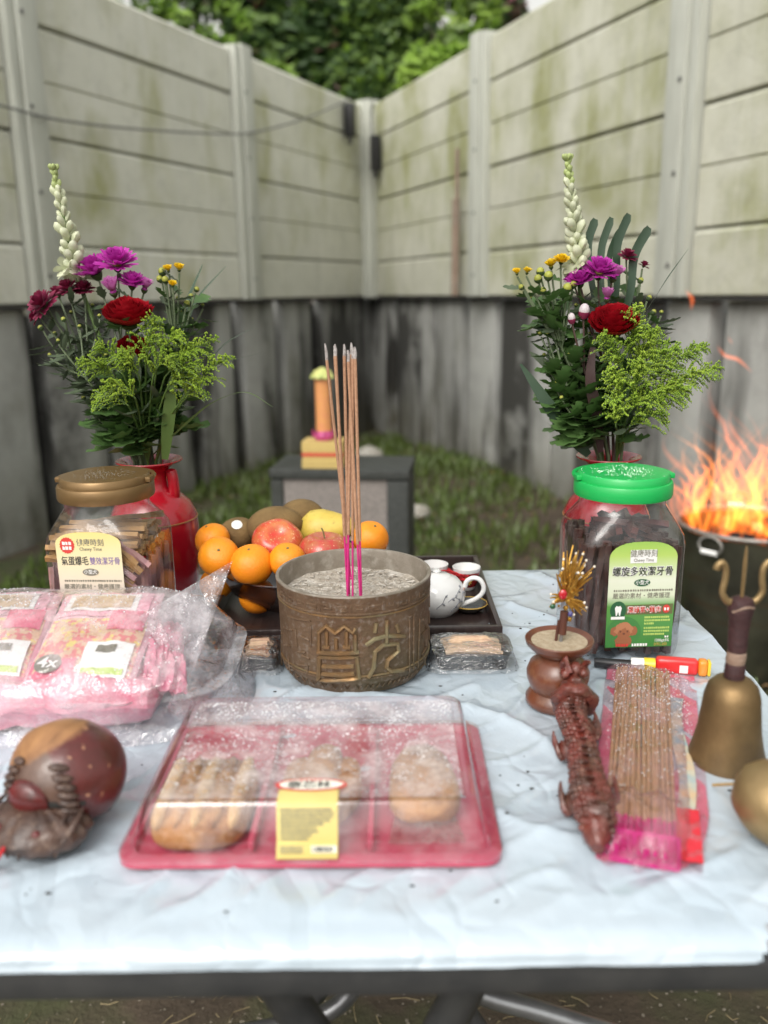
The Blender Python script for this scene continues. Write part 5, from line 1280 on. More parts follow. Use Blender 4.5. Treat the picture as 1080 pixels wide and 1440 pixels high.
for t0, sg, big in ((.40, -1, 1.0), (.74, -1, .9), (.52, 1, .7), (.78, 1, .8)):
    p, tn = at_ax(t0); sdv = tn.cross(V(0, 0, 1)).normalized() * (-sg * -1)
    b = B(hx); c = p + sdv * .012 - V(0, 0, .008)
    b.ell(c, (.010 * big, .015 * big, .013 * big), 14, 10, disp=lambda d, w: w * (1 + .2 * noise.noise(d * 3)))
    for q in (-.5, 0, .5):
        s0 = c + sdv * .006 * big + tn * q * .014; b.tube(bez(s0 - V(0, 0, .004), s0 + sdv * .009 * big + V(0, 0, .004), s0 + sdv * .006 * big - tn * .012 * big + V(0, 0, .010), 6), [.0045 * big, .0045 * big, .004 * big, .003 * big, .002 * big, .001], 7)
    b.done('claw', m_lac, hc)
p, tn = at_ax(.20); M3 = tn.to_track_quat('Z', 'Y').to_matrix()
b = B(hx); b.lathe([(.012, -.006), (.019, -.006), (.0225, -.002), (.0225, .003), (.019, .006), (.0135, .006)], 24, p, M3, wob=lambda a, z: 1 + .06 * sin(7 * a)); b.done('mane_collar', m_lac, hc)
p, tn = at_ax(.05)
b = B(hx)
for sx in (-1, 1):
    c = p + V(sx * .009, -.004, .012); b.ell(c, (.005, .006, .005), 10, 8)
    b.tube(bez(c + V(0, .006, .002), c + V(sx * .004, .002, .013), c + V(sx * .003, -.012, .016), 7), [.004, .0038, .0034, .003, .0024, .0016, .0008], 7)
b.tube(bez(p + V(-.006, -.004, .012), p + V(-.010, .0, .022), p + V(-.006, .006, .026), 5), [.006, .005, .004, .003, .001], 6)
b.ell(p + V(.003, .004, .012), (.007, .008, .008), 12, 8)
tag(b.done('horns_and_brow', m_lac, hc), kind='stuff')
b = B(hx); r_ = random.Random(6)      # carved scales along the back
for i in range(64):
    t = .24 + .72 * i / 64; q, tn = at_ax(t); sdv = tn.cross(V(0, 0, 1)).normalized()
    for sx in ((-1.25, -.62, .62, 1.25) if i % 2 else (-.95, -.34, .34, .95)):
        a = pi / 2 - sx; r = hrad(t) * (.84); c = q + (sdv * cos(a) * .92 + V(0, 0, 1) * sin(a) * .95) * r
        b.ell(c, (.0034, .0034, .0026), 7, 5)
tag(b.done('scales', m_lac, hc), kind='stuff')
fin = B(hx)
for k in range(17):
    q, tn = at_ax(.26 + .68 * k / 17); up = (V(0, 0, 1) - tn * tn.z).normalized(); c = q + up * hrad(.26 + .68 * k / 17) * .80
    fin.tube([c - up * .002 - tn * .004, c + up * .003, c + up * .0062 + tn * .005], [.0042, .0032, .0006], 6, flat=.5)
tag(fin.done('dorsal_fins', m_lac, hc), kind='stuff')
# --- gold ornament stuck in the bowl
m_gold2 = M('ornament_gold', (.62, .36, .07), .28, .85, c2=(.42, .22, .04), ns=220, bst=.3, bs=400)
m_gem = M('red_gem', (.45, .01, .02), .06, coat=1)
m_pearl = M('pearl_bead', (.80, .72, .60), .25, coat=.5)
m_dkwood = M('dark_wood_grip', (.07, .025, .018), .4, c2=(.11, .04, .025), ns=80, stretch=(1, 1, .2))
go = V(.1785, .810, TZ + .0675)
gt = thing('gold_ornament', 'gold filigree hairpin ornament with a red gem, stuck upright in the wooden bowl', 'ornament', go)
B().tube([(.0, 0, .0), (.0015, 0, .018)], .0018, 8).done('pin', m_steel, gt)
B().tube([(-.0045, .002, .002), (-.002, .002, .024)], .0016, 8).done('pin', m_dkwood, gt)
B().tube([(.0012, 0, .010), (.0026, 0, .034)], .0042, 12).done('wood_grip', m_dkwood, gt)
r_ = random.Random(14); c0 = V(.004, 0, .047)
b = B(); tips = []
for k in range(70):
    a = radians(r_.gauss(8, 17)) if k < 52 else radians(r_.uniform(-120, -50)) if k < 60 else radians(r_.uniform(95, 170)); L = (.052 - .018 * min(60, abs(math.degrees(a) - 8)) / 60 * 1.6) * r_.uniform(.45, 1.0) if k < 52 else r_.uniform(.010, .022)
    L *= 1.12 if k < 52 else 1
    d = V(sin(a), r_.uniform(-.35, .35), cos(a)).normalized(); e0 = c0 + d * L + V(.002, 0, 0)
    b.tube(bez(c0, c0 + d * L * .5 + V(r_.uniform(-.003, .003), 0, .003), e0, 5), [.0016, .0018, .0014, .001, .0006], 5)
    if k % 3 == 0: tips.append(e0)
for k in range(34):
    p = c0 + V(r_.gauss(.001, .0055), r_.gauss(-.002, .002), r_.gauss(.004, .011)); b.ell(p, r_.uniform(.0012, .003), 6, 4)
tag(b.done('filigree', m_gold2, gt), kind='stuff')
bm_ = B().ell((0, 0, 0), .0014, 8, 6).mesh('bead', m_pearl)
for e0 in tips: put(bm_, 'pearl', gt, e0)
b = B(); b.lathe([(.0045, 0), (.0052, .0008), (.0048, .0016), (.004, .001)], 20, (0, 0, 0), Matrix.Rotation(pi / 2, 3, 'X')); fr_ = b.done('gem_setting', m_gold2, gt, loc=(-.001, -.006, .055))
B().ell((0, 0, 0), (.0042, .0026, .0055), 16, 10).done('gem', m_gem, gt, loc=(-.001, -.0070, .055))
B().ell((0, 0, 0), (.003, .002, .003), 8, 6).done('green_bead', M('green_bead', (.01, .08, .03), .2, coat=.6), gt, loc=(-.010, -.003, .041))
B().ell((0, 0, 0), (.0026, .002, .0032), 8, 6).done('blue_bead', M('blue_bead', (.06, .06, .2), .2, coat=.6), gt, loc=(.008, -.004, .033))

# --- pink incense pack
ix = V(.2450, .7150, TZ); irz = -math.atan2(.108, .352)
ip = thing('incense_packet', 'long pink plastic packet of incense sticks, wet and creased, beside the dragon handle', 'incense packet', ix, irz)
m_pkfilm = film('pink_film', (.97, .86, .89), .10, 1.0, .03, haze=.34, hazec=(.82, .58, .64), hs_=40, bs=60, bst=.8, bd=.004, lo=.46, hi=.72, stretch=(1, .5, 1))
m_inctan = M('tan_incense', (.46, .31, .165), .85, c2=(.38, .24, .12), ns=250, bst=.3, bs=400)
m_pkpaper = M('pink_backing', (.62, .12, .22), .5, c2=(.68, .26, .34), ns=15)
m_bluepr = M('blue_print', (.28, .42, .48), .45, c2=(.55, .52, .40), ns=60, lo=.4, hi=.6, c3=(.62, .46, .28), ns3=35, lo3=.55, hi3=.65)
m_redpl = M('red_print', (.68, .02, .04), .35, coat=.3)
B().grid(14, 40, lambda u, v: V(lerp(-.046, .046, u) * (1 - 1.1 * max(0, .22 - v)) - .25 * max(0, .16 - v) * .1, lerp(-.176, .172, v) + .006 * noise.noise(V(u * 5, v * 2, 7)) * (1 if v < .05 else 0), .0015 + .0015 * noise.noise(V(u * 4, v * 12, 1)))).done('backing', m_pkpaper, ip)
B().grid(6, 30, lambda u, v: V(lerp(.020, .034, u) + .004 * sin(v * 6), lerp(-.11, .105, v), .0055 + .001 * noise.noise(V(u * 4, v * 9, 3)))).done('printed_card', m_bluepr, ip)
B().grid(6, 20, lambda u, v: V(lerp(.018, .038, u) - .01 * v * 0, lerp(-.168, -.098, v), .006 + .001 * noise.noise(V(u * 4, v * 9, 3)))).done('red_corner', m_redpl, ip)
sm = B(); sm.tube([(0, -.125, 0), (0, .158, 0)], .00155, 6); sm = sm.mesh('incense_coating', m_inctan)
sm2 = B(); sm2.tube([(0, -.172, 0), (0, -.124, 0)], .0011, 5); sm2 = sm2.mesh('pink_stick_end', m_incpink)
r_ = random.Random(9)
Rz_ = Matrix.Rotation(irz, 4, 'Z')
for lay in range(3):
    n = 18 - lay * 2
    for k in range(n):
        lx = lerp(-.034, .018, k / (n - 1)) + r_.uniform(-.0006, .0006); z = .0045 + lay * .0031 + r_.uniform(-.0004, .0004) ; ly = r_.uniform(-.004, .004) + (.0 if lay < 2 else -.004)
        t = thing('incense_stick', 'tan incense stick with a pink end, packed in the pink packet', 'incense stick', (0, 0, 0), group='incense sticks inside the pink packet')
        t.matrix_world = Matrix.Translation(ix) @ Rz_ @ Matrix.Translation((lx, ly, z)) @ Matrix.Rotation(r_.uniform(-.012, .012), 4, 'Z')
        put(sm, 'coating', t); put(sm2, 'pink_end', t)
def topf(u, v):
    x = lerp(-.047, .047, u); y = lerp(-.185, .176, v)
    prof_ = max(0, 1 - abs((x + .008) / .040) ** 4); end = min(1, max(0, (v - .03) / .10)) * min(1, max(0, (.985 - v) / .04))
    z = .0028 + .0118 * prof_ ** .7 * end + .0016 * noise.noise(V(u * 6, v * 16, 2)) + (.006 if v < .22 else .0015) * (1 - abs(noise.noise(V(u * 5 + v * 6, v * 14, 8)))) ** 4
    if v < .24: x *= 1 - .24 * (.24 - v) / .24; z += (.010 * sin(v / .24 * pi) + .006 * noise.noise(V(u * 9, v * 20, 6))) * prof_; y += .006 * noise.noise(V(u * 6, v * 4, 9))
    return V(x, y, z)
B().grid(40, 90, topf).done('film', m_pkfilm, ip)
B().grid(8, 6, lambda u, v: V(lerp(-.030, .022, u), lerp(-.178, -.150, v), .0125 + .002 * noise.noise(V(u * 4, v * 3, 1)) - .010 * (1 - v))).done('pink_wrapping_end', M('magenta_paper', (.62, .015, .25), .45, c2=(.42, .01, .16), ns=40), ip)
r_ = random.Random(19); b = B()
for i in range(700):
    u, v = r_.uniform(.08, .92), r_.uniform(.25, .97)
    if r_.random() < .5: v = r_.uniform(.6, .97)
    p = topf(u, v); s_ = r_.uniform(.0003, .0008); b.lathe([(0, s_ * .8), (s_ * .7, s_ * .55), (s_, 0)], 5, p)
tag(b.done('water_drops', m_drop, ip), kind='stuff')

# --- lighter
l0, l1 = V(.2365, .8955, TZ + .0095), V(.3570, .8690, TZ + .0100)
L_ = (l1 - l0).length
lt = thing('gas_lighter', 'red and yellow gas lighter with a black barrel at the foot of the green-lidded jar', 'lighter', l0, math.atan2((l1 - l0).y, (l1 - l0).x))
m_lred = M('lighter_red', (.72, .03, .03), .3, coat=.4); m_lyel = M('lighter_yellow', (.80, .58, .04), .35, coat=.3); m_lor = M('lighter_orange', (.85, .28, .03), .3, coat=.4)
RX = Matrix.Rotation(pi / 2, 3, 'Y')
B().lathe([(0, 0), (.0045, 0), (.0055, .002), (.0055, .040), (0, .040)], 18, (0, 0, -.003), RX).done('barrel', m_black, lt)
B().lathe([(0, .040), (.0068, .040), (.0072, .043), (.0074, .054), (0, .0541)], 20, (0, 0, -.0015), RX).done('white_collar', m_white, lt)
B().lathe([(0, .054), (.0076, .0541), (.0078, .066), (0, .0661)], 20, (0, 0, -.001), RX).done('yellow_collar', m_lyel, lt)
B().box((.089, 0, .0005), (.0455, .0125, .0185), bevel=.005, seg=3).done('handle', m_lred, lt)
B().box((.1165, 0, .0005), (.0100, .0128, .0188), bevel=.004, seg=3).done('end_cap', m_lor, lt)
B().box((.1230, 0, .0005), (.0036, .0110, .0165), bevel=.0015).done('end_plug', m_lyel, lt)
B().box((.096, -.0062, -.001), (.009, .0008, .009)).done('sticker', m_white, lt, smooth=False)

# --- brass hand bell
m_brass = M('aged_brass', (.25, .165, .078), .46, .8, c2=(.175, .112, .05), ns=22, c3=(.115, .082, .05), ns3=7, bst=.12, bs=160, rvar=.12)
m_brass2 = M('pale_brass', (.36, .25, .12), .45, .65, c2=(.27, .185, .085), ns=40, bst=.12, bs=160)
bl = (.3085, .695, TZ)
be = thing('hand_bell', 'aged brass hand bell with a dark bound handle ending in a trident', 'bell', bl); be.scale = (.86, .86, 1.0)
B().lathe([(.0395, .001), (.0400, .0), (.0385, .006), (.0350, .018), (.0318, .032), (.0296, .050), (.0280, .064), (.0250, .0735), (.0190, .0795), (.009, .0825), (0, .083), ], 56).done('bell_body', m_brass, be)
B().lathe([(.0395, .001), (.0375, .001), (.0335, .016), (.0285, .045), (.026, .062), (.018, .075), (0, .079)], 40).done('bell_inside', m_brass, be)
m_bind = M('dark_binding', (.035, .012, .013), .55, c2=(.06, .02, .02), ns=90, bst=.6, bs=150, stretch=(1, 1, 4))
m_bindlt = M('pale_binding', (.34, .24, .18), .7, c2=(.26, .17, .12), ns=90, bst=.5, bs=150, stretch=(1, 1, 4))
def wob_(a, z): return 1 + .03 * sin(z * 2600 + a)
B().lathe([(0, .080), (.0098, .080), (.0105, .084), (.0102, .093), (.0092, .0965)], 28, wob=wob_).done('handle_binding', m_bind, be)
B().lathe([(.0092, .0962), (.0098, .0985), (.0096, .105), (.0092, .1075)], 28, wob=wob_).done('pale_binding', m_bindlt, be)
B().lathe([(.0090, .1072), (.0096, .112), (.0100, .125), (.0108, .138), (.0128, .1445), (.0132, .150), (.0112, .1555), (.006, .158), (0, .158)], 28, wob=wob_).done('handle_binding', m_bind, be)
B().tube(smooth_path([(-.011, -.007, .146), (0, -.0135, .152), (.011, -.006, .149), (.009, .008, .146)], 4), .0011, 6).done('thread', m_bindlt, be)
B().tube([(0, 0, .156), (0, 0, .170), (0, 0, .188), (0, 0, .200), (0, 0, .2045)], [.0030, .0036, .0040, .0026, .0004], 4, flat=.6).done('centre_prong', m_brass2, be)
for sg in (-1, 1):
    B().tube(smooth_path([(sg * .004, 0, .1535), (sg * .0135, 0, .1535), (sg * .0200, 0, .162), (sg * .0185, 0, .174), (sg * .0190, 0, .184), (sg * .0232, 0, .1885), (sg * .0272, 0, .1860), (sg * .0280, 0, .1830)], 5), [.0034] * 24 + [.0038] * 12, 10).done('side_prong', m_brass2, be)

# --- small brass pot and striker
pt = (.2990, .5760, TZ)
po = thing('brass_pot', 'small round brass pot tipped on its side at the edge of the picture', 'pot', pt)
Mp = Matrix.Rotation(radians(34), 3, 'Y') @ Matrix.Rotation(radians(12), 3, 'X')
B().lathe([(0, -.029), (.014, -.0285), (.026, -.022), (.0335, -.009), (.0345, .002), (.030, .014), (.0235, .0215), (.0205, .024), (.0215, .027), (.0245, .0295), (.0250, .0305), (.0235, .0305), (.0195, .0255), (.022, .020), (.029, .011), (.0325, 0), (.031, -.010), (.024, -.021), (0, -.027)], 48, (0, 0, .0345), Mp).done('pot_wall', m_brass2, po)
m_palewood = M('pale_wood', (.50, .36, .18), .6, c2=(.42, .28, .12), ns=80)
s0, s1 = V((0.2752, 0.6400, 0.7519)), V((0.3021, 0.5600, 0.8055))
tag(B(s0).tube([s0, (s0 + s1) / 2, s1], .0014, 8).done('striker_rod', m_palewood, loc=s0), 'thin pale wooden rod lying across the mouth of the brass pot', 'rod')

# --- wooden fish drum
fx = V(-.2640, .6150, TZ)
wf = thing('wooden_fish', 'carved red-brown wooden fish drum with a worn bare top and a red cord', 'wooden fish', fx, radians(-18))
m, nt, out = mk('fish_wood'); v = coords(nt); tc = N(nt, 'ShaderNodeTexCoord'); sx = N(nt, 'ShaderNodeSeparateXYZ'); nt.links.new(tc.outputs['Object'], sx.inputs[0])
red = mixc(nt, noise_fac(nt, v, 40, .35, .65), (.115, .018, .016), (.075, .018, .014)); red = mixc(nt, math_(nt, 'MULTIPLY', noise_fac(nt, v, 90, .66, .72, 2), .8), red, (.5, .25, .14))
wood = mixc(nt, noise_fac(nt, coords(nt, (90, 9, 90)), 1.2, .3, .7), (.40, .20, .08), (.22, .10, .04))
carv = mixc(nt, noise_fac(nt, v, 55, .35, .65), (.085, .045, .032), (.16, .095, .07))
def ramp(val, a, c): r = N(nt, 'ShaderNodeMapRange'); r.inputs['From Min'].default_value = a; r.inputs['From Max'].default_value = c; nt.links.new(val, r.inputs['Value']); return r.outputs[0]
nz_ = noise_fac(nt, v, 28, .2, .8)
top = math_(nt, 'ADD', sx.outputs[2], math_(nt, 'MULTIPLY', nz_, .010)); top = math_(nt, 'SUBTRACT', top, math_(nt, 'MULTIPLY', sx.outputs[0], .55))
ft = math_(nt, 'ADD', math_(nt, 'MULTIPLY', sx.outputs[1], -1), math_(nt, 'MULTIPLY', nz_, .006)); ft = math_(nt, 'SUBTRACT', ft, math_(nt, 'MULTIPLY', sx.outputs[0], .55))
base = mixc(nt, ramp(ft, .016, .019), red, carv); base = mixc(nt, ramp(top, .0745, .0790), base, wood)
rw = N(nt, 'ShaderNodeMix'); nt.links.new(ramp(top, .0745, .0790), rw.inputs[0]); rw.inputs[2].default_value = .30; rw.inputs[3].default_value = .65
prin(nt, out, base, rw.outputs[0], nrm=bump(nt, noise_fac(nt, v, 120, .2, .8), .25, .0015), coat=.2)
m_fish = m
def fdisp(d, p):
    f = max(0, -d.y)
    r = V(d.x * (.049 - .010 * f), d.y * (.050 if d.y > 0 else .040), d.z * (.043 - .006 * f))
    if d.z < -.6: r.z *= .94
    return r * (1 + .015 * noise.noise(d * 2.5))
B().ell((0, .004, .041), (1, 1, 1), 44, 30, disp=fdisp).done('drum_body', m_fish, wf)
m_carve = lacquer('carved_brown_wood', (.095, .05, .034), (.05, .027, .02), (.19, .125, .09), 55, .5, .9, 120)
m_mred = M('mouth_red', (.13, .010, .010), .4, c2=(.06, .012, .010), ns=60, coat=.3)
B().tube([V(-.036 + .072 * k / 14, -.0350 * sqrt(max(0, 1 - ((-.036 + .072 * k / 14) / .044) ** 2)) + .002, .036 + .004 * sin(pi * k / 14)) for k in range(15)], [.002 + .0018 * sin(pi * k / 14) for k in range(15)], 8).done('mouth_slit', m_backing, wf)
B().ell((-.004, -.0330, .042), (.0185, .009, .0145), 22, 14, disp=lambda d, p: p * (1 + .16 * noise.noise(d * 2.6))).done('mouth_ball', m_mred, wf)
# carved jaw with scroll ridges, grown out of the lower front
def jaw(d, p):
    r = V(d.x * .042, d.y * .034, d.z * .019); a = math.atan2(d.x, -d.y)
    return r * (1 + .10 * noise.noise(d * 3) + (.025 * sin(a * 17) if d.z > -.2 else 0)) 
B().ell((0, -.030, .018), (1, 1, 1), 64, 20, disp=jaw).done('carved_jaw', m_carve, wf)
for sx_ in (-1, 1):
    for k in range(7):      # scale rows climbing the cheeks
        zz = .026 + .0066 * k; xx = sx_ * (.028 - .0006 * (k - 2) ** 2); rr = sqrt(max(.02, 1 - ((zz - .041) / .040) ** 2 - (xx / .046) ** 2)); yy = .004 - .0385 * rr
        B().ell((xx, yy, zz), (.0085, .0042, .0032), 12, 8, Matrix.Rotation(sx_ * .55, 3, 'Z') @ Matrix.Rotation(sx_ * .25, 3, 'Y')).done('cheek_scale', m_carve, wf)
    for k in range(4):      # scroll ridges over the jaw
        B().tube(smooth_path([(sx_ * (.036 - .008 * k), -.022 - .004 * k, .033), (sx_ * (.038 - .009 * k), -.036 - .005 * k, .0285), (sx_ * (.034 - .009 * k), -.046 - .0045 * k, .019), (sx_ * (.029 - .008 * k), -.050 - .0035 * k, .008)], 5), [.0012, .0016, .002, .0024, .0026, .0028, .0028, .0028, .0028, .0026, .0024, .0022, .002, .0018, .0014, .001], 7).done('carved_ridge', m_carve, wf)
    B().ell((sx_ * .017, -.053, .026), (.0042, .0036, .0042), 10, 8).done('carved_eye', m_mred, wf)
B().tube(smooth_path([(.006, -.046, .020), (-.001, -.058, .024), (-.008, -.066, .012), (-.014, -.072, .005)], 5), .0017, 8).done('cord', m_redcord, wf)
B().ell((-.0145, -.0725, .0055), (.0042, .0036, .0042), 10, 8, disp=lambda d, p: p * (1 + .2 * noise.noise(d * 4))).done('cord_knot', m_redcord, wf)
for k in range(2): B().tube(smooth_path([(-.015, -.073, .004), (-.028, -.078 - .003 * k, .002), (-.046, -.080 + .004 * k, .002), (-.066, -.079 + .009 * k, .0018)], 5), .0011, 6).done('cord', m_redcord, wf)

# ============================================================ FIRE BIN
m_bin, nt, out = mk('sooty_steel'); v = coords(nt)
base = mixc(nt, noise_fac(nt, v, 6, .35, .65), (.12, .12, .085), (.06, .058, .045)); base = mixc(nt, noise_fac(nt, coords(nt, (1, 1, 6)), 4, .55, .7), base, (.10, .075, .05))
prin(nt, out, base, .34, .65, bump(nt, noise_fac(nt, v, 9, .2, .8, 3), .25, .01))
m_binrim = M('bright_rim', (.34, .33, .31), .45, .5, c2=(.2, .19, .17), ns=30)
fb = V(1.118, 2.52, -.01)
bn = thing('burning_bin', 'sooty round steel bin with ring handles, paper burning inside it', 'fire bin', fb)
RB, HB = .208, .468
B().lathe([(0, 0), (.165, 0), (.172, .01), (.19, .25), (RB - .004, HB - .01), (RB - .010, HB - .01), (.184, .25), (.165, .02), (0, .02)], 56).done('bin_wall', m_bin, bn)
B().tube([(RB * cos(2 * pi * k / 60), RB * sin(2 * pi * k / 60), HB) for k in range(60)], .0065, 8, closed=True).done('rim', m_binrim, bn)
for a, zz in ((radians(-140), -.028), (radians(78), .02)):
    p = V((RB + .006) * cos(a), (RB + .006) * sin(a), HB + zz); t_ = V(-sin(a), cos(a), 0); n_ = V(cos(a), sin(a), 0)
    ring = [p + (t_ * cos(2 * pi * k / 24) * .036 + V(0, 0, 1) * sin(2 * pi * k / 24) * .026) + n_ * .008 for k in range(24)]
    h_ = B().tube(ring, .004, 8, closed=True).done('ring_handle', m_binrim, bn)
    B().tube([p - t_ * .024 - V(0, 0, .020) + n_ * .011, p + t_ * .024 - V(0, 0, .020) + n_ * .011], .008, 8).done('grip', m_white, h_)
m_char = M('charred_paper', (.012, .011, .011), .9, c2=(.035, .03, .028), ns=25, bst=.8, bs=60, bd=.01)
m_yp = M('unburnt_paper', (.62, .42, .18), .8, c2=(.25, .14, .06), ns=12)
r_ = random.Random(23)
for k in range(26):
    a = r_.uniform(0, 2 * pi); rr = .16 * sqrt(r_.random()); p = fb + V(rr * cos(a), rr * sin(a), HB - .07 + r_.uniform(-.03, .045) - .02)
    Mx_ = Matrix.Rotation(r_.uniform(0, 6), 3, 'Z') @ Matrix.Rotation(r_.uniform(-.8, .8), 3, 'X')
    sd_ = k
    b = B(p); nn = 6; w = r_.uniform(.03, .06); h = r_.uniform(.04, .075)
    for sg in (0, .004):
        b.grid(nn, nn, lambda u, q: p + Mx_ @ V((u - .5) * 2 * w, .018 * noise.noise(V(u * 3, q * 3, sd_)) + sg, (q - .5) * 2 * h + .012 * noise.noise(V(u * 3, q * 3, sd_ + 50))))
    yel = k % 4 == 0
    tag(b.done('joss_sheet', m_yp if yel else m_char, loc=p), 'yellow joss sheet not yet burnt, sticking up in the burning bin' if yel else 'curled black burnt sheet in the burning bin', 'burnt paper', 'sheets burning in the steel bin')
# flames: closed tongues of glowing gas
def flame_mat(name, c, st_, ab):
    m, nt, out = mk(name); em = N(nt, 'ShaderNodeEmission'); em.inputs['Color'].default_value = rgba(c); em.inputs['Strength'].default_value = st_
    nt.links.new(em.outputs[0], out.inputs['Volume']); return m
m_fl = [flame_mat('flame_orange', (1.0, .175, .014), 30, 0), flame_mat('flame_amber', (1.0, .26, .028), 30, 0), flame_mat('flame_deep', (1.0, .17, .03), 22, 0)]
fire = thing('fire', 'orange flames leaping from the sooty steel bin', 'fire', fb)
r_ = random.Random(77)
def tongue(p0, h, lean, wmax, mat_, curl, n=22):
    pts, rad = [], []; ph = r_.uniform(0, 6); ph2 = r_.uniform(0, 6)
    for i in range(n):
        t = i / (n - 1); sway = curl * (t ** 1.1)
        pts.append(V(p0) + V(lean[0] * t + sway * sin(ph + t * 5.2) * .09, lean[1] * t + sway * .06 * cos(ph2 + t * 4.4), h * t))
        rad.append(wmax * (sin(pi * min(1, .16 + t * .84)) ** .9) * (1 - .55 * t) * (1 + .35 * sin(ph + t * 11)) + .0007)
    a = r_.uniform(0, pi); b = B(fb); b.tube(pts, rad, 10, flat=r_.uniform(.28, .5), up=(cos(a), sin(a), .1)); return b.done('flame', mat_, fire)
for k in range(105):
    a = r_.uniform(0, 2 * pi); rr = .195 * sqrt(r_.random()); p = fb + V(rr * cos(a), rr * sin(a), HB - .05)
    ctr = 1 - rr / .25
    tongue(p, r_.uniform(.14, .40) * (.55 + ctr), (r_.uniform(-.05, .05), r_.uniform(-.03, .03)), r_.uniform(.007, .022), m_fl[r_.choice([0, 0, 1, 1, 2])], r_.uniform(.6, 1.3))
for x, y, h, lx in ((-.06, .0, .42, .0), (.08, .02, .34, .05), (-.02, -.03, .30, -.02), (.11, -.02, .46, .06), (.03, .05, .40, .0), (-.10, .03, .34, .03), (.06, -.06, .44, -.03), (.14, .04, .36, .02), (-.04, .06, .48, .02), (-.14, -.04, .22, -.06)):
    tongue(fb + V(x, y, HB - .02), h, (lx, .02), .013, m_fl[2 if h > .35 else 0], 1.2, 30)
def wisp(c, pts, r): 
    P_ = smooth_path(pts, 6); n = len(P_); B(fb).tube(P_, [r * sin(pi * (i + .5) / n) ** .8 + .0006 for i in range(n)], 8, flat=.45).done('flame_wisp', c, fire)
Y_ = 2.5
wisp(m_fl[2], [(0.8646, 2.5000, 1.1516), (0.8846, 2.5000, 1.1278), (0.8850, 2.5000, 1.0963)], .013)
wisp(m_fl[2], [(0.9666, 2.5000, 0.9954), (0.9937, 2.5000, 0.9667), (1.0319, 2.5000, 0.9540), (1.0767, 2.5000, 0.9166)], .013)
wisp(m_fl[2], [(0.9974, 2.5000, 1.0191), (1.0115, 2.5000, 0.9988)], .006)
wisp(m_fl[2], [(1.0036, 2.5000, 0.7805), (1.0238, 2.5000, 0.7166), (1.0488, 2.5000, 0.6734), (1.0372, 2.5000, 0.6130)], .015)
wisp(m_fl[2], [(1.1088, 2.5000, 0.7111), (1.1405, 2.5000, 0.6893), (1.1790, 2.5000, 0.6844)], .012)
wisp(m_fl[0], [(0.8814, 2.5000, 0.6152), (0.9026, 2.5000, 0.5887), (0.9187, 2.5000, 0.5445), (0.9581, 2.5000, 0.5085)], .012)
wisp(m_fl[0], [(0.9320, 2.5000, 0.6492), (0.9675, 2.5000, 0.6314), (0.9539, 2.5000, 0.5880), (0.9342, 2.5000, 0.5663)], .013)

# ============================================================ VASES AND FLOWERS
m_vase = M('red_vase_glaze', (.40, .006, .018), .22, c2=(.33, .005, .014), ns=12, coat=.5)
m_vgold = M('vase_gold_line', (.45, .22, .08), .4, .5)
def vase(lbl, p, k=1.0):
    t = thing('flower_vase', lbl, 'vase', p); t.scale = (k, k, 1)
    pr = [(0, 0), (.052, 0), (.058, .003), (.0625, .02), (.0655, .06), (.0665, .095), (.064, .115), (.056, .131), (.043, .143), (.031, .151), (.0275, .158), (.0270, .172), (.0285, .180), (.036, .187), (.047, .1905), (.0495, .1925), (.0490, .1940), (.046, .1932), (.034, .1895), (.0255, .180), (.0245, .160), (.028, .152), (.05, .12), (.05, .02), (0, .02)]
    B().lathe(pr, 56).done('vase_body', m_vase, t)
    B().tube([(.0655 * cos(2 * pi * k / 60), .0655 * sin(2 * pi * k / 60), .110) for k in range(60)], .0009, 6, closed=True).done('gold_line', m_vgold, t)
    for sg in (-1, 1):
        B().tube(smooth_path([(sg * .036, -.01, .140), (sg * .037, -.011, .152), (sg * .036, -.010, .168), (sg * .034, -.009, .178)], 4), .0085, 12).done('tube_ear', m_vase, t)
        B().ell((sg * .034, -.009, .178), (.0088, .0088, .004), 12, 8).done('ear_top', m_vase, t)
    return t
VL, VR = V((-0.3287, 1.1800, 0.9339)), V((0.3116, 1.1600, 0.9347))
VL.z = VR.z = TZ
vase('red glazed vase with tube ears behind the gold-lidded jar', VL, .93)
vase('red flared vase behind the green-lidded jar, only its mouth showing', VR, .90)

m_stemg = M('flower_stem', (.10, .17, .035), .5, c2=(.07, .12, .03), ns=60)
m_stemd = M('grey_green_stem', (.13, .17, .09), .55, c2=(.09, .12, .06), ns=60)
m_stembr = M('brown_stem', (.10, .045, .04), .55, c2=(.07, .05, .04), ns=60)
m_leaf = leafmat('mum_leaf', (.075, .165, .04), (.12, .21, .065), 60, .5, .2)
m_leafg = leafmat('grey_leaf', (.095, .135, .075), (.14, .175, .11), 60, .55, .2)
m_blade = leafmat('blade_leaf', (.045, .085, .05), (.07, .11, .07), 30, .4, .2)
m_bladel = leafmat('light_blade', (.12, .20, .05), (.17, .25, .08), 30, .4, .3)
m_tube = leafmat('tuberose_bud', (.74, .76, .58), (.66, .72, .44), 70, .5, .25)
m_tubeg = leafmat('tuberose_tip', (.55, .64, .28), (.46, .56, .2), 70, .5, .25)
m_magen = leafmat('magenta_petal', (.55, .02, .42), (.68, .09, .55), 90, .5, .35)
m_magenl = leafmat('pale_magenta_petal', (.66, .28, .56), (.58, .12, .45), 60, .5, .35)
m_burg = leafmat('burgundy_petal', (.20, .010, .045), (.28, .03, .09), 90, .5, .2)
m_redpet = leafmat('red_petal', (.42, .004, .014), (.27, .003, .009), 60, .5, .15)
m_yelp = leafmat('yellow_petal', (.90, .66, .02), (.85, .55, .015), 90, .5, .25)
m_yelbud = leafmat('yellow_green_bud', (.45, .46, .08), (.36, .40, .06), 90, .5, .2)
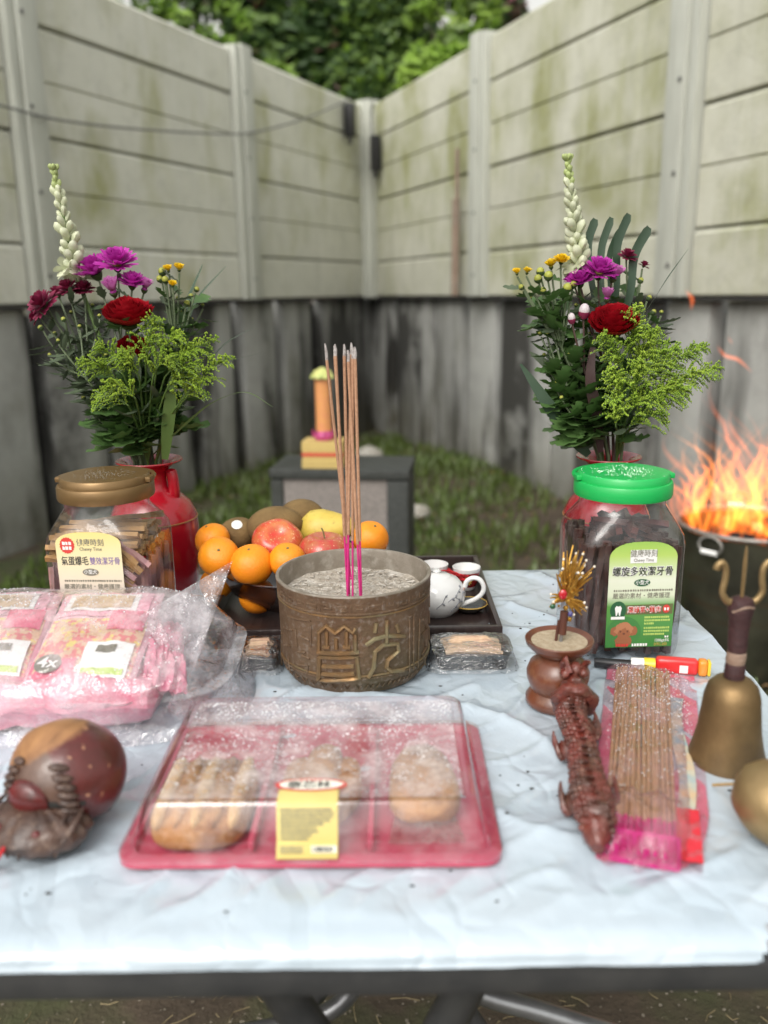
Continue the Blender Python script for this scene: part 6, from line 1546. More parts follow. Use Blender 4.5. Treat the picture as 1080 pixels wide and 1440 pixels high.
m_gold_r = leafmat('goldenrod_floret', (.27, .45, .035), (.44, .57, .06), 40, .6, .25)
m_calyx = leafmat('calyx_green', (.06, .10, .035), (.09, .13, .05), 60, .5, .1)
m_whitebud = leafmat('white_bud', (.78, .74, .72), (.66, .52, .58), 60, .5, .2)

def petal(b, base, d, L, w, up, curl=.2):
    """one narrow petal from base along d, curving towards up"""
    d = V(d).normalized(); up = V(up); s_ = d.cross(up)
    s_ = s_.normalized() if s_.length > 1e-5 else d.orthogonal().normalized()
    P = [(0, .35), (.35, .9), (.72, 1.0), (.93, .6), (1.0, .08)]; L_ = []
    for t, k in P:
        c = V(base) + d * L * t + up * curl * L * t * t; L_.append((b._v(c - s_ * w * k + up * w * .35 * k), b._v(c), b._v(c + s_ * w * k + up * w * .35 * k)))
    for a, q in zip(L_, L_[1:]): b.face([a[0], a[1], q[1], q[0]]); b.face([a[1], a[2], q[2], q[1]])
def mum(R, n, layers, open_, mats, seed, w=.16, centre=1):
    """chrysanthemum head, axis +z; mats: petals, centre, calyx"""
    r_ = random.Random(seed); b = B()
    for l in range(layers):
        f = l / max(1, layers - 1); el = radians(lerp(open_[0], open_[1], f))
        for k in range(n):
            a = 2 * pi * (k + .5 * (l % 2)) / n + r_.uniform(-.06, .06); e_ = el + r_.uniform(-.09, .09)
            d = V(cos(a) * cos(e_), sin(a) * cos(e_), sin(e_)); L = R * lerp(1.0, .62, f) * r_.uniform(.9, 1.06)
            petal(b, d * R * .08 + V(0, 0, R * .05 * l), d, L, R * w, V(-cos(a) * sin(e_), -sin(a) * sin(e_), cos(e_)), .14)
    b.mi = 1
    if centre: b.ell((0, 0, R * .12), (R * .22, R * .22, R * .14), 10, 6)
    b.mi = 2; b.lathe([(0, -R * .30), (R * .12, -R * .28), (R * .24, -R * .10), (R * .28, R * .04), (R * .10, R * .06)], 10)
    return b.mesh('flower_head', mats)
H_mag = mum(.028, 22, 4, (8, 66), [m_magen, m_yelbud, m_calyx], 1, .125)
H_magc = mum(.022, 12, 3, (52, 82), [m_magenl, m_magen, m_calyx], 2, .2)
H_mag2 = mum(.027, 20, 4, (18, 72), [m_magen, m_magen, m_calyx], 3, .125)
H_burg = mum(.020, 17, 4, (-5, 70), [m_burg, m_burg, m_calyx], 4, .17)
H_yel = mum(.0105, 14, 3, (38, 82), [m_yelp, m_yelbud, m_calyx], 5, .26)
H_yel2 = mum(.014, 16, 4, (20, 80), [m_yelp, m_yelbud, m_calyx], 6, .24)
b = B(); b.ell((0, 0, .002), (.0052, .0052, .0056), 10, 8); b.mi = 1; b.lathe([(0, -.004), (.003, -.0035), (.0053, -.0005), (.0054, .0025), (.004, .002)], 10); H_bud = b.mesh('flower_bud', [m_yelbud, m_calyx])
b = B(); b.ell((0, 0, .003), (.0055, .0055, .0075), 10, 8); b.mi = 1; b.lathe([(0, -.006), (.004, -.005), (.0058, -.001), (.0058, .002), (.004, .002)], 10); H_wbud = b.mesh('flower_bud', [m_whitebud, m_burg])
def ranunculus(R, seed):
    r_ = random.Random(seed); b = B()
    for l in range(9):
        f = l / 8; rr = R * lerp(1.0, .16, f); n = max(3, int(6 - l * .35)); hz = R * (lerp(-.06, .30, f) + (.05 if l % 2 else 0))
        for k in range(n):
            a0 = 2 * pi * k / n + l * .8; wd = 2 * pi / n * .62
            b.grid(11, 6, lambda u, v: (lambda a, q: V(cos(a) * q[0], sin(a) * q[0], q[1]))(a0 + (u - .5) * 2 * wd, (rr * (.35 + .65 * sin(v * 1.45)) * (1 + .13 * v * noise.noise(V(u * 7, v * 3, l + k))), -R * .30 + hz + R * (.20 + .62 * v ** 1.3) * (.92 + .10 * sin(pi * u)) + R * .10 * v * noise.noise(V(u * 7, v * 3, l * 3 + k)) - R * .10 * (1 - f) * v ** 4)))
    b.mi = 1; b.lathe([(0, -R * .45), (R * .3, -R * .40), (R * .42, -R * .22), (R * .2, -R * .1)], 12)
    return b.mesh('flower_head', [m_redpet, m_calyx])
H_ran = ranunculus(.033, 3)
H_ran2 = ranunculus(.024, 7)
def bud_mesh(L, r, mats):
    b = B(); pr = [(0, 0), (.25, .62), (.5, .92), (.72, 1.0), (.88, .72), (1, .05)]
    b.lathe([(max(0, k * r) if t > 0 else 0, t * L) for t, k in pr], 9, wob=lambda a, z: 1 + .10 * cos(3 * a)); return b.mesh('bud', mats)
BUD = [bud_mesh(.0225, .0056, m_tube), bud_mesh(.0200, .0047, m_tube), bud_mesh(.0150, .0040, m_tubeg)]
b = B()
for k in range(6):
    a = 2 * pi * k / 6; petal(b, (cos(a) * .003, sin(a) * .003, .012), (cos(a) * .75, sin(a) * .75, .6), .016, .0048, (-cos(a) * .5, -sin(a) * .5, .8), -.15)
b.lathe([(0, 0), (.002, .001), (.0032, .008), (.0038, .0125)], 8); BUD_OPEN = b.mesh('open_bloom', m_tube)
def leaf_mesh(L, w, lobes, m, nm='leaf'):
    """lobed chrysanthemum leaf along +z, face towards -y"""
    b = B(); n = 9; C_ = []
    for i in range(n):
        t = i / (n - 1); ww = w * sin(pi * min(1, t * .93 + .05)) ** .8 * (1 + (.42 if i % 2 else -.30) * lobes) ; z = t * L; y = -.22 * L * sin(t * 2.2) * .6
        C_.append((b._v((-ww, y + ww * .25, z + (.06 * L if i % 2 else 0))), b._v((0, y, z)), b._v((ww, y + ww * .25, z + (.06 * L if i % 2 else 0)))))
    for a, q in zip(C_, C_[1:]): b.face([a[0], a[1], q[1], q[0]]); b.face([a[1], a[2], q[2], q[1]])
    return b.mesh(nm, m)
LF = [leaf_mesh(.048, .0135, .9, m_leaf), leaf_mesh(.034, .0095, .9, m_leaf), leaf_mesh(.026, .0055, .5, m_leafg), leaf_mesh(.034, .0042, .2, m_leafg)]
rf = random.Random(91)
def stemtube(o, t, pts, r, m): return B(o).tube(pts, r, 6).done('stem', m, t)
def leaves_along(t, o, pts, n, kinds, lo=.15, hi=.95, spread=.9, up=.55):
    L = len(pts)
    for k in range(n):
        f = rf.uniform(lo, hi) * (L - 1); i = int(f); p = pts[i].lerp(pts[min(i + 1, L - 1)], f - i)
        tn = (pts[min(i + 1, L - 1)] - pts[max(i - 1, 0)]).normalized(); a = rf.uniform(0, 2 * pi)
        u = tn.orthogonal().normalized(); d = (Quaternion(tn, a) @ u) * spread + tn * up + V(0, 0, rf.uniform(-.25, .2))
        put(LF[rf.choice(kinds)], 'leaf', t, p - o, d, rf.uniform(-.5, .5), rf.uniform(.7, 1.2))
def spray(lbl, vase_p, base_off, heads, fork, m_st, kinds, nl, cat='flower', group=None, thick=.0021, name='chrysanthemum'):
    """a stem rising from the vase, forking at a point and carrying heads [(point, mesh, scale, axis)]"""
    o = vase_p + V(base_off[0], base_off[1], .09)
    t = thing(name, lbl, cat, o, group=group)
    mouth = vase_p + V(base_off[0] * 1.0, base_off[1] * 1.0, .193); fk = V(fork)
    main = [o] + bez(mouth, mouth.lerp(fk, .5) + V(0, 0, .015), fk, 12); stemtube(o, t, main, thick, m_st)
    leaves_along(t, o, main[3:], nl, kinds)
    for p, me, sc, ax in heads:
        p = V(p); br = bez(fk, fk.lerp(p, .55) + V(0, 0, -.006), p - V(ax).normalized() * .004, 8); stemtube(o, t, br, thick * .62, m_st)
        put(me, 'flower_head' if 'bud' not in me.name else 'bud', t, p - o, ax, rf.uniform(0, 6), sc)
        leaves_along(t, o, br, 3 if nl < 40 else 9, [k for k in kinds if k > 0] or kinds, .1, .9)
    return t
def tuberose(lbl, vase_p, pts, bo, n=46):
    o = vase_p + V(bo[0], bo[1], .09); t = thing('tuberose', lbl, 'flower', o)
    P = smooth_path([o, vase_p + V(bo[0], bo[1], .193)] + [V(p) for p in pts], 8); stemtube(o, t, P, [lerp(.0034, .0018, i / (len(P) - 1)) for i in range(len(P))], m_stemg)
    top = smooth_path([V(p) for p in pts], 12); L = len(top)
    for k in range(n):
        f = (k + rf.uniform(-.2, .2)) / n; f = max(0, min(1, f)); i = int(f * (L - 1)); p = top[i]; tn = (top[min(i + 1, L - 1)] - top[max(i - 1, 0)]).normalized()
        a = k * 2.4 + rf.uniform(-.3, .3); u = Quaternion(tn, a) @ tn.orthogonal().normalized()
        sp_ = lerp(.95, .35, f); d = u * sp_ + tn * lerp(.8, 1.2, f)
        me = BUD_OPEN if f < .14 and k % 2 == 0 else BUD[0] if f < .5 else BUD[1] if f < .8 else BUD[2]
        put(me, 'bud' if me is not BUD_OPEN else 'bloom', t, p - o, d, rf.uniform(0, 6), rf.uniform(.85, 1.15) * lerp(1.08, .80, f))
    for k in range(6): put(BUD[2], 'bud', t, top[-1] - o - V(0, 0, .002), V(cos(k), sin(k), 1.6), 0, .8)
def blade(lbl, pts, w, m, grp=None, side=None, fold=.12, o=None):
    P = smooth_path([V(p) for p in pts], 7); n = len(P); o = V(o if o else P[0])
    return tag(B(o).strip(P, [w * max(.06, sin(pi * min(1, .12 + .86 * i / (n - 1))) ** .7) for i in range(n)], side=side, fold=fold).done('blade_leaf', m, loc=o), lbl, 'leaf', grp)
bead = None
def goldenrod(lbl, vase_p, bo, plumes, seed, dens=1.0, group=None):
    r_ = random.Random(seed); o = vase_p + V(bo[0], bo[1], .10); t = thing('goldenrod', lbl, 'flower', o, group=group); mouth = vase_p + V(bo[0], bo[1], .193)
    for fork, tip, nb in plumes:
        fk, tp_ = V(fork), V(tip); P = [o] + bez(mouth, mouth.lerp(fk, .6) + V(0, 0, .02), fk, 8) ; Q = bez(fk, fk.lerp(tp_, .5) + V(0, 0, .014), tp_, 12)
        B(o).tube(P + Q[1:], [lerp(.0016, .0006, i / (len(P) + len(Q) - 2)) for i in range(len(P) + len(Q) - 1)], 5).done('stem', m_stemg, t)
        b = B(o); sb = B(o)
        for k in range(int(nb * dens * 1.5)):
            f = r_.uniform(.02, 1) ; i = min(10, int(f * 11)); p = Q[i].lerp(Q[i + 1], f * 11 - i); tn = (Q[i + 1] - Q[i]).normalized()
            L = lerp(.042, .010, f) * r_.uniform(.6, 1.25); a = r_.uniform(0, 2 * pi); u = Quaternion(tn, a) @ tn.orthogonal().normalized()
            d = (u * .8 + tn * .75 + V(0, 0, .1)).normalized(); e1 = p + d * L + V(0, 0, -.30 * L)
            br = bez(p, p + d * L * .6 + V(0, 0, .10 * L), e1, 6); sb.tube(br, .00045, 3, cap=False)
            m = max(4, int(L / .0017))
            for q in range(m):
                g = (q + .5) / m; j = min(4, int(g * 5)); c = br[j].lerp(br[j + 1], g * 5 - j) + V(r_.uniform(-.0013, .0013), r_.uniform(-.0013, .0013), r_.uniform(0, .0022)); s_ = r_.uniform(.0007, .0013)
                v = [b._v(c + V(x, y, z) * s_) for x, y, z in ((1, 0, 0), (0, 1, 0), (-1, 0, 0), (0, -1, 0), (0, 0, 1.5), (0, 0, -1.1))]
                for x, y in ((0, 1), (1, 2), (2, 3), (3, 0)): b.face([v[x], v[y], v[4]]); b.face([v[y], v[x], v[5]])
        sb.done('branchlets', m_stemg, t)['kind'] = 'stuff'
        b.done('florets', m_gold_r, t)['kind'] = 'stuff'
    # narrow leaves low on the stems
    for fork, tip, nb in plumes[::2]:
        P = bez(mouth, mouth.lerp(V(fork), .6) + V(0, 0, .02), fork, 8); leaves_along(t, o, P, 4, [3], .2, .95, .8, .9)
# ---------------------------------------------------------------- left vase
tuberose('white-green tuberose spike leaning left in the left vase', VL, [(-0.4053, 1.1900, 1.1745), (-0.4101, 1.1900, 1.2021), (-0.4152, 1.1900, 1.2429), (-0.4203, 1.1900, 1.2830), (-0.4239, 1.1900, 1.3181)], (-.010, .006))
spray('magenta chrysanthemum spray high in the left vase', VL, (-.004, -.004), [((-0.3450, 1.1650, 1.1969), H_mag, 1.0, (.1, -.45, .9)), ((-0.3811, 1.1900, 1.1870), H_mag2, 1.1, (-.3, -.3, .9)), ((-0.3483, 1.1500, 1.1626), H_magc, .95, (-.1, -.5, .9)), ((-0.3263, 1.1600, 1.1714), H_mag2, .75, (.2, -.4, .9)), ((-0.3122, 1.1650, 1.1658), H_magc, .75, (.35, -.3, .9))], (-0.3490, 1.1650, 1.0811), m_stemd, [1, 2], 16)
spray('burgundy chrysanthemum spray spreading out at the left of the left vase', VL, (-.014, -.002), [((-0.4438, 1.1600, 1.1475), H_burg, 1.15, (-.5, -.55, .6)), ((-0.4178, 1.1800, 1.1672), H_burg, .85, (-.2, -.3, .9)), ((-0.3986, 1.1850, 1.1670), H_burg, .75, (0, -.4, .9)), ((-0.4428, 1.2100, 1.1610), H_burg, .75, (-.3, .1, .9)), ((-0.4597, 1.1700, 1.1328), H_burg, .6, (-.8, -.3, .4))], (-0.3975, 1.1700, 1.0624), m_stemd, [2, 3, 3, 2], 34)
spray('red ranunculus flower facing up at the front of the left vase', VL, (0, -.010), [((-0.3274, 1.1350, 1.1311), H_ran, .98, (.05, -.38, .92))], (-0.3317, 1.1450, 1.0823), m_stemd, [0, 1], 5, name='ranunculus')
spray('smaller dark red ranunculus tucked under the large one in the left vase', VL, (.004, -.008), [((-0.3297, 1.1500, 1.0893), H_ran2, .85, (.2, -.6, .7))], (-0.3336, 1.1600, 1.0434), m_stembr, [0, 1], 4, name='ranunculus')
spray('yellow button chrysanthemum spray at the right of the left vase', VL, (.012, .0), [((-0.2667, 1.1750, 1.1907), H_yel, .95, (.1, -.4, .9)), ((-0.2809, 1.1750, 1.1900), H_yel, .85, (-.1, -.4, .9)), ((-0.2743, 1.1650, 1.1707), H_yel, .75, (.1, -.6, .8)), ((-0.2898, 1.1800, 1.1875), H_bud, 1, (-.3, -.3, .9)), ((-0.2934, 1.1800, 1.1784), H_bud, .9, (-.4, -.3, .9)), ((-0.2844, 1.1700, 1.1772), H_bud, .9, (-.1, -.6, .9)), ((-0.2615, 1.1800, 1.1466), H_bud, .8, (.4, -.2, .8)), ((-0.2490, 1.1900, 1.1649), H_bud, .7, (.5, -.2, .8))], (-0.2799, 1.1800, 1.0791), m_stemd, [1, 1, 2, 0], 26)
spray('leafy stem with tiny buds leaning right behind the yellow buttons', VL, (.012, .010), [((-0.2638, 1.2200, 1.1556), H_bud, .7, (.3, 0, 1)), ((-0.2749, 1.2100, 1.1349), H_bud, .7, (.2, 0, 1))], (-0.2865, 1.2100, 1.0573), m_stemg, [0, 1, 1], 14, name='foliage_spray', cat='plant')
spray('dense grey leafy stem at the far left of the left vase', VL, (-.018, .004), [((-0.4674, 1.2000, 1.1168), H_bud, .7, (-.6, 0, .8)), ((-0.4487, 1.2000, 1.1089), H_bud, .6, (-.6, 0, .8)), ((-0.4132, 1.1400, 1.1294), H_bud, .6, (-.4, -.3, .9))], (-0.4224, 1.1900, 1.0463), m_stemd, [2, 3, 3], 44, name='foliage_spray', cat='plant')
spray('dark lobed leaves low in the middle of the left vase', VL, (-.008, -.014), [((-0.3620, 1.1400, 1.0831), H_bud, .6, (-.2, -.2, .9)), ((-0.3188, 1.1700, 1.0803), H_bud, .6, (.2, -.2, .9))], (-0.3433, 1.1400, 1.0315), m_stemd, [0, 0, 1], 24, name='foliage_spray', cat='plant')
spray('dark lobed leaves hanging over the right lip of the left vase', VL, (.016, -.010), [((-0.2649, 1.1600, 1.0376), H_bud, .6, (.4, -.2, .9))], (-0.2881, 1.1550, 0.9952), m_stemd, [0, 0, 1], 16, name='foliage_spray', cat='plant')
spray('dark lobed leaves hanging at the left lip of the left vase', VL, (-.018, -.010), [((-0.4011, 1.1500, 1.0263), H_bud, .6, (-.4, -.2, .9))], (-0.3759, 1.1550, 0.9867), m_stemd, [0, 0, 1], 18, name='foliage_spray', cat='plant')
goldenrod('feathery goldenrod spreading across the front of the left vase', VL, (.002, -.016), [
    ((-0.3406, 1.1200, 1.0476), (-0.3847, 1.1000, 1.0755), 26), ((-0.3352, 1.1200, 1.0568), (-0.3622, 1.1100, 1.0978), 26), ((-0.3130, 1.1100, 1.0574), (-0.3316, 1.0950, 1.0859), 24), ((-0.3059, 1.1200, 1.0746), (-0.2868, 1.1100, 1.1322), 30), ((-0.2916, 1.1250, 1.0740), (-0.2603, 1.1200, 1.1066), 30), ((-0.2929, 1.1000, 1.0581), (-0.2661, 1.0900, 1.0809), 26), ((-0.2825, 1.1200, 1.0560), (-0.2129, 1.1100, 1.1029), 38), ((-0.2774, 1.1100, 1.0432), (-0.2364, 1.1000, 1.0735), 28), ((-0.3179, 1.1000, 1.0312), (-0.3484, 1.0850, 1.0469), 24), ((-0.3279, 1.1000, 1.0222), (-0.3675, 1.0900, 1.0331), 18)], 5)
goldenrod('single goldenrod plume drooping right from the left vase', VL, (.012, -.012), [((-0.2568, 1.1200, 1.0280), (-0.1944, 1.1000, 1.0801), 34), ((-0.2674, 1.1150, 1.0194), (-0.2302, 1.1000, 1.0437), 16)], 6)
blade('long arching green blade at the far right of the left vase', [(-0.3176, 1.1600, 0.9456), (-0.2592, 1.1200, 0.9943), (-0.2178, 1.1000, 1.0243), (-0.1743, 1.0900, 1.0377), (-0.1401, 1.0850, 1.0197)], .0042, m_bladel)
blade('grey-green blade reaching right above the arching one', [(-0.3154, 1.1700, 0.9437), (-0.2630, 1.1600, 1.0232), (-0.2152, 1.1500, 1.0663), (-0.1594, 1.1500, 1.0833)], .0055, m_blade)
blade('narrow blade crossing the goldenrod of the left vase', [(-0.3101, 1.1800, 0.9417), (-0.2751, 1.2000, 1.0185), (-0.2267, 1.2200, 1.0853), (-0.1822, 1.2400, 1.1123)], .0042, m_blade)
blade('thin pale blade behind the yellow buttons of the left vase', [(-0.3214, 1.2000, 0.9381), (-0.3025, 1.2600, 1.0531), (-0.2777, 1.3000, 1.1431), (-0.2329, 1.3400, 1.2002)], .0048, m_blade)
blade('second thin pale blade behind the yellow buttons, more upright', [(-0.3214, 1.2000, 0.9381), (-0.3091, 1.2700, 1.0523), (-0.2927, 1.3200, 1.1429), (-0.2722, 1.3600, 1.2034)], .0045, m_blade)
blade('broad upright light green leaf low in the left vase', [(-0.2962, 1.1400, 0.9432), (-0.2864, 1.1300, 0.9893), (-0.2785, 1.1250, 1.0277), (-0.2753, 1.1250, 1.0573)], .0085, m_bladel, side=(1, .1, 0))
# ---------------------------------------------------------------- right vase
tuberose('white tuberose spike standing upright in the right vase', VR, [(0.2590, 1.1550, 1.1688), (0.2567, 1.1550, 1.2010), (0.2506, 1.1550, 1.2362), (0.2444, 1.1550, 1.2751), (0.2382, 1.1550, 1.3167)], (-.008, .006), 54)
spray('magenta chrysanthemum spray beside the red flower of the right vase', VR, (.0, -.002), [((0.2809, 1.1400, 1.1772), H_mag, .92, (.1, -.4, .9)), ((0.2995, 1.1400, 1.1717), H_magc, .85, (.3, -.35, .9)), ((0.2565, 1.1350, 1.1660), H_mag2, .72, (-.2, -.45, .9)), ((0.2505, 1.1500, 1.1689), H_mag2, .5, (-.4, -.3, .9)), ((0.2888, 1.1250, 1.1461), H_magc, .70, (.0, -.35, .95))], (0.2901, 1.1450, 1.0737), m_stembr, [1, 2], 12)
spray('yellow chrysanthemum spray at the left of the right vase', VR, (-.012, -.004), [((0.2318, 1.1400, 1.1928), H_yel2, .85, (0, -.4, .9)), ((0.2192, 1.1400, 1.1869), H_yel, 1.05, (-.2, -.4, .9)), ((0.1883, 1.1400, 1.1802), H_yel, .75, (.1, -.4, .9)), ((0.1755, 1.1400, 1.1795), H_yel, .75, (-.2, -.4, .9)), ((0.2057, 1.1400, 1.1800), H_bud, 1, (-.1, -.2, .9)), ((0.2015, 1.1300, 1.1711), H_bud, 1, (-.3, -.4, .9)), ((0.2141, 1.1300, 1.1744), H_bud, 1.1, (0, -.4, .9)), ((0.2083, 1.1300, 1.1569), H_bud, .8, (-.2, -.4, .9)), ((0.1824, 1.1400, 1.1617), H_bud, .7, (-.6, -.2, .8)), ((0.2373, 1.1250, 1.1592), H_bud, 1.1, (.1, -.5, .9)), ((0.2463, 1.1300, 1.1635), H_bud, .9, (.1, -.5, .9))], (0.2369, 1.1400, 1.0840), m_stemd, [1, 1, 0, 2], 30)
spray('two white-tipped closed buds on a brown stem in the right vase', VR, (-.004, -.010), [((0.2604, 1.1250, 1.1288), H_wbud, 1.25, (.05, -.2, 1)), ((0.2452, 1.1250, 1.1209), H_wbud, .9, (-.2, -.2, 1))], (0.2657, 1.1300, 1.0567), m_stembr, [1, 2], 8)
spray('burgundy chrysanthemum spray behind the cut palm leaf in the right vase', VR, (.010, .006), [((0.3275, 1.1800, 1.1992), H_burg, .68, (.2, -.3, .9)), ((0.3529, 1.1900, 1.1882), H_burg, .42, (.4, -.1, .9)), ((0.3493, 1.1900, 1.1680), H_bud, .8, (.4, 0, .9)), ((0.3592, 1.1800, 1.1456), H_bud, .7, (.5, 0, .8)), ((0.3662, 1.1800, 1.1269), H_bud, .7, (.6, 0, .8)), ((0.3454, 1.1700, 1.1367), H_bud, .7, (.3, 0, .9))], (0.3378, 1.1800, 1.0706), m_stemd, [2, 1, 2], 20)
spray('large red ranunculus in the middle of the right vase', VR, (.004, -.010), [((0.2970, 1.1150, 1.1135), H_ran, .98, (-.15, -.5, .85))], (0.2978, 1.1250, 1.0613), m_stembr, [0, 1], 4, name='ranunculus')
spray('dark lobed leafy stem at the left of the right vase', VR, (-.016, -.006), [((0.2215, 1.1400, 1.1208), H_bud, .6, (-.2, -.2, .9)), ((0.2082, 1.1400, 1.1028), H_bud, .6, (-.3, -.2, .9))], (0.2443, 1.1300, 1.0338), m_stemd, [0, 1, 1, 0], 36, name='foliage_spray', cat='plant')
spray('lobed leaves in the middle of the right vase under the red flower', VR, (-.004, -.016), [((0.2746, 1.1200, 1.0757), H_bud, .6, (0, -.3, .9))], (0.2732, 1.1150, 1.0212), m_stemd, [0, 1], 24, name='foliage_spray', cat='plant')
spray('pale lobed leaves low at the left lip of the right vase', VR, (-.014, -.014), [((0.2331, 1.1100, 1.0223), H_bud, .5, (-.4, -.2, .9))], (0.2577, 1.1100, 0.9894), m_stemd, [0, 0, 1], 18, name='foliage_spray', cat='plant')
spray('dark leafy stem low at the right of the right vase', VR, (.014, -.012), [((0.3426, 1.1200, 1.0196), H_bud, .5, (.4, -.2, .9))], (0.3208, 1.1200, 0.9918), m_stemd, [0, 1, 3], 16, name='foliage_spray', cat='plant')
goldenrod('bushy goldenrod filling the right side of the right vase', VR, (.008, -.012), [
    ((0.3101, 1.1000, 1.0497), (0.2750, 1.0800, 1.1047), 34), ((0.3169, 1.1100, 1.0759), (0.3196, 1.1000, 1.1347), 34), ((0.3280, 1.1100, 1.0576), (0.3484, 1.1000, 1.1045), 40), ((0.3302, 1.1000, 1.0495), (0.3698, 1.0900, 1.0854), 42), ((0.3380, 1.1000, 1.0403), (0.4055, 1.0850, 1.0852), 56), ((0.3456, 1.1000, 1.0220), (0.4235, 1.0800, 1.0607), 60), ((0.3342, 1.0900, 1.0097), (0.3801, 1.0700, 1.0340), 44), ((0.3183, 1.0850, 1.0242), (0.3245, 1.0700, 1.0699), 40), ((0.3148, 1.0850, 1.0061), (0.3451, 1.0700, 1.0256), 34), ((0.3057, 1.0850, 1.0062), (0.2835, 1.0700, 1.0618), 34), ((0.3159, 1.0850, 0.9878), (0.3556, 1.0700, 1.0031), 22), ((0.2972, 1.0800, 0.9888), (0.2878, 1.0650, 1.0226), 24)], 8, 1.1)
for i, (tx, ty, bx_, by_, w, l_) in enumerate(((838, 306, 842, 470, .0062, 'leftmost finger of the cut palm leaf beside the tuberose'), (861, 304, 850, 470, .0056, 'second finger of the cut palm leaf, straight and slim'), (872, 322, 856, 470, .0045, 'short middle finger of the cut palm leaf'), (886, 299, 860, 470, .0062, 'tallest finger of the cut palm leaf'), (915, 318, 866, 470, .0068, 'rightmost broad finger of the cut palm leaf'))):
    p0, p1 = V((0.3062, 1.1700, 1.0141)), V((0, 0, 0)); 
    tip_ = [(0.2859, 1.1900, 1.2506), (0.3075, 1.1900, 1.2521), (0.3200, 1.1950, 1.2362), (0.3307, 1.1900, 1.2563), (0.3546, 1.1750, 1.2379)][i]; md = [(0.2831, 1.1850, 1.1651), (0.2974, 1.1850, 1.1464), (0.3102, 1.1900, 1.1462), (0.3161, 1.1850, 1.1554), (0.3296, 1.1700, 1.1461)][i]
    P = smooth_path([p0, V((0.3045, 1.1750, 1.0714)), V(md), V(md).lerp(V(tip_), .55) + V(-.006, .012, .004), V(tip_) + V(.004, .02, 0)], 6); n = len(P)
    tag(B(p0).strip(P, [w * min(1, .35 + .9 * k / (n - 1)) * (1 if k < n - 1 else .55) for k in range(n)], side=(1, .25, -.2), fold=.22).done('palm_finger', m_blade, loc=p0), l_, 'leaf', 'fingers of the cut palm leaf')
blade('thin dark blade pointing up right from the right vase', [(0.3279, 1.1700, 0.9745), (0.3409, 1.1600, 1.1000), (0.3660, 1.1500, 1.1593), (0.3975, 1.1500, 1.2077)], .0034, m_blade)
blade('wide dark blade leaning out low at the left of the right vase', [(0.2791, 1.1400, 0.9409), (0.2487, 1.1300, 0.9722), (0.2168, 1.1200, 1.0139), (0.1799, 1.1200, 1.0661)], .0095, m_blade, side=(.7, .1, .6))
blade('grey-backed blade curling at the left of the right vase', [(0.2830, 1.1500, 0.9489), (0.2537, 1.1600, 1.0063), (0.2278, 1.1600, 1.0546), (0.2000, 1.1700, 1.0779)], .0085, m_leafg, side=(.6, .3, .6))
blade('thin bare stalk at the lower left of the right vase', [(0.2793, 1.1500, 0.9450), (0.2533, 1.1500, 0.9630), (0.2314, 1.1500, 0.9789), (0.2117, 1.1500, 0.9909)], .0016, m_blade)
blade('dark red-brown leaf strip in the middle of the right vase', [(0.2901, 1.1200, 0.9484), (0.2784, 1.1100, 1.0032), (0.2688, 1.1100, 1.0494), (0.2742, 1.1200, 1.1028)], .0075, leafmat('bronze_leaf', (.06, .025, .03), (.08, .05, .04), 40), side=(1, 0, .1))

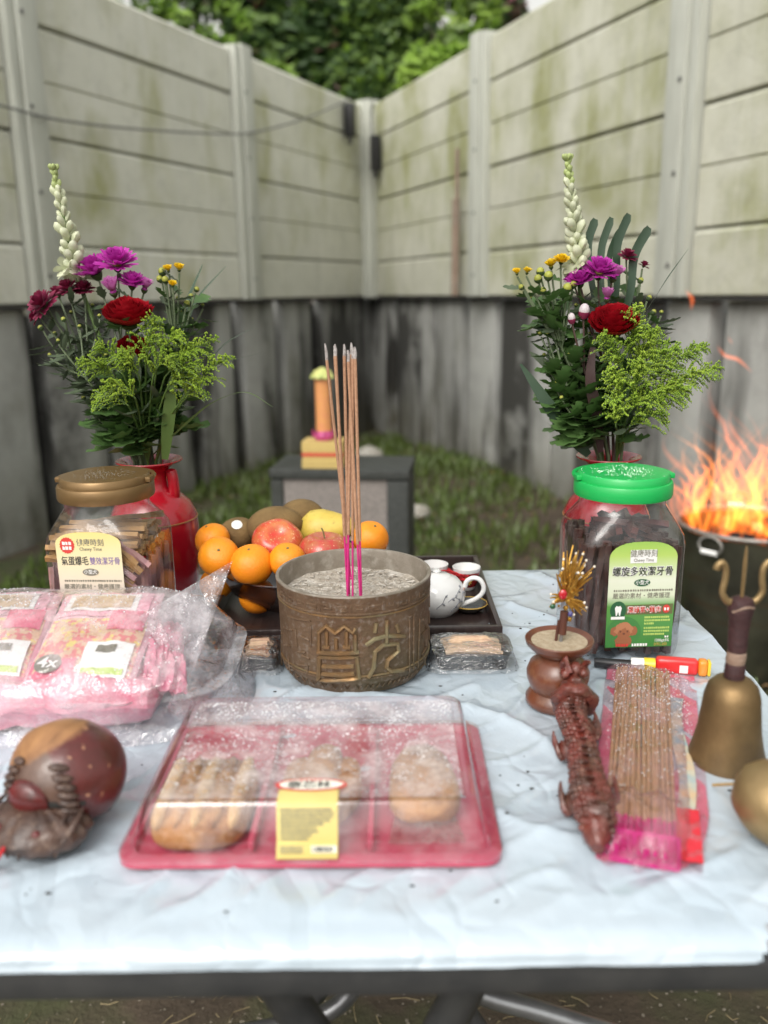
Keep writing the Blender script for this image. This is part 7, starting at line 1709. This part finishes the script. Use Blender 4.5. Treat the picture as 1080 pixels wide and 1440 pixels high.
for i, (lb, vp, bo, fk, hds, kinds, nl) in enumerate((
    ('narrow grey-green leaves filling the left flank of the left vase', VL, (-.016, -.008), (-0.3963, 1.1500, 1.0547), [(-0.4273, 1.1500, 1.1018), (-0.4007, 1.1600, 1.1194), (-0.3762, 1.1700, 1.1326), (-0.4483, 1.1700, 1.0821)], [2, 3, 3], 80),
    ('grey leafy spray under the burgundy heads of the left vase', VL, (-.012, .008), (-0.4041, 1.2100, 1.0786), [(-0.4242, 1.2000, 1.1372), (-0.3974, 1.2100, 1.1461), (-0.3717, 1.2000, 1.1270)], [2, 3, 2], 80),
    ('dark lobed spray in the heart of the left vase', VL, (.004, .004), (-0.3341, 1.1900, 1.0206), [(-0.3695, 1.2000, 1.0982), (-0.3148, 1.2000, 1.1071), (-0.2975, 1.2000, 1.0779)], [0, 1, 1], 70),
    ('dark lobed spray low behind the goldenrod of the left vase', VL, (-.004, -.006), (-0.3309, 1.1500, 0.9869), [(-0.3706, 1.1500, 1.0259), (-0.2990, 1.1500, 1.0249), (-0.3287, 1.1400, 1.0360)], [0, 0, 1], 70),
    ('leafy spray behind the yellow buttons of the left vase', VL, (.014, .006), (-0.2940, 1.2000, 1.0583), [(-0.2770, 1.2000, 1.1541), (-0.2618, 1.2100, 1.1252), (-0.2458, 1.2100, 1.1441)], [1, 2, 1], 64),
    ('grey-green leaves under the yellow heads of the right vase', VR, (-.012, .004), (0.2483, 1.1700, 1.0725), [(0.1963, 1.1600, 1.1480), (0.2154, 1.1600, 1.1386), (0.2365, 1.1500, 1.1475), (0.2555, 1.1500, 1.1382)], [1, 2, 1], 84),
    ('dark lobed spray at the heart of the right vase', VR, (-.002, .0), (0.2774, 1.1400, 1.0181), [(0.2466, 1.1400, 1.0747), (0.2759, 1.1500, 1.1014), (0.2935, 1.1400, 1.0740)], [0, 1, 1], 80),
    ('dark lobed spray at the left shoulder of the right vase', VR, (-.014, .0), (0.2522, 1.1300, 1.0008), [(0.2138, 1.1400, 1.0751), (0.2272, 1.1300, 1.0387), (0.2175, 1.1400, 1.1027)], [0, 0, 1], 70),
    ('dark small-leaved spray behind the goldenrod of the right vase', VR, (.012, .008), (0.3450, 1.1800, 1.0318), [(0.3567, 1.1900, 1.1268), (0.3809, 1.1900, 1.1265), (0.3706, 1.1800, 1.0892)], [1, 2, 2], 70))):
    spray(lb, vp, bo, [(h, H_bud, .5, (0, -.2, 1)) for h in hds], fk, m_stemd, kinds, nl, name='foliage_spray', cat='plant')
